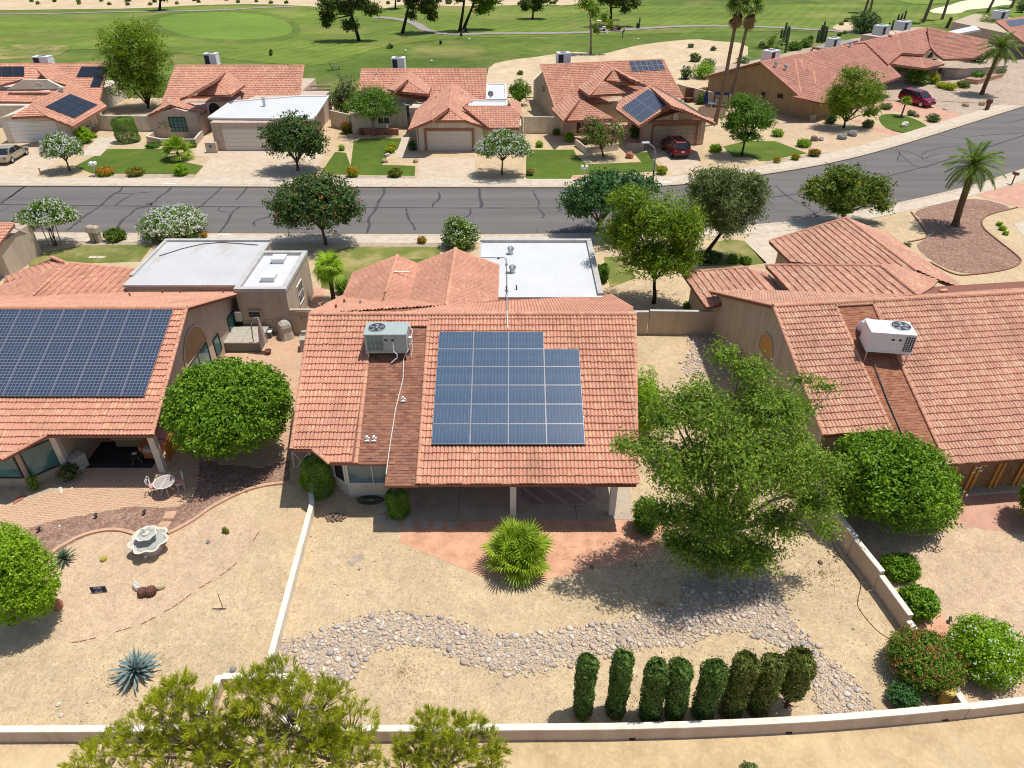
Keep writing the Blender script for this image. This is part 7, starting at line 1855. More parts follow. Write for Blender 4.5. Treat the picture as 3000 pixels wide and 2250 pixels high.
far_ac('dark-grilled air conditioner behind the second house ridge','a',1380,415,5.0,(1.55,1.3,1.3),'ac_white')
for k in range(3):
    a,b = G('a',1955,560+k*25,2.3),G('a',2140,555+k*25,2.3); MB().bar(a,b,.2,.2).build('patio_beam',M['stucco_tan'],h2)
# ---------------------------------------------------------------- first house (far left)
A = Pl('a',300,415,5.2,90,.40); gr = Pl('a',440,558,4.0,184.2,.36); gf = Pl('a',205,677,4.0,94.2,.42); cf = Pl('a',240,456,5.1,90,.42); lb = Pl('a',200,660,2.7,90,.4)
h1 = far_house('white-walled tile-roofed house at the far left across the street, with black solar panels',(-56,90,0),
   [A.poly(-140,417,702,412,640,690,470,560,330,470,-140,590),gr.poly(350,416,690,692,472,822,292,752,205,677,440,558,300,512,242,456),gf.poly(205,677,292,752,72,762),cf.poly(242,456,300,514,130,516),lb.poly(-60,592,392,592,225,662,-60,660)],
   ridges=[(A.at(-140,417),A.at(702,412)),(gr.at(350,416),gr.at(242,456)),(gr.at(440,558),gr.at(205,677)),(gf.at(292,752),gf.at(205,677)),(cf.at(300,514),cf.at(242,456)),(gr.at(690,692),gr.at(350,416))])
g0,g1,g2_ = G('a',52,938),G('a',488,902),G('a',655,842)
fy = 80.9
walls(h1,[([(-56.6,fy+.9),(-53.2,fy+1.4),(-49.7,fy+1.9),(-50.4,91.5),(-57.2,91)],2.6,[2.7,3.5,2.7,2.6,2.6]),([(-66,88.5),(-57.25,88.5),(-57.25,103),(-66,103)],2.5),([(-57.2,95.02),(-52.6,95.02),(-52.6,103),(-57.2,103)],2.4)],'stucco_cream')
wd_ = [wall_pt('a',x_,y_,(-60,90.5),(-50,90.5)) for x_,y_ in ((40,582),(135,520),(300,518),(410,575))]
mb = MB(); mb.add([(p.x,90.6,p.z) for p in wd_]+[(p.x,91.0,p.z) for p in wd_],[(0,3,2,1),(4,5,6,7)]+[(i,(i+1) % 4,4+(i+1) % 4,4+i) for i in range(4)]); mb.build('dormer_wall',M['stucco_cream'],h1)
hwin(h1,'a',215,535,285,566,(-60,90.6),(-50,90.6),'stucco_pink','white',1,1,'arch_vent','arch')
garage_door(h1,(-55.9,fy+1.0),(-51.0,fy+1.71),2.15,'white',None)
L1 = Vector((-56,90,0)); q = gr.at(400,602)-L1; MB().lathe([(.2,-.1),(.2,.35),(.28,.4),(.25,.6),(.05,.65)],q,12).build('roof_vent',M['metal'],h1,world=False)
far_solar('solar_array','black solar panels in a stepped block on the first house garage slope',gr,((455,616),(632,686),(470,775),(292,700)),3,3,'cell_black')
hwin(h1,'a',545,842,585,785,(-49.68,fy+1.9),(-50.38,91.5),'glass','white',2,1)
far_solar('solar_array','black solar panels on the first house main roof, by the tall tree',A,((532,437),(700,437),(680,505),(498,505)),3,1,'cell_black')
far_solar('solar_array','single black solar panel column below the main block by the tall tree',A,((612,507),(675,507),(650,570),(588,570)),1,1,'cell_black')
far_solar('solar_array','black solar panels at the left picture edge on the first house roof',A,((-60,437),(160,436),(122,500),(-60,502)),3,1,'cell_black')
far_ac('low white air conditioner behind the first house ridge','a',288,412,5.1,(2.0,1.4,.9),'ac_white')
garden_wall([g2_,G('a',742,848),G('a',1040,852)],1.75,'white yard wall between the first and second houses',.2,'stucco_cream','stucco_cream')
# ---------------------------------------------------------------- fourth house
F4 = 10.0
A = Pl('b',1292,422,5.4,90+F4,.40); pl_ = Pl('b',1488,618,3.9,F4,.36); pf = Pl('b',1545,648,3.9,90+F4,.36); cl_ = Pl('b',1695,408,5.3,F4,.36); cf = Pl('b',1690,525,4.6,90+F4,.40); cr = Pl('b',1755,446,5.2,180+F4,.36); cb_ = Pl('b',1755,446,5.2,90+F4,.4)
gl = Pl('b',1992,560,4.6,F4,.36); gfr = Pl('b',2140,690,3.9,90+F4,.42); grr = Pl('b',1992,560,4.6,180+F4,.36)
h4 = far_house('tile-roofed house across the street with blue-black solar panels and an arched vent over the garage',(12,92,0),
   [A.poly(1292,422,2085,386,2215,640,1990,640,1385,700),pl_.poly(1488,618,1545,648,1437,787,1362,708),pf.poly(1545,648,1757,770,1437,787),cl_.poly(1695,408,1757,446,1690,525,1606,620,1540,572),cf.poly(1690,525,1840,607,1606,620),cb_.poly(1757,446,1872,512,1975,552,1730,524,1690,525),cr.poly(1757,446,1695,408,1980,555,1872,512),
    gl.poly(1992,560,2140,690,2090,712,1928,818,1780,708,1800,650),gfr.poly(2140,690,2212,712,2080,716),grr.poly(1992,560,2140,690,2212,712,2425,805,2390,770)],
   ridges=[(A.at(1292,422),A.at(2085,386)),(pl_.at(1488,618),pl_.at(1545,648)),(pf.at(1437,787),pf.at(1545,648)),(pf.at(1757,770),pf.at(1545,648)),(cl_.at(1695,408),cl_.at(1757,446)),(cl_.at(1606,620),cl_.at(1757,446)),(cf.at(1840,607),cf.at(1690,525)),(gl.at(1992,560),gl.at(2140,690)),(A.at(1385,700),A.at(1292,422)),(A.at(2215,640),A.at(2085,386))])
a0,a1 = G('b',1970,948),G('c',130,938); b0_,b1_ = G('b',1440,880),G('b',1300,765); k0 = G('b',1212,655)
dg = (a1-a0).normalized(); ng = Vector((-dg.y,dg.x,0))
walls(h4,[([a0,a0+dg*3.4,a1,a1+ng*9,a0+ng*9],2.5,[2.6,3.6,2.6,2.6,2.6]),([b0_,b0_+dg*3.4,b0_+dg*3.4+ng*6,b0_+ng*6],2.5)],'stucco_pink')
gw0,gw1 = Vector((5.2,90.0,0)),Vector((2.9,102.5,0)); gm = (gw0+gw1)/2
walls(h4,[([gw0,gw0+dg*15.5,gw0+dg*15.5+ng*12.5,gw1,gw1+(gw0-gw1)*.45],2.7,[2.5,2.5,2.6,2.4,4.7])],'stucco_tan')
hwin(h4,'b',1305,600,1322,548,gw1,gw0,'glass','stucco_tan',1,1,'arch_window','arch')
garage_door(h4,a0+dg*.75,a0+dg*5.55,2.15,'stucco_tan','trim_red',.22)
nf = -ng*.05
MB().bar(a0+nf+Vector((0,0,2.62)),a1+nf+Vector((0,0,2.62)),.1,.26).build('trim_band',M['trim_red'],h4)
hwin(h4,'b',2145,780,2190,730,a0,a1,'offwhite','trim_red',1,1,'arch_vent','arch')
hwin(h4,'c',70,900,118,800,a0,a1,'stucco_cream','trim_red',1,1,'arch_niche','arch')
hwin(h4,'b',1530,785,1600,860,b0_,b0_+dg*3.4,'dark','trim_red',1,1);
en = b0_+ng*4.5+dg*3.0
for x_ in (1630,1770): p = G('b',x_,745); MB().cbox((p.x-12,p.y-92,0),(.8,.8,2.7)).cbox((p.x-12,p.y-92,2.72),(.95,.95,.5)).build('entry_pillar',M['stucco_pink'],h4,world=False)
e0,e1 = G('b',1600,735),G('b',1830,720); walls(h4,[([e0+ng*1.2,e1+ng*1.2,e1+ng*3,e0+ng*3],3.2)],'stucco_pink','entry_wall'); hwin(h4,'b',1655,690,1690,630,e0+ng*1.2,e1+ng*1.2,'dark','stucco_cream',1,1,'arch_window','arch'); hwin(h4,'b',1718,740,1738,680,e0+ng*1.2,e1+ng*1.2,'dark','stucco_cream',1,1,'entry_door')
d0 = [wall_pt('b',x_,y_,cb_.at(1730,524)+ng*.5,cb_.at(1730,524)+ng*.5+dg) for x_,y_ in ((1740,528),(1872,520),(1965,555),(1800,640),(1740,600))]
mb = MB(); n5 = 5; mb.add([tuple(p) for p in d0]+[tuple(p+ng*.3) for p in d0],[tuple(range(n5)),tuple(range(n5,2*n5))[::-1]]+[(i,i+n5,(i+1) % n5+n5,(i+1) % n5) for i in range(n5)]); mb.build('clerestory_wall',M['stucco_pink'],h4)
far_solar('solar_array','blue-black solar panels on the fourth house garage slope',gl,((1992,584),(2128,670),(1915,778),(1818,706)),3,2,'cell_blue',frame='metal')
far_solar('solar_array','blue-black solar panels near the right end of the fourth house ridge',A,((1862,405),(2072,393),(2098,458),(1886,470)),6,2,'cell_blue',frame='metal')
far_solar('solar_array','solar panels seen edge-on over the right side of the fourth house garage',grr,((2030,572),(2075,590),(2395,775),(2330,752)),1,4,'cell_blue',frame='metal')
far_ac('white air conditioner behind the fourth house ridge','b',1437,405,5.2,(1.7,1.3,1.2),'ac_white',.15)
garden_wall([G('b',1180,862),G('b',1420,868)],1.9,'tan yard wall between the third and fourth houses',.2,'stucco_cream','stucco_cream'); garden_wall([G('b',-60,820),G('b',120,862)],1.9,'tan yard wall at the left of the third house',.2,'stucco_cream','stucco_cream')
garden_wall([G('b',1122,850),G('b',1172,862)],1.9,'short tan wall joined to the third house garage',.2,'stucco_tan','stucco_cream')
garden_wall([G('b',1520,945),G('b',1590,1000),G('b',1790,972),G('b',1792,940)],.7,'curved low planter wall around the pink-flowering tree',.22,'stucco_cream','stucco_pink','planter_wall')
garden_wall([G('b',1852,965),G('b',1958,968)],.8,'short planter wall left of the fourth house garage',.5,'stucco_pink','trim_red','planter_wall')
garden_wall([G('c',-60,620),G('c',0,640),G('c',200,690),G('c',300,700)],1.7,'tan wall along the back of the side yard right of the fourth house',.2,'stucco_tan','stucco_cream')
garden_wall([G('c',95,765),G('c',270,765)],1.2,'red-topped wall at the front of the side yard under the twin palms',.25,'stucco_tan','trim_red')
garden_wall([G('b',1085,610),G('b',1230,605)],1.0,'low back yard wall behind the orange tree',.2,'stucco_tan','stucco_tan')
# flag on the garage wall
fl0 = wall_pt('c',118,835,a0,a1); M['flag_red'] = plain('flag_red',lin(.42,.03,.035),.8,.1); M['flag_white'] = plain('flag_white',lin(.72,.70,.68),.8,.1); M['flag_blue'] = plain('flag_blue',lin(.03,.04,.16),.8,.1)
fr = thing('flag','striped flag hanging on a slanting pole by the arched niche','flag',fl0-ng*.1)
MB().tube([(0,0,0),tuple(-dg*.25-ng*.9+Vector((0,0,.7)))],.02,6).build('flag_pole',M['white'],fr,world=False)
P0_ = -dg*.12-ng*.35+Vector((0,0,.32))
for k in range(13):
    u0,u1 = k/13*.95,(k+1)/13*.95; b_l = 0 if k > 6 else .55; f = lambda u,v: P0_+(-dg*.08-ng*.45+Vector((0,0,.38)))*u-Vector((0,0,1.45*v))-dg*(.35*v)+ng*.03*math.sin(9*v)
    MB().add([f(u0,b_l),f(u1,b_l),f(u1,.8),f(u0,.8),f(u0,1),f(u1,1)],[(0,1,2,3),(3,2,5,4)]).build('stripe',M['flag_red' if k % 2 == 0 else 'flag_white'],fr,world=False)
MB().add([f(0,0),f(.51,0),f(.51,.55),f(0,.55)],[(0,1,2,3)]).build('canton',M['flag_blue'],fr,world=False)
# ---------------------------------------------------------------- tan house with the long gable, salmon house, far neighbour
F5 = 38.0
A = Pl('c',505,402,5.6,90+F5,.36); B5 = Pl('c',505,402,5.6,270+F5,.36)
h5 = far_house('big brown-tan house with a long tiled slope and blank gable end',(42,100,0),
   [A.poly(505,402,1112,285,1180,275,1412,498,1330,528,912,672,712,628,757,622)],'tile_pink',ridges=[(A.at(505,402),A.at(1112,285)),(A.at(757,622),A.at(505,402)),(A.at(1412,498),A.at(1180,275))])
rp = A.at(505,402); dr = (A.at(1112,285)-rp).normalized(); dn5 = Vector((math.sin(math.radians(F5)),-math.cos(math.radians(F5)),0))
wl0 = G('c',600,748); wl1 = G('c',888,806)
w0 = rp+dr*.5; w0.z = 0; wa = w0+dn5*8.2; wb = w0-dn5*8.0
walls(h5,[([w0,wa,wa+dr*16,w0+dr*17,wb+dr*17,wb],4,[5.35,2.5,2.5,5.35,2.6,2.6])],'stucco_brown')
back = [rp,rp+dr*19,rp+dr*19-dn5*8.6-Vector((0,0,3.1)),rp-dn5*8.6-Vector((0,0,3.1))]
rb = roof_on(h5,[[[p-Vector((42,100,0)) for p in back]]],'tile_pink','trim_red',far=True)
hwin(h5,'c',507,628,538,598,w0,wa,'dark','stucco_brown',1,1); hwin(h5,'c',612,632,655,612,w0,wa,'dark','stucco_brown',1,1)
q = wall_pt('c',840,785,w0,wa); MB().cbox((q.x-42,q.y-100,0),(.7,.35,.8),math.radians(F5)).build('utility_box',M['stucco_tan'],h5,world=False)
for x_,y_ in ((598,440),(663,460),(1080,310)): q = A.at(x_,y_)-Vector((42,100,0)); MB().lathe([(.2,-.1),(.17,.2),(.17,.5),(.25,.55),(.2,.75)],q,10).build('roof_vent',M['metal'],h5,world=False)
runs = MB()
for pts in ((725,388,765,392,775,435,850,465,860,550,915,560),(765,392,985,465),(725,388,765,610),(1145,405,1345,490)):
    for i in range(0,len(pts)-2,2): r_ = cap_run(h5,A.at(pts[i],pts[i+1])-Vector((42,100,0)),A.at(pts[i+2],pts[i+3])-Vector((42,100,0)),.12); runs.add(r_.v,r_.f)
o = runs.build('ridge_tiles',M['ridge'],h5,world=False); o['kind'] = 'stuff'
C6 = Pl('c',1585,180,5.8,90+F5,.34); D6 = Pl('c',1420,330,4.2,90+F5,.30); E6 = Pl('c',1970,262,4.6,90+F5-20,.32)
h6 = far_house('salmon house with hipped tile roofs and a gabled entry behind a bushy garden',(62,118,0),
   [C6.poly(1112,285,1585,180,1700,230,1560,355,1420,345,1330,420,1180,278),D6.poly(1330,338,1530,365,1565,445,1330,412,1240,360),D6.poly(1530,365,1698,415,1565,447),E6.poly(1585,180,1972,262,1990,330,1880,380,1690,385,1640,350,1600,300),Pl('c',1440,258,5.0,130,.3).poly(1440,258,1645,286,1560,352,1420,330)],'tile_pink',
   ridges=[(C6.at(1112,285),C6.at(1585,180)),(C6.at(1420,345),C6.at(1380,210)),(E6.at(1585,180),E6.at(1972,262)),(D6.at(1565,445),D6.at(1530,365))])
p0,p1,p2,p3 = G('c',1330,500),G('c',1640,510),G('c',1690,440),G('c',1990,400)
walls(h6,[([p0+Vector((1.5,2.5,0)),p1+Vector((.5,1.5,0)),p1+Vector((-5,9,0)),p0+Vector((-5,9,0))],2.2),([p2+Vector((1,4,0)),p3+Vector((0,4,0)),p3+Vector((-5,18,0)),p2+Vector((-7,17,0))],2.4)],'stucco_pink')
q0,q1 = wall_pt('c',1575,360,p1+Vector((.5,6,0)),p1+Vector((2.5,7.5,0))),0
mb = MB(); e = [wall_pt('c',x_,y_,p1+Vector((0,7,0)),p1+Vector((2,8.5,0))) for x_,y_ in ((1562,358),(1620,300),(1672,330),(1660,380),(1570,385))]
mb.add([tuple(p) for p in e]+[tuple(p+Vector((-.4,.5,0))) for p in e],[tuple(range(5)),tuple(range(5,10))[::-1]]+[(i,i+5,(i+1) % 5+5,(i+1) % 5) for i in range(5)]); mb.build('entry_gable',M['stucco_pink'],h6)
hwin(h6,'c',1580,380,1625,345,p1+Vector((0,6.9,0)),p1+Vector((2,8.4,0)),'dark','stucco_pink',1,1,'entry_arch','arch')
hwin(h6,'c',1640,495,1680,440,p1+Vector((.5,1.4,0)),p1+Vector((2.5,3.4,0)),'dark','stucco_pink',1,1,'entry_door')
b = C6.at(1735,240)-Vector((62,118,0)); MB().bar(E6.at(1705,238)-Vector((62,118,0)),E6.at(1770,248)-Vector((62,118,0)),1.0,.25).build('skylight',M['metal'],h6,world=False)
q = C6.at(1340,240)-Vector((62,118,0)); MB().lathe([(.3,-.1),(.3,.2),(.1,.35)],q,10).build('roof_vent',M['fascia'],h6,world=False)
garden_wall([G('c',1685,515),G('c',1760,520),G('c',2080,490)],1.5,'salmon courtyard wall before the hipped house',.25,'stucco_pink','stucco_pink'); garden_wall([G('c',1815,545),G('c',1900,555),G('c',2060,515)],.8,'low brick-coloured planter wall under the date palm',.4,'drive_pink','trim_red','planter_wall')
far_ac('air conditioner with a white duct on the flat roof behind the tan house','c',968,300,3.4,(1.9,1.4,1.2),'ac_white',.65); far_ac('air conditioner behind the tan house gable, near the twin palms','c',565,392,4.6,(2.0,1.5,1.3),'ac_white',.65)
far_ac('left of two air conditioners behind the long tiled ridge','c',1280,222,5.0,(2.2,1.6,1.3),'ac_white',.65); far_ac('right of two air conditioners behind the long tiled ridge','c',1420,190,5.4,(2.2,1.6,1.2),'ac_white',.65); far_ac('white air conditioner on the far neighbour roof ridge','c',2050,118,5.2,(2.4,1.8,1.2),'ac_white',.5)
e = [G('c',840,305,3.0),G('c',1010,262,3.0),G('c',1140,262,3.0),G('c',930,322,3.0)]
pt = thing('patio_cover','grey flat-roofed patio cover with a red edge behind the tan house','patio cover',(e[0].x,e[0].y,0)); MB().prism([(p.x,p.y) for p in e],2.75,3.0).build('roof',M['fascia'],pt); MB().prism([(p.x+(sum(q.x for q in e)/4-p.x)*.06,p.y+(sum(q.y for q in e)/4-p.y)*.06) for p in e],3.001,3.03).build('roof_sheet',M['path'],pt)
for p in e: MB().cbox((p.x,p.y,0),(.3,.3,2.74)).build('post',M['stucco_tan'],pt)
A7 = Pl('c',2030,140,5.4,130,.38); h7 = far_house('far neighbour house with a solar panel, at the top right corner',(88,132,0),[A7.poly(2030,140,2300,95,2420,290,2212,275)],'tile_pink',ridges=[(A7.at(2030,140),A7.at(2300,95)),(A7.at(2212,275),A7.at(2030,140))])
q0,q1,q2 = G('c',1740,255),G('c',2150,330),G('c',2400,330); walls(h7,[([q0+Vector((2,5,0)),q1,q2,q2+Vector((8,20,0)),q0+Vector((12,16,0))],2.5,[2.4,2.4,2.4,2.4,2.4])],'stucco_tan')
gq = [wall_pt('c',x_,y_,q0+Vector((2,5,0)),q1) for x_,y_ in ((1730,220),(2030,148),(2190,265),(1900,240))]
far_solar('solar_array','solar panel block on the far neighbour roof at the right edge',A7,((2088,140),(2260,118),(2290,165),(2120,178)),3,1,'cell_blue',frame='metal')
e = [G('c',1680,212,2.9),G('c',1890,165,2.9),G('c',1930,190,2.9),G('c',1740,226,2.9)]; MB().prism([(p.x,p.y) for p in e],2.6,2.9).build('flat_roof',M['roof_white'],h7)

# ================================================================== CARS
M['paint_beige'] = plain('champagne_car_paint',lin(.42,.38,.29),.28,.6,.35,.02); M['paint_red'] = plain('dark_red_car_paint',lin(.17,.012,.022),.25,.6,.25,.02); M['paint_crimson'] = plain('crimson_car_paint',lin(.26,.012,.045),.25,.6,.25,.02)
M['car_glass'] = glass('tinted_car_glass',lin(.015,.017,.02),.05); M['chrome'] = plain('alloy_rim',lin(.58,.58,.58),.3,.5,.8,.02); M['lens_red'] = plain('red_lamp_lens',lin(.42,.01,.012),.25,.6); M['lens_clear'] = plain('clear_lamp_lens',lin(.62,.63,.65),.15,.6); M['trim_black'] = plain('black_plastic',lin(.03,.03,.032),.6,.3); M['plate'] = plain('number_plate',lin(.65,.62,.55),.5,.3)
def car(label,loc,rot,suv,paint,group='parked cars'):
    r = thing('car',label,'car',loc,rot,group); L = 4.75; W = 1.9 if suv else 1.82; P = M[paint]
    bt,rf_,hd,tk = (1.12,1.70,1.06,1.12) if suv else (.92,1.40,.84,.95)
    st = [(-2.37,.42,.70,.80),(-2.30,.34,tk-.06,.87),(-2.05,.28,tk,.93),(-1.2,.24,bt+.01,.95),(0,.22,bt,.955),(1.0,.22,bt-.02,.95),(1.35,.24,hd+.02,.94),(1.9,.27,hd-.06,.92),(2.22,.33,hd-.2,.86),(2.37,.42,hd-.34,.74)]
    mb = MB(); vs = []; n = 8
    for x,zb,zt,w_ in st:
        h = w_*W/2*1.05; sec = [(h*.86,zb),(h,zb+.16),(h*1.01,zb+(zt-zb)*.6),(h*.93,zt-.015),(-h*.93,zt-.015),(-h*1.01,zb+(zt-zb)*.6),(-h,zb+.16),(-h*.86,zb)]
        vs += [(x,y,z) for y,z in sec]
    fs = [(i*n+j,i*n+(j+1) % n,(i+1)*n+(j+1) % n,(i+1)*n+j) for i in range(len(st)-1) for j in range(n)]+[tuple(range(n))[::-1],tuple(range((len(st)-1)*n,len(st)*n))]
    mb.add(vs,fs).build('body',P,r,world=False,smooth=False)
    rx0,rx1 = (-2.28,-1.95) if suv else (-1.75,-.95); fx0,fx1 = (1.35,.55) if suv else (1.25,.35)
    wb,wt = W*.47,W*.38; b_ = bt-.03
    low = [(rx0,wb*.95),(rx0+.35,wb),(fx0-.5,wb),(fx0,wb*.9)]; top = [(rx1,wt*.95),(rx1+.35,wt),(fx1-.35,wt),(fx1,wt*.93)]
    g = MB(); pts = [(x,s*y,b_) for s in (1,) for x,y in low]+[(x,-y,b_) for x,y in low[::-1]]+[(x,y,rf_-.04) for x,y in top]+[(x,-y,rf_-.04) for x,y in top[::-1]]
    g.add(pts,[(i,(i+1) % 8,8+(i+1) % 8,8+i) for i in range(8)]).build('windows',M['car_glass'],r,world=False)
    m2 = MB(); tp = [(x,y,rf_-.05) for x,y in top]+[(x,-y,rf_-.05) for x,y in top[::-1]]; t2 = [(x*.94-.02,y*.9,rf_+.0) for x,y,z in tp]
    m2.add(tp+t2,[tuple(range(8,16))]+[(i,(i+1) % 8,8+(i+1) % 8,8+i) for i in range(8)]).build('roof',P,r,world=False)
    pl2 = MB()
    for s in (-1,1):
        for (a,b) in ((low[0],top[0]),((fx0,wb*.9),(fx1,wt*.93)),((-.15,wb),(-.2,wt)),((-1.35,wb),(-1.45,wt))): pl2.bar((a[0],s*a[1]*1.005,b_),(b[0],s*b[1]*1.01,rf_-.03),.075,.05,(1,0,0))
    pl2.build('pillars',P,r,world=False)
    for sx in (-1.42,1.42):
        for s in (-1,1):
            rad = .37 if suv else .33; w_ = MB(); k = 18; y0 = s*(W/2-.2); y1 = s*(W/2+.012); vs = []
            for y,q in ((y0,rad*.96),(y0+s*.03,rad),(y1-s*.03,rad),(y1,rad*.93),(y1,rad*.68)): vs += [(sx+q*math.cos(2*math.pi*i/k),y,rad+q*math.sin(2*math.pi*i/k)) for i in range(k)]
            wh = w_.add(vs,[(j*k+i,j*k+(i+1) % k,(j+1)*k+(i+1) % k,(j+1)*k+i) for j in range(4) for i in range(k)]+[tuple(range(k))]).build('wheel',M['rubber'],r,world=False)
            q = MB(); q.add([(sx+rad*.68*math.cos(2*math.pi*i/k),y1-s*.025,rad+rad*.68*math.sin(2*math.pi*i/k)) for i in range(k)],[tuple(range(k))])
            for i in range(5): a = 2*math.pi*i/5; q.bar((sx,y1-s*.012,rad),(sx+rad*.66*math.cos(a),y1-s*.012,rad+rad*.66*math.sin(a)),.075,.02,(0,1,0))
            q.build('rim',M['chrome'],wh,world=False)
            ar = MB(); a0 = [(sx+(rad+d_)*math.cos(math.pi*i/10),s*(W/2*.995),rad+(rad+d_)*math.sin(math.pi*i/10)) for d_ in (.015,.085) for i in range(11)]; ar.add(a0,[(i,i+1,12+i,11+i) for i in range(10)]).build('wheel_arch',M['trim_black'],r,world=False)
    for s in (-1,1):
        MB().bar((2.2,s*.62,hd-.28),(2.29,s*.44,hd-.3),.3,.14).build('headlight',M['lens_clear'],r,world=False)
        MB().bar((-2.37,s*.62,tk-.2),(-2.26,s*.84,tk-.2),.1,.2).build('tail_light',M['lens_red'],r,world=False)
        MB().cbox((.95,s*(W/2+.06),bt),(.2,.16,.14)).build('mirror',P,r,world=False)
        for x in (-.3,.75): MB().cbox((x-.4,s*(W/2*1.005),bt-.17),(.16,.02,.035)).build('door_handle',P,r,world=False)
        if suv: MB().bar((-1.75,s*.62,rf_+.04),(.35,s*.6,rf_+.03),.04,.035).build('roof_rail',M['chrome'],r,world=False)
    MB().cbox((-2.40,0,.72 if suv else .66),(.02,.34,.16)).build('number_plate',M['plate'],r,world=False)
    MB().cbox((2.35,0,hd-.42),(.05,.8,.14)).build('grille',M['trim_black'],r,world=False); MB().cbox((-2.36,0,.36),(.06,1.4,.16)).build('bumper',M['trim_black'] if suv else P,r,world=False)
    if suv: MB().cbox((-.5,0,rf_+.002),(1.3,.8,.008)).build('sunroof',M['car_glass'],r,world=False)
    return r
def park(label,rear,front,side,suv,paint):
    """side: +1 when the surveyed wheels are on the car's right"""
    d = (front-rear); d.z = 0; d.normalize(); n = Vector((-d.y,d.x,0)); c = (rear+front)/2+n*side*(.9)
    return car(label,(c.x,c.y,.012),math.atan2(d.y,d.x),suv,paint)
def F(x,y): return full_pt(x,y)
def full_pt(px,py): return G('a',px*2.212,py*2.212)
park('beige sedan cut off by the left picture edge on the first driveway',full_pt(39,479),full_pt(83,453),1,False,'paint_beige')
park('dark red off-roader seen from behind on the fourth house driveway',full_pt(1968,464),full_pt(1937,436),-1,True,'paint_red')
park('crimson off-roader with bright rims on the pink driveway at right',full_pt(2637,299),full_pt(2701,316),1,True,'paint_crimson')

# ================================================================== STREET THINGS
def mailbox_pair(label,r,x,y,h,mat,wd=.2,rot=0.0,sep=.3,style='post'):
    b = G(r,x,y); t = thing('mailbox',label,'mailbox',(b.x,b.y,0),rot,'mailboxes')
    if style == 'post':
        MB().cbox((0,0,-.05),(.1,.1,h-.2)).cbox((0,0,h-.3),(sep*1.9,.1,.06)).build('post',M['offwhite'],t,world=False)
        for s in (-1,1):
            m_ = MB(); x0 = s*sep*.62; vs = []
            for y_ in (-.26,.26): vs += [(x0-.13,y_,h-.24),(x0+.13,y_,h-.24),(x0+.13,y_,h-.08)]+[(x0+.13*math.cos(math.pi*k/6),y_,h-.08+.13*math.sin(math.pi*k/6)) for k in range(1,6)]+[(x0-.13,y_,h-.08)]
            k = len(vs)//2; m_.add(vs,[tuple(range(k))[::-1],tuple(range(k,2*k))]+[(i,(i+1) % k,k+(i+1) % k,k+i) for i in range(k)]).build('box',M[mat],t,world=False)
    else:
        for s in ((-1,1) if style == 'pair' else (0,)):
            x0 = s*sep; o = (MB().cbox((x0,0,-.02),(.09,.09,h*.8)).cbox((x0,0,h*.78),(.24,.55,h*.2)) if wd < .2 else MB().cbox((x0,0,-.02),(wd,.36,h*.62)).cbox((x0,0,h*.62),(wd*1.25,.56,h*.3)).cbox((x0,.0,h*.92),(wd*1.25,.5,h*.08),0,.75)).build('box',M[mat],t,world=False)
            if wd > .2: MB().cbox((x0,-.285,h*.66),(wd*.95,.012,h*.2)).build('mail_door',M['white' if mat != 'copper' else 'black'],o,world=False)
    return t
mailbox_pair('twin white mailboxes on one post at the second lawn kerb','a',625,1140,1.35,'white'); mailbox_pair('twin white mailboxes on one post at the fourth lawn kerb','b',1572,1165,1.35,'white',sep=.34)
mailbox_pair('pair of tall tan pedestal mailboxes beside the staked oleander','d',630,462,1.35,'stucco_tan',.34,-.25,.26,'pair')
mailbox_pair('dark brown mailbox on a post at the right edge near the brick driveway','c',2132,1195,1.2,'copper',.12,.5,0,'single'); mailbox_pair('dark pedestal mailbox leaning at the kerb below the date palm','c',1970,712,1.35,'copper',.42,.5,0,'single')
b = G('b',2012,1222); h_ = GY('b',2037,1005,b.y).z; lp_ = thing('street_lamp','slim street lamp with a short curved arm at the far kerb','street lamp',(b.x,b.y,0)); M['lamp_grey'] = plain('grey_lamp_paint',lin(.30,.32,.34),.5,.4)
MB().tube([(0,0,-.1),(0,0,h_*.55)],[.10,.085],8).build('lower_pole',M['black'],lp_,world=False); MB().tube([(0,0,h_*.55),(0,0,h_),(-.25,-.2,h_+.75),(-.9,-.5,h_+1.25)],[.08,.065,.055,.05],8).build('pole',M['lamp_grey'],lp_,world=False)
MB().bar((-.8,-.45,h_+1.27),(-1.5,-.75,h_+1.33),.26,.12).build('lamp_head',M['white'],lp_,world=False)
for lab,r_,x_,y_ in (('white round utility cover beside the first driveway','a',297,1103),('pair of pale utility covers on the half-dry lawn','d',628,562)):
    b = G(r_,x_,y_); o = MB().lathe([(.42,-.02),(.42,.03),(.38,.04),(.01,.04)],(0,0,0),18).build('utility_cover',M['walk'],loc=(b.x,b.y,0),world=False) if r_ == 'a' else MB().box(-.62,-.2,0,-.03,.2,.035).box(.03,-.2,0,.62,.2,.035).build('utility_cover',M['walk'],loc=(b.x,b.y,0),world=False)
    tag(o,lab,'utility cover')
b = G('a',268,1135); tag(MB().cbox((0,0,-.05),(.1,.1,.75)).build('marker_post',M['beam'],loc=(b.x,b.y,0),world=False),'short wooden marker post at the first driveway edge','post')
for r_,x_,y_ in (('a',1100,1190),('d',1455,414),('b',2110,1180)):
    b = G(r_,x_,y_,.03); o = MB().box(-.55,-.14,.0,.55,.14,.006).build('painted_number_block',M['white'],loc=(b.x,b.y,.034),world=False); tag(o,{'a': 'white painted kerb block in front of the second lawn','d': 'white painted kerb block behind the stained flat roof','b': 'white painted kerb block by the street lamp'}[r_],'kerb marking')
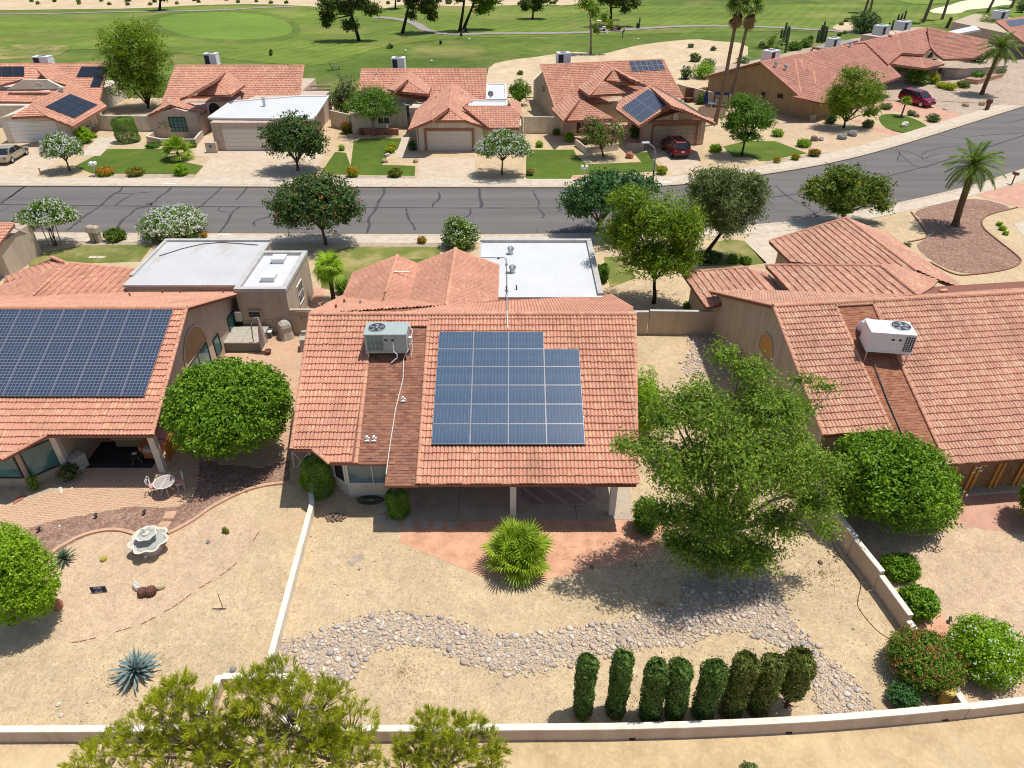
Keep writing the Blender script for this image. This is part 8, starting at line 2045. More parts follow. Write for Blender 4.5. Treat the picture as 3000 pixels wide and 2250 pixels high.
# small house corner at the left edge of the near street
b = G('d',78,692); e = thing('house','corner of a neighbour house with a small tiled overhang at the left edge','house',(b.x,b.y,0))
MB().box(b.x-3,b.y+.0,0,b.x-.05,b.y+4.2,2.5).build('wall',M['stucco_grey'],e)
o_ = MB().slab([Vector(p) for p in ((b.x-3.4,b.y-.6,2.5),(b.x+.2,b.y-.6,2.5),(b.x+.2,b.y+2.2,3.2),(b.x-3.4,b.y+2.2,3.2))],.12).build('roof',M['fascia'],e)
field(o_,[[Vector(p)-Vector((b.x,b.y,-.015)) for p in ((b.x-3.4,b.y-.6,2.5),(b.x+.2,b.y-.6,2.5),(b.x+.2,b.y+2.2,3.2),(b.x-3.4,b.y+2.2,3.2))]],TILE,.34,.37,M['tile'],'tile',20,'roof_tiles')
caps(o_,(-3.4,2.2,3.22),(.2,2.2,3.22),.14,.42); MB().bar((b.x+.1,b.y+2.1,3.0),(b.x-.1,b.y+3.5,2.0),.1).build('bracket',M['offwhite'],e)

# ================================================================== GOLF COURSE THINGS
def cart(label,r,x,y,rot,mat):
    b = G(r,x,y); t = thing('golf_cart',label,'golf cart',(b.x,b.y,golf_h(b.x,b.y)+.08),rot,'golf carts')
    MB().cbox((0,0,.22),(2.3,1.15,.2)).cbox((-.75,0,.42),(.8,1.15,.4)).cbox((.85,0,.42),(.6,1.1,.38),0,.8).build('body',M[mat],t,world=False)
    MB().cbox((-.3,0,.5),(.5,1.1,.22)).cbox((-.55,0,.7),(.12,1.1,.45)).build('seat',M['offwhite'],t,world=False)
    MB().cbox((-.1,0,1.82),(1.7,1.2,.07),0,.96).build('canopy',M['trim_black' if mat == 'paint_red' else 'offwhite'],t,world=False)
    p_ = MB()
    for sx,sy in ((.62,-.52),(.62,.52),(-.85,-.52),(-.85,.52)): p_.bar((sx*1.05,sy,.6),(sx,sy,1.84),.04)
    p_.build('canopy_posts',M['black'],t,world=False)
    for sx in (-.75,.8):
        for sy in (-.5,.5):
            w_ = MB(); k = 14; vs = []
            for y_ in (sy-.1,sy+.1): vs += [(sx+.23*math.cos(2*math.pi*i/k),y_,.23+.23*math.sin(2*math.pi*i/k)) for i in range(k)]
            w_.add(vs,[tuple(range(k))[::-1],tuple(range(k,2*k))]+[(i,(i+1) % k,k+(i+1) % k,k+i) for i in range(k)]).build('wheel',M['rubber'],t,world=False)
    return t
cart('red golf cart with a dark canopy under the broad tree','b',1770,218,.15,'paint_red'); cart('golf cart half hidden behind the thin bare tree','b',1672,222,.1,'white')
# golfer: one skinned body, clothes by region, leaning over the ball
b = G('b',1820,262); gz0 = golf_h(b.x,b.y)+.03; gf_ = thing('person','golfer in a teal shirt and dark trousers bending over a ball','person',(b.x,b.y,gz0))
def skinned(name,joints,edges,mats,parent,root=0,pick=None):
    me = bpy.data.meshes.new(name); me.from_pydata([j[:3] for j in joints],edges,[]); o = bpy.data.objects.new(name,me); link(o,parent)
    md = o.modifiers.new('skin','SKIN'); sv_ = me.skin_vertices[0].data if me.skin_vertices else None
    if not me.skin_vertices:
        bm = bmesh.new(); bm.from_mesh(me); bm.verts.layers.skin.verify(); bm.to_mesh(me); bm.free(); sv_ = me.skin_vertices[0].data
    for v,j in zip(sv_,joints): v.radius = (j[3],j[3]); v.use_root = False
    sv_[root].use_root = True; o.modifiers.new('sub','SUBSURF').levels = 1; o.modifiers['sub'].render_levels = 1
    dg_ = bpy.context.evaluated_depsgraph_get(); ev = bpy.data.meshes.new_from_object(o.evaluated_get(dg_)); o.modifiers.clear(); o.data = ev
    ev.materials.clear()
    for m_ in mats: ev.materials.append(m_)
    for p_ in ev.polygons: p_.material_index = pick(p_.center); p_.use_smooth = True
    return o
J = [(0,0,.92,.15),(.06,0,1.15,.16),(.20,0,1.38,.17),(.28,0,1.50,.07),(.36,0,1.60,.10),(0,-.11,.86,.10),(.02,-.13,.48,.075),(-.02,-.14,.08,.05),(.14,-.14,.05,.04),(0,.11,.86,.10),(.02,.13,.48,.075),(-.02,.14,.08,.05),(.14,.14,.05,.04),
     (.22,-.22,1.40,.07),(.36,-.20,1.16,.05),(.46,-.04,.92,.04),(.22,.22,1.40,.07),(.36,.18,1.16,.05),(.47,.03,.90,.04)]
EJ = [(0,1),(1,2),(2,3),(3,4),(0,5),(5,6),(6,7),(7,8),(0,9),(9,10),(10,11),(11,12),(2,13),(13,14),(14,15),(2,16),(16,17),(17,18)]
M['teal'] = plain('teal_shirt',lin(.02,.22,.28),.8,.1); M['trousers'] = plain('dark_trousers',lin(.05,.045,.045),.85,.1); M['skin'] = plain('skin',lin(.48,.28,.19),.6,.2)
skinned('body',J,EJ,[M['teal'],M['trousers'],M['skin'],M['black']],gf_,0,lambda c: 3 if c.z < .1 else 1 if c.z < .93 and c.x < .25 else 2 if (c.z > 1.52 and c.x > .25) or c.x > .40 else 0)
MB().lathe([(.115,0),(.12,.03),(.09,.1),(.02,.13)],(.35,0,1.63),12).bar((.44,0,1.65),(.53,0,1.62),.16,.02).build('cap',M['offwhite'],gf_,world=False)
o = MB().tube([(.46,0,.95),(.85,-.02,.03)],.012,5).cbox((.88,-.02,.0),(.1,.05,.04)).build('golf_club',M['metal'],loc=(b.x,b.y,gz0),world=False); tag(o,'golf club held by the golfer in teal','golf club')
def gprop(name,label,cat,r,x,y,fn,grp=None):
    b = G(r,x,y); m_ = fn(); o = m_[0].build(name,M[m_[1]],loc=(b.x,b.y,golf_h(b.x,b.y)+.03),world=False); return tag(o,label,cat,grp)
gprop('flagstick','thin flagstick with a white pennant on the putting green','flagstick','a',1466,135,lambda: (MB().tube([(0,0,-.1),(0,0,2.3)],.03,5).add([(0,0,2.3),(-.6,0,2.1),(0,0,1.85)],[(0,1,2)]),'white'))
for lab,x_,y_,s_ in (('dark green litter bin on the fairway, left one',645,310,.5),('dark green litter bin by the cart path bend',778,262,.5),('small dark box by the pine pair',808,232,.6)):
    gprop('litter_bin',lab,'bin','b',x_,y_,lambda: (MB().lathe([(s_*.45,0),(s_*.5,s_*1.1),(s_*.42,s_*1.2),(.05,s_*1.25)],(0,0,0),12),'black'))
gprop('litter_bin','dark bin with a tall post beside the cart path','bin','b',1920,205,lambda: (MB().lathe([(.35,0),(.38,.9),(.3,1.0),(.05,1.02)],(0,0,0),12).cbox((.25,.1,0),(.22,.22,2.0)),'black'))
M['bench_green'] = plain('green_mesh_metal',lin(.03,.12,.08),.6,.3)
b = G('a',2178,462); bn = thing('bench','green mesh lawn chair on the grass right of the second house','chair',(b.x,b.y,golf_h(b.x,b.y)),.4)
MB().cbox((0,0,.42),(1.3,.6,.05)).build('seat',M['bench_green'],bn,world=False); MB().bar((-.65,0,.45),(-1.0,0,1.2),.6,.04,(0,0,1)).build('backrest',M['bench_green'],bn,world=False)
for sx,sy in ((-.55,-.25),(-.55,.25),(.55,-.25),(.55,.25)): MB().cbox((sx,sy,0),(.06,.06,.42)).build('leg',M['bench_green'],bn,world=False)
for k,(x_,y_) in enumerate(((830,285),(585,410),(418,350),(1722,240),(1922,275))):
    gprop('tee_marker',['white tee marker beside the cart path bend','white tee marker on the fairway behind the third house','white tee marker at the left of the fairway','pale tee marker left of the golfer','pale tee marker right of the golfer'][k],'marker','b',x_,y_,lambda: (MB().blob((0,0,.12),(.22,.22,.14),8,5,0),'white'),'tee markers')
# ---- walled side yard right of the fourth house
def umb(label,p,h,mat,rad=.22):
    t = thing('parasol',label,'parasol',p); MB().tube([(0,0,0),(0,0,h)],.03,6).build('pole',M['metal'],t,world=False)
    MB().lathe([(rad,h*.33),(rad*.9,h*.5),(rad*.6,h*.75),(rad*.25,h*.97),(.02,h*1.03)],(0,0,0),14,lambda a,i: 1+.14*math.cos(a*7)).build('canopy',M[mat],t,world=False); return t
M['navy'] = plain('navy_canvas',lin(.012,.035,.11),.8,.2); b = G('c',140,712); umb('closed navy blue parasol in the walled side yard',(b.x,b.y,0),2.5,'navy',.3)
b = G('c',240,700); t = thing('swing_seat','navy canopy swing seat behind the twin palm trunk','swing seat',(b.x,b.y,0),-.2); MB().cbox((0,0,1.75),(2.0,1.1,.1),0,.9).build('canopy',M['navy'],t,world=False); MB().cbox((0,.1,.4),(1.5,.6,.1)).bar((0-.75,.4,.75),(.75,.4,.75),.06,.6).build('seat',M['offwhite'],t,world=False)
for s in (-1,1): MB().cbox((s*.85,-.3,0),(.08,.08,1.76)).cbox((s*.85,.35,0),(.08,.08,1.76)).build('frame',M['black'],t,world=False)
b = G('c',185,705); t = thing('patio_table','white patio table beside the closed navy parasol','table',(b.x,b.y,0)); MB().lathe([(.55,.70),(.55,.74)],(0,0,0),16).build('tabletop',M['white'],t,world=False); MB().tube([(0,0,0),(0,0,.7)],.06,8).lathe([(.3,0),(.3,.03)],(0,0,0),12).build('leg',M['white'],t,world=False)
b = G('c',38,660); t = thing('fountain','brown wall fountain with tiers in the walled side yard','fountain',(b.x,b.y,0)); MB().cbox((0,.3,0),(1.1,.15,1.7)).build('back_panel',M['copper'],t,world=False); MB().lathe([(.2,0),(.25,.3),(.5,.55),(.55,.6),(.45,.58)],(0,-.1,0),14).build('basin',M['copper'],t,world=False)

# ================================================================== ROCKS
def rock(label,r,x,y,size,mat,name='boulder',z=0,cat='rock',group=None,sd=None):
    b = G(r,x,y); o = MB().blob((0,0,size[2]*.55),size,10,7,.13,sd if sd is not None else int(x*7+y),.55).build(name,mat,loc=(b.x,b.y,z),world=False,smooth=False); o.rotation_euler = (0,0,(x*.37) % 3)
    return tag(o,label,cat,group)
RK = {k: plain(k,c,.9,.2,0,.18,12.) for k,c in dict(rock_pale=lin(.62,.56,.46),rock_red=lin(.42,.17,.10),rock_grey=lin(.28,.27,.25),rock_tan=lin(.46,.34,.22),rock_ochre=lin(.50,.42,.24),rock_brown=lin(.25,.17,.12)).items()}
rock('large red sandstone boulder at the shadow of the lime citrus bush','j',372,278,(.32,.22,.24),RK['rock_red']); rock('cream boulder left of the barrel cacti','j',890,158,(.28,.15,.17),RK['rock_pale']); rock('ochre-grey boulder right of the barrel cacti','j',1048,160,(.17,.14,.14),RK['rock_ochre'])
rock('single grey cobble on the pink gravel right of the fountain','g',1350,1082,(.10,.08,.09),RK['rock_grey']); rock('grey cobble left of the dividing wall end','j',1512,692,(.12,.11,.10),RK['rock_grey']); rock('white stone on the tan gravel above the lettering-free wall','j',383,915,(.11,.07,.05),RK['rock_pale'])['label'] = 'white stone on the tan gravel left of the pines, upper one'
rock('white stone on the tan gravel left of the pines, lower one','j',397,988,(.07,.08,.05),RK['rock_pale']); rock('pale stone at the edge of the red gravel strip','g',387,980,(.07,.06,.05),RK['rock_pale']); rock('flat pale stone in the planter by the rose bush','g',395,745,(.30,.10,.06),RK['rock_pale']); rock('small pale stone right of the flat one by the rose bush','g',467,735,(.10,.06,.05),RK['rock_pale'])
rock('small white stone in the planter by the thin rose','g',190,790,(.08,.06,.05),RK['rock_pale']); rock('flat red stone in the planter corner at the left edge','g',125,805,(.32,.15,.05),RK['rock_red'])
rock('dark-topped white stone beside the dirt hollow','h',563,1252,(.10,.08,.09),RK['rock_pale']); rock('small dark stone in shade on the salmon terrace','h',2065,1245,(.10,.08,.09),RK['rock_brown']); rock('small brown stone on the tan gravel by the right dividing wall','i',890,1215,(.11,.09,.09),RK['rock_brown'])
rock('pinkish boulder on the gravel of the fourth front yard','b',1868,1022,(.50,.42,.42),RK['rock_red']); rock('tan stone at the third lawn corner, left one','b',283,1052,(.36,.28,.26),RK['rock_tan']); rock('tan stone at the third lawn corner, right one','b',482,1052,(.36,.28,.26),RK['rock_tan']); rock('pale stone by the lower yellow shrub','b',300,1012,(.3,.25,.22),RK['rock_pale'])
rock('grey-white boulder on the kidney-shaped lawn','c',1437,818,(.80,.35,.36),RK['rock_pale']); rock('brown boulder on the grey gravel at right','c',1830,690,(.5,.3,.3),RK['rock_tan']); rock('ochre boulder at the foot of the date palm','c',1938,682,(.45,.35,.42),RK['rock_ochre']); rock('dark boulder, first of four below the yellow-green mesquite','c',850,912,(.45,.35,.36),RK['rock_brown']); rock('flat grey boulder right of the dark one below the mesquite','c',895,908,(.55,.3,.22),RK['rock_grey'])
rock('grey boulder in the mesquite shade, left one','c',1030,900,(.6,.45,.42),RK['rock_grey']); rock('grey boulder in the mesquite shade, right one','c',1100,880,(.55,.45,.42),RK['rock_grey']); rock('pale cobble lying by the crimson car driveway','c',1700,712,(.35,.2,.15),RK['rock_pale']); rock('dark rock beside the low shrub on the kidney-shaped lawn edge','c',1515,758,(.35,.28,.26),RK['rock_brown'])
# rubble pile by the bay window: a thing of many lumps
b = G('h',405,925); rp_ = thing('rubble_pile','small heap of brown broken clods before the bay window','rubble',(b.x,b.y,0))
for k in range(22):
    a = k*2.4; q = .04+.30*math.sqrt(k/22); MB().blob((q*1.3*math.cos(a),q*.8*math.sin(a),.10*(1-k/26)+.03),(.08,.065,.055),7,5,.2,k).build('clod',RK['rock_brown'],rp_,world=False)
sheet('darker_soil_patch',gp('h',375,865,410,845,455,850,480,880,465,900,420,895,385,895),M['bed'],.013,2); sheet('dirt_hollow',gp('h',480,1200,520,1165,590,1150,600,1180,540,1215,510,1240,480,1230),M['bed'] if False else M['gravel_grey'],.012,2)  # first sheet: bed soil colours, slightly darker than the gravel around it

# ================================================================== LEFT GARDEN AND PATIO THINGS
M['cast_stone'] = plain('cast_stone',lin(.62,.57,.48),.85,.2,0,.1,7.); M['water'] = glass('still_water',lin(.30,.31,.28),.12)
b = G('g',990,1130); ft = thing('fountain','two-tiered scalloped cast stone fountain on the pink gravel','fountain',(b.x,b.y,0))
lob = lambda k,d: (lambda a,i: 1+d*abs(math.cos(a*k/2))-d*.5)
MB().lathe([(.40,-.02),(.40,.06),(.34,.10),(.30,.30),(.36,.40)],(0,0,0),24).build('pedestal',M['cast_stone'],ft,world=False)
bs = MB().lathe([(.36,.38),(.62,.50),(.74,.60),(.76,.64),(.66,.64),(.58,.54),(.20,.46)],(0,0,0),40,lob(7,.22)).build('lower_bowl',M['cast_stone'],ft,world=False)
MB().lathe([(.60,.555),(.01,.556)],(0,0,0),24).build('water',M['water'],bs,world=False)
MB().lathe([(.16,.46),(.13,.6),(.15,.74),(.20,.80)],(-.06,.05,0),16).build('stem',M['cast_stone'],ft,world=False)
ub = MB().lathe([(.18,.78),(.34,.84),(.42,.92),(.43,.95),(.37,.95),(.30,.89),(.1,.86)],(-.06,.05,0),32,lob(7,.14)).build('upper_bowl',M['cast_stone'],ft,world=False)
MB().lathe([(.33,.905),(.01,.906)],(-.06,.05,0),20).build('water',M['water'],ub,world=False)
MB().lathe([(.14,.88),(.15,.98),(.08,1.02),(.05,1.1)],(-.06,.05,0),14).blob((-.1,.08,1.14),(.09,.06,.06),8,5,.1,3).blob((-.2,.08,1.17),(.05,.035,.035),7,5,.1,4).build('bird_finial',M['cast_stone'],ft,world=False)
MB().blob((-.1,-.45,.06),(.07,.07,.07),8,6,.05,1).build('ball',M['white'],ft,world=False)
M['white_iron'] = plain('white_iron',lin(.76,.74,.70),.5,.3,0,.03); M['cushion'] = plain('pink_cushion',lin(.60,.30,.28),.85,.1); M['frosted'] = plain('frosted_glass',lin(.42,.36,.33),.2,.5)
b = G('g',1090,765); tb = thing('bistro_table','round white bistro table with a frosted glass top on the brick patio','table',(b.x,b.y,.015))
MB().lathe([(.46,.70),(.46,.72)],(0,0,0),28).build('glass_top',M['frosted'],tb,world=False); MB().tube([(.47*math.cos(k*math.pi/14),.47*math.sin(k*math.pi/14),.715) for k in range(29)],.022,6).bar((0,-.46,.728),(0,.46,.728),.02).build('rim',M['white_iron'],tb,world=False)
for k in range(4): a = k*math.pi/2+.5; MB().tube([(.36*math.cos(a),.36*math.sin(a),.7),(.12*math.cos(a),.12*math.sin(a),.38),(.32*math.cos(a),.32*math.sin(a),.02)],.02,6).build('leg',M['white_iron'],tb,world=False)
def bistro(label,dx,dy,rot):
    t = thing('bistro_chair',label,'chair',(b.x+dx,b.y+dy,.015),rot,'bistro chairs')
    MB().lathe([(.2,.44),(.22,.47),(.2,.51),(.02,.52)],(0,0,0),16).build('cushion',M['cushion'],t,world=False); MB().tube([(.21*math.cos(k*math.pi/9),.21*math.sin(k*math.pi/9),.43) for k in range(19)],.015,5).build('seat_ring',M['white_iron'],t,world=False)
    for k in range(4): a = k*math.pi/2+.78; MB().tube([(.19*math.cos(a),.19*math.sin(a),.43),(.15*math.cos(a),.15*math.sin(a),.2),(.26*math.cos(a),.26*math.sin(a),.01)],.014,5).build('leg',M['white_iron'],t,world=False)
    hr_ = []
    for k in range(25): u = 2*math.pi*k/24; hr_.append((.21+.04*math.cos(u),.235*math.sin(u)**3*1.0,.74+.016*(13*math.cos(u)-5*math.cos(2*u)-2*math.cos(3*u)-math.cos(4*u))))
    MB().tube(hr_,.016,5).tube([(x_,y_*.55,.70+(z_-.74)*.6) for x_,y_,z_ in hr_],.01,5).tube([(.2,0,.43),(.22,0,.52)],.016,5).build('heart_back',M['white_iron'],t,world=False)
bistro('white heart-backed bistro chair left of the round table',-.55,.02,math.pi+.15); bistro('white heart-backed bistro chair behind right of the round table',.52,.28,.55)
# sign in the gravel with its three lines of lettering
b = G('j',648,192); sg = thing('yard_sign','small navy yard sign reading BACK THE BLUE','sign',(b.x,b.y,0),.1); M['sign_navy'] = plain('sign_navy',lin(.02,.02,.06),.6,.3)
MB().box(-.30,-.012,.04,.30,.012,.36).build('board',M['sign_navy'],sg,world=False); MB().box(-.29,-.02,-.02,-.27,.0,.05).box(.27,-.02,-.02,.29,.0,.05).build('stake',M['metal'],sg,world=False)
M['sign_text'] = plain('sign_lettering',lin(.60,.58,.62),.7,.2); M['sign_blue'] = plain('sign_blue_lettering',lin(.25,.27,.60),.7,.2)
def text(parent,body,size,loc,rot,mat,ext=.003,name='lettering'):
    c = bpy.data.curves.new(name,'FONT'); c.body = body; c.size = size; c.align_x = 'CENTER'; c.align_y = 'CENTER'; c.extrude = ext
    o = bpy.data.objects.new(name,c); link(o,parent); o.location = loc; o.rotation_euler = rot; dg_ = bpy.context.evaluated_depsgraph_get(); me = bpy.data.meshes.new_from_object(o.evaluated_get(dg_)); me.materials.clear(); me.materials.append(mat)
    q = bpy.data.objects.new(name,me); link(q,parent); q.location = loc; q.rotation_euler = rot; bpy.data.objects.remove(o); return q
for s_,z_,m_ in (('BACK',.30,'sign_text'),('THE',.20,'sign_blue'),('BLUE',.10,'sign_text')): text(sg,s_,.125,(0,-.016,z_),(math.pi/2,0,0),M[m_])
b = G('j',1447,298); tag(MB().tube([(0,0,-.05),(0,0,.95)],.014,5).bar((-.42,0,.03),(.12,0,.03),.025).build('garden_stake',M['black'],loc=(b.x,b.y,0),world=False),'thin black metal stake with a crossbar in the left gravel','stake')
def pathlight(label,r,x,y):
    b = G(r,x,y); t = thing('path_light',label,'garden light',(b.x,b.y,0),0,'black garden spotlights'); MB().tube([(0,0,-.05),(0,0,.14)],.018,6).build('spike',M['black'],t,world=False); MB().tube([(-.05,-.07,.14),(.02,.07,.22)],[.075,.05],8).build('lamp_head',M['black'],t,world=False)
for lab,r_,x_,y_ in (('black garden spotlight in red gravel, middle of three','g',630,920),('black garden spotlight in red gravel nearest the stepping slabs','g',943,898),('black garden spotlight in red gravel nearest the lime bush','g',262,1010),('black garden spotlight on the bare orange soil at right','l',1728,380)): pathlight(lab,r_,x_,y_)
# under the left roof
b = G('g',515,600); t = thing('air_cooler','beige box air cooler standing between bay and patio','air cooler',(b.x,b.y,0),-.5); MB().cbox((0,0,0),(.55,.75,.78),0,.97).build('cabinet',M['ac_tan'],t,world=False); MB().box(-.24,-.39,.12,.24,-.378,.7).build('grille',M['dark'],t,world=False)
def lw(x,y,z=0): return Vector((x,y,z))
t = thing('garden_sofa','patio sofa with rust and cream cushions under the left roof','sofa',(-17.9,28.2,.015),math.pi/2); MB().cbox((0,0,.1),(2.0,.8,.28)).cbox((0,.36,.1),(2.0,.14,.7)).build('frame',M['wood'],t,world=False)
for s in (-1,1): MB().cbox((s*.5,-.04,.38),(.94,.7,.14),0,.96).build('seat_cushion',M['cushion'],t,world=False)
MB().cbox((-.85,-.05,.5),(.3,.65,.2),0,.9).build('bolster',M['fabric'],t,world=False)
t = thing('side_table','small round black side table beside the patio sofa','table',(-18.5,27.0,.015)); MB().lathe([(.34,.50),(.34,.53)],(0,0,0),18).build('tabletop',M['black'],t,world=False)
for k in range(3): a = k*2.1; MB().tube([(.28*math.cos(a),.28*math.sin(a),.5),(.12*math.cos(a),.12*math.sin(a),.25),(.28*math.cos(a),.28*math.sin(a),.01)],.014,5).build('leg',M['metal'],t,world=False)
o = MB().cbox((-18.45+18.45,0,.54),(.22,.16,.02),.2).build('magazine',M['white'],loc=(-18.5,27.05,.006),world=False); tag(o,'folded white paper lying on the black side table','paper')
t = thing('fire_table','brick-sided fire table under the left roof','fire table',(-19.3,28.6,.015)); MB().cbox((0,0,0),(1.5,.8,.52)).build('base',M['stucco_brown'],t,world=False); MB().cbox((0,0,.52),(1.66,.96,.07)).build('top',M['slab'],t,world=False)
o = MB().box(-1.7,-1.0,.0,1.7,1.0,.012).build('rug',M['dark'],loc=(-19.3,27.6,.024),world=False); tag(o,'dark patterned rug under the left patio roof','rug'); M['rug_line'] = plain('rug_border',lin(.10,.09,.08),.9,.1)
rb = MB()
for k in range(12):
    x = -1.55+k*.28
    for a,b_ in (((x,-.92),(x,-.74)),((x,-.74),(x+.18,-.74)),((x+.18,-.74),(x+.18,-.86)),((x+.18,-.86),(x+.07,-.86))): rb.bar((*a,.013),(*b_,.013),.03,.004)
rb.build('key_border',M['rug_line'],o,world=False)
t = thing('cedar_screen','slatted orange cedar side screen at the corner of the left patio','screen',(-16.9,28.0,0),math.pi/2-.05)
for k in range(9): MB().cbox((-.85+k*.21,0,.03),(.195,.03,1.0)).build('board',M['wood'],t,world=False)
MB().bar((-.95,.03,.3),(.95,.03,.3),.04,.07).bar((-.95,.03,.85),(.95,.03,.85),.04,.07).build('rail',M['wood'],t,world=False)
# courtyard
cy_ = lambda x,y: G('d',x,y)
p = cy_(1680,1175); t = thing('parasol','closed pale mauve parasol hanging from a curved arm in the courtyard','parasol',(p.x,p.y,0)); M['mauve'] = plain('pale_mauve_canvas',lin(.46,.38,.36),.85,.1)
MB().tube([(-.15,0,0),(-.2,0,1.0),(-.1,0,1.9),(.15,0,2.35),(.35,0,2.42),(.42,0,2.35)],.035,7).cbox((-.15,0,0),(.5,.06,.05)).cbox((-.15,0,0),(.06,.5,.05)).build('arm',M['lamp_grey'] if 'lamp_grey' in M else M['metal'],t,world=False)
MB().lathe([(.12,.65),(.24,.72),(.2,1.1),(.13,1.7),(.05,2.3),(.02,2.35)],(.42,-.05,0),14,lambda a,i: 1+.15*math.cos(a*6)).build('canopy',M['mauve'],t,world=False)
p = cy_(1850,1098); t = tag(MB().lathe([(.50,0),(.48,.1),(.40,.5),(.42,.85),(.36,1.05),(.18,1.2),(.02,1.22)],(0,0,0),16,lambda a,i: 1+.10*math.cos(a*4+.6)+.05*math.cos(a*9+i)).build('covered_grill',M['fabric'],loc=(p.x,p.y+.3,0),world=False),'grill under a grey-beige fabric cover by the tall wall','covered grill')
p = cy_(1990,1165); t = tag(MB().cbox((0,0,0),(.8,.8,.85),.2,.9).cbox((0,.3,.85),(.7,.25,.25),.2,.8).build('covered_chair',M['fabric'],loc=(p.x,p.y+.2,0),world=False),'covered chair beside the eave of the middle house','covered chair')
p = cy_(1600,1180); t = thing('spa_tub','hot tub under a flat grey folding cover','hot tub',(p.x-.2,p.y+1.0,0)); MB().box(-1.05,-.95,0,1.05,.95,.62).build('tub',M['spa'],t,world=False)
for s in (-1,1): MB().box(min(.01*s,1.1*s),-1.0,.622,max(.01*s,1.1*s),1.0,.72).build('cover_half',M['spa_cover'] if 'spa_cover' in M else M['fabric'],t,world=False)
p = cy_(1568,1090); tag(MB().cbox((0,0,0),(.75,.6,.35),.05).cbox((0,0,.35),(.8,.65,.05),.05).build('deck_box',M['spa'],loc=(p.x,p.y,0),world=False),'low grey deck box behind the hot tub','storage box')
for k,x_ in enumerate((1650,1728)):
    p = cy_(x_,1078); t = thing('storage_bin',['pale lidded storage bin, left of two at the shaded wall','pale lidded storage bin, right of two at the shaded wall'][k],'storage bin',(p.x,p.y+.05,0),0,'storage bins by the wall'); MB().cbox((0,0,0),(.78,.48,.42),0,1.0).build('tub',M['spa' if k else 'fabric'],t,world=False); MB().cbox((0,0,.422),(.84,.54,.05)).build('lid',M['white'],t,world=False)
p = cy_(1742,1188); tag(MB().lathe([(.12,0),(.19,.24),(.21,.27),(.16,.27),(.12,.2)],(0,0,0),14).build('flower_pot',M['copper'],loc=(p.x,p.y,0),world=False),'empty brown flower pot beside the hot tub','flower pot')
cb = MB().tube([(-17.3,39.2,1.2),(-16.6,39.3,1.1),(-15.6,39.35,1.15),(-14.6,39.35,1.2),(-13.8,39.3,1.55),(-12.6,39.3,1.3),(-10.6,39.3,1.6)],.008,4).build('string_light',M['black'],loc=(-14,39.3,0)); tag(cb,'thin string of bulbs along the shaded courtyard wall','string lights'); XF[cb.name] = (Vector((-14,39.3,0)),0)
for x_,z_ in ((-16.9,1.1),(-16.3,1.05),(-15.5,1.1),(-15.0,1.12),(-13.2,1.35),(-12.4,1.25),(-11.6,1.4)): MB().blob((x_,39.3,z_-.07),(.035,.035,.055),6,4,0).build('bulb',M['black'],cb)
# middle yard
pts = [];
for k in range(150): a = k*.37; rr2 = .33+.13*math.sin(k*.21)+.04*math.sin(k*1.3); pts.append((1.35*rr2*math.cos(a),.62*rr2*math.sin(a),.02+.0006*k))
b = G('h',630,812); M['hose'] = plain('green_hose',lin(.03,.06,.045),.5,.3); tag(MB().tube(pts,.014,5).build('garden_hose',M['hose'],loc=(b.x,b.y,0),world=False),'coiled dark green garden hose under the bay window','hose')
b = G('h',1850,800); rg = thing('outdoor_rug','cut-cornered rug with diagonal stripes on the shaded patio','rug',(b.x,b.y,.0)); M['rug_a'] = plain('mauve_rug',lin(.36,.27,.235),.95,.1); M['rug_b'] = plain('pale_rug_stripe',lin(.50,.41,.36),.95,.1)
hx,y0_,y1_ = 1.85,-.42,1.5; oc = [(-hx+.55,y0_),(hx-.55,y0_),(hx,y0_+.45),(hx,y1_),(-hx,y1_),(-hx,y0_+.45)]
MB().prism(oc,.013,.028).build('base',M['rug_a'],rg,world=False)
ic = [(x_*.92,(y_-.5)*.9+.5) for x_,y_ in oc]; HLc = half_lines(ic)
for k in range(7):
    x0 = -4.2+k*1.02; q = clip([(x0,2.2),(x0+.2,2.2),(x0+3.0,-.7),(x0+2.8,-.7)],HLc)
    if q: MB().prism([(p_[0],p_[1]) for p_ in q],.0285,.0315).build('stripe',M['rug_b'],rg,world=False)
n6 = len(oc); bd = MB()
for i in range(n6): a,c_ = Vector((*oc[i],.029)),Vector((*oc[(i+1) % n6],.029)); bd.bar(a*.975+Vector((0,.012,.001)),c_*.975+Vector((0,.012,.001)),.10,.005)
bd.build('border',M['rug_b'],rg,world=False)
jt = MB(); jt.box(-2.45,23.1,.0125,-2.43,27.1,.0165); jt.box(2.9,23.1,.0125,2.92,27.1,.0165); o = jt.build('slab_joint',M['crack']); o['kind'] = 'structure'
b = G('h',180,600); t = thing('wire_gate','white tube-framed wire gate leaning under the left eave of the middle house','gate',(b.x,b.y,0),0)
q = [GY('h',*k,b.y)-b for k in ((122,490),(238,490),(225,608),(140,608))]; fr_ = MB()
for i in range(4): fr_.bar(q[i],q[(i+1) % 4],.04)
fr_.bar(q[0],q[2],.03); fr_.bar(q[1],q[3],.03); fr_.build('frame',M['white'],t,world=False)
pts = gp('l',1040,-10,1120,70,1160,140,1135,230,1130,280,1180,350,1240,420,1300,470,1400,520); pts = smooth_loop([Vector((p_.x,p_.y,.012)) for p_ in gp('i',940,1010,980,1110,1030,1190,1100,1260)]+[Vector((p_.x,p_.y,.012)) for p_ in pts[1:]],2,False)
c0 = pts[0]; tag(MB().tube(pts,.016,4).build('drip_line',M['copper'],loc=(c0.x,c0.y,0)),'thin irrigation hose snaking along the right of the middle yard','hose')
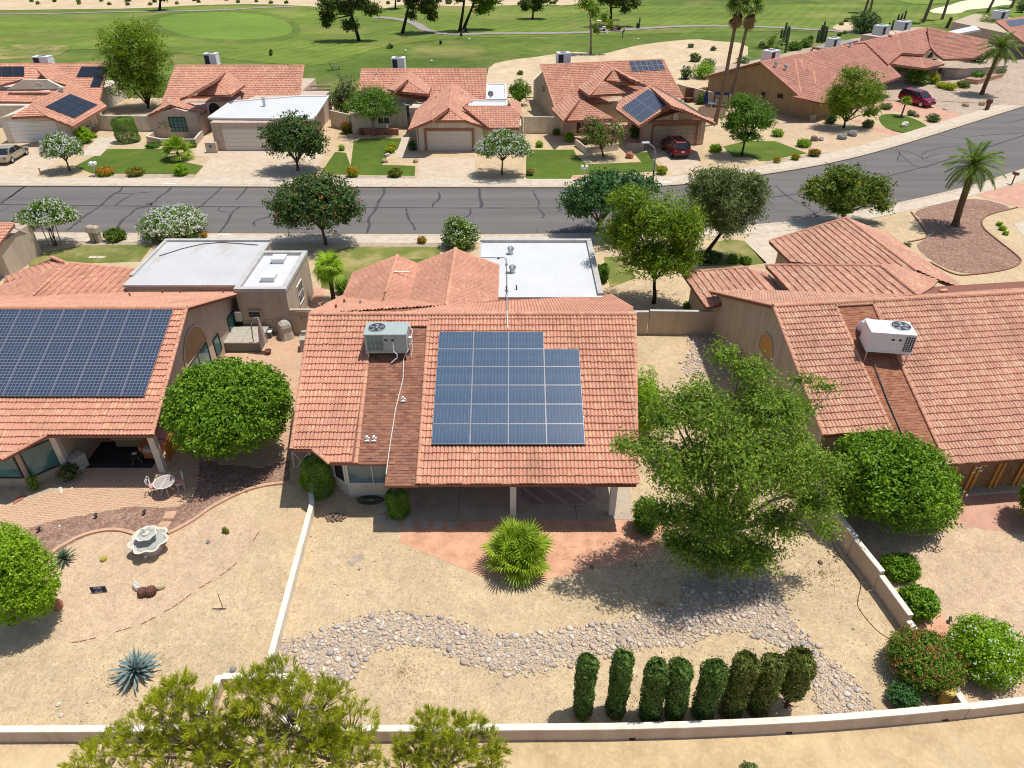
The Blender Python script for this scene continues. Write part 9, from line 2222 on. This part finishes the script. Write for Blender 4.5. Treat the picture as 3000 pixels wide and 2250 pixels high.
# yellow post with its cap in the right wall corner
b = G('l',1700,925); M['yellow_paint'] = plain('yellow_paint',lin(.58,.40,.09),.6,.3); t = thing('yellow_post','fat yellow post standing in the wall corner at right','post',(b.x,b.y+.15,0)); MB().lathe([(.20,-.05),(.20,.62)],(0,0,0),18).build('post',M['yellow_paint'],t,world=False); MB().lathe([(.215,.60),(.215,.68),(.17,.72),(.02,.73)],(0,0,0),18).build('cap',M['yellow_paint'],t,world=False)
# fallen leaves and twigs under the trees
def litter(n,spots,cols):
    C = []
    for x,y,r_ in spots: k = n//len(spots); a = rng.uniform(0,6.283,k); q = r_*np.abs(rng.normal(0,.6,k)); C.append(np.stack([x+q*np.cos(a),y+q*np.sin(a),np.full(k,.022)],1))
    C = np.concatenate(C); C = C[(C[:,1] > 13.4)]; N = unit(np.array([0,0,1.])+rng.normal(size=C.shape)*.25)
    o = obj('leaf_litter',rhombs(C,N,.05*(.5+rng.random(len(C))),.5,rng.random(len(C)),'leaf_litter',LM['dryfrond'])); o['kind'] = 'stuff'
litter(5200,[(5.8,18.5,4.5),(5.2,20.5,3.5),(7.5,22,4),(-12.3,29.5,2.6),(12.8,20,2.4),(4.5,13.9,2.),(-4,15.5,3.),(-13.5,15,2.4)],None)
# scattered small stones on the gravel so that it does not read as a sheet
def strays(n,pts,smax,base):
    xs = [p_[0] for p_ in pts]; ys = [p_[1] for p_ in pts]; VV = []; FF = []; TT = []; bb = 0
    while n:
        x,y = rng.uniform(min(xs),max(xs)),rng.uniform(min(ys),max(ys))
        if not inside(pts,x,y): continue
        n -= 1; s = .012+smax*rng.random()**5; v,f = SB[int(rng.integers(0,9))]; VV.append(v*s+np.array([x,y,s*.3+.005])); FF.append(f+bb); TT.append(np.full(len(f),rng.random())); bb += len(v)
    me = np_mesh('loose_pebbles',np.concatenate(VV),np.concatenate(FF),M['stone'],np.concatenate(TT),True); o = obj('loose_pebbles',me); o['kind'] = 'stuff'
strays(500,[(p_.x,p_.y) for p_ in gp('o',560,1450,690,1100,1250,1100,1780,1130,1980,1500,1500,1560,620,1560)],.05,0)
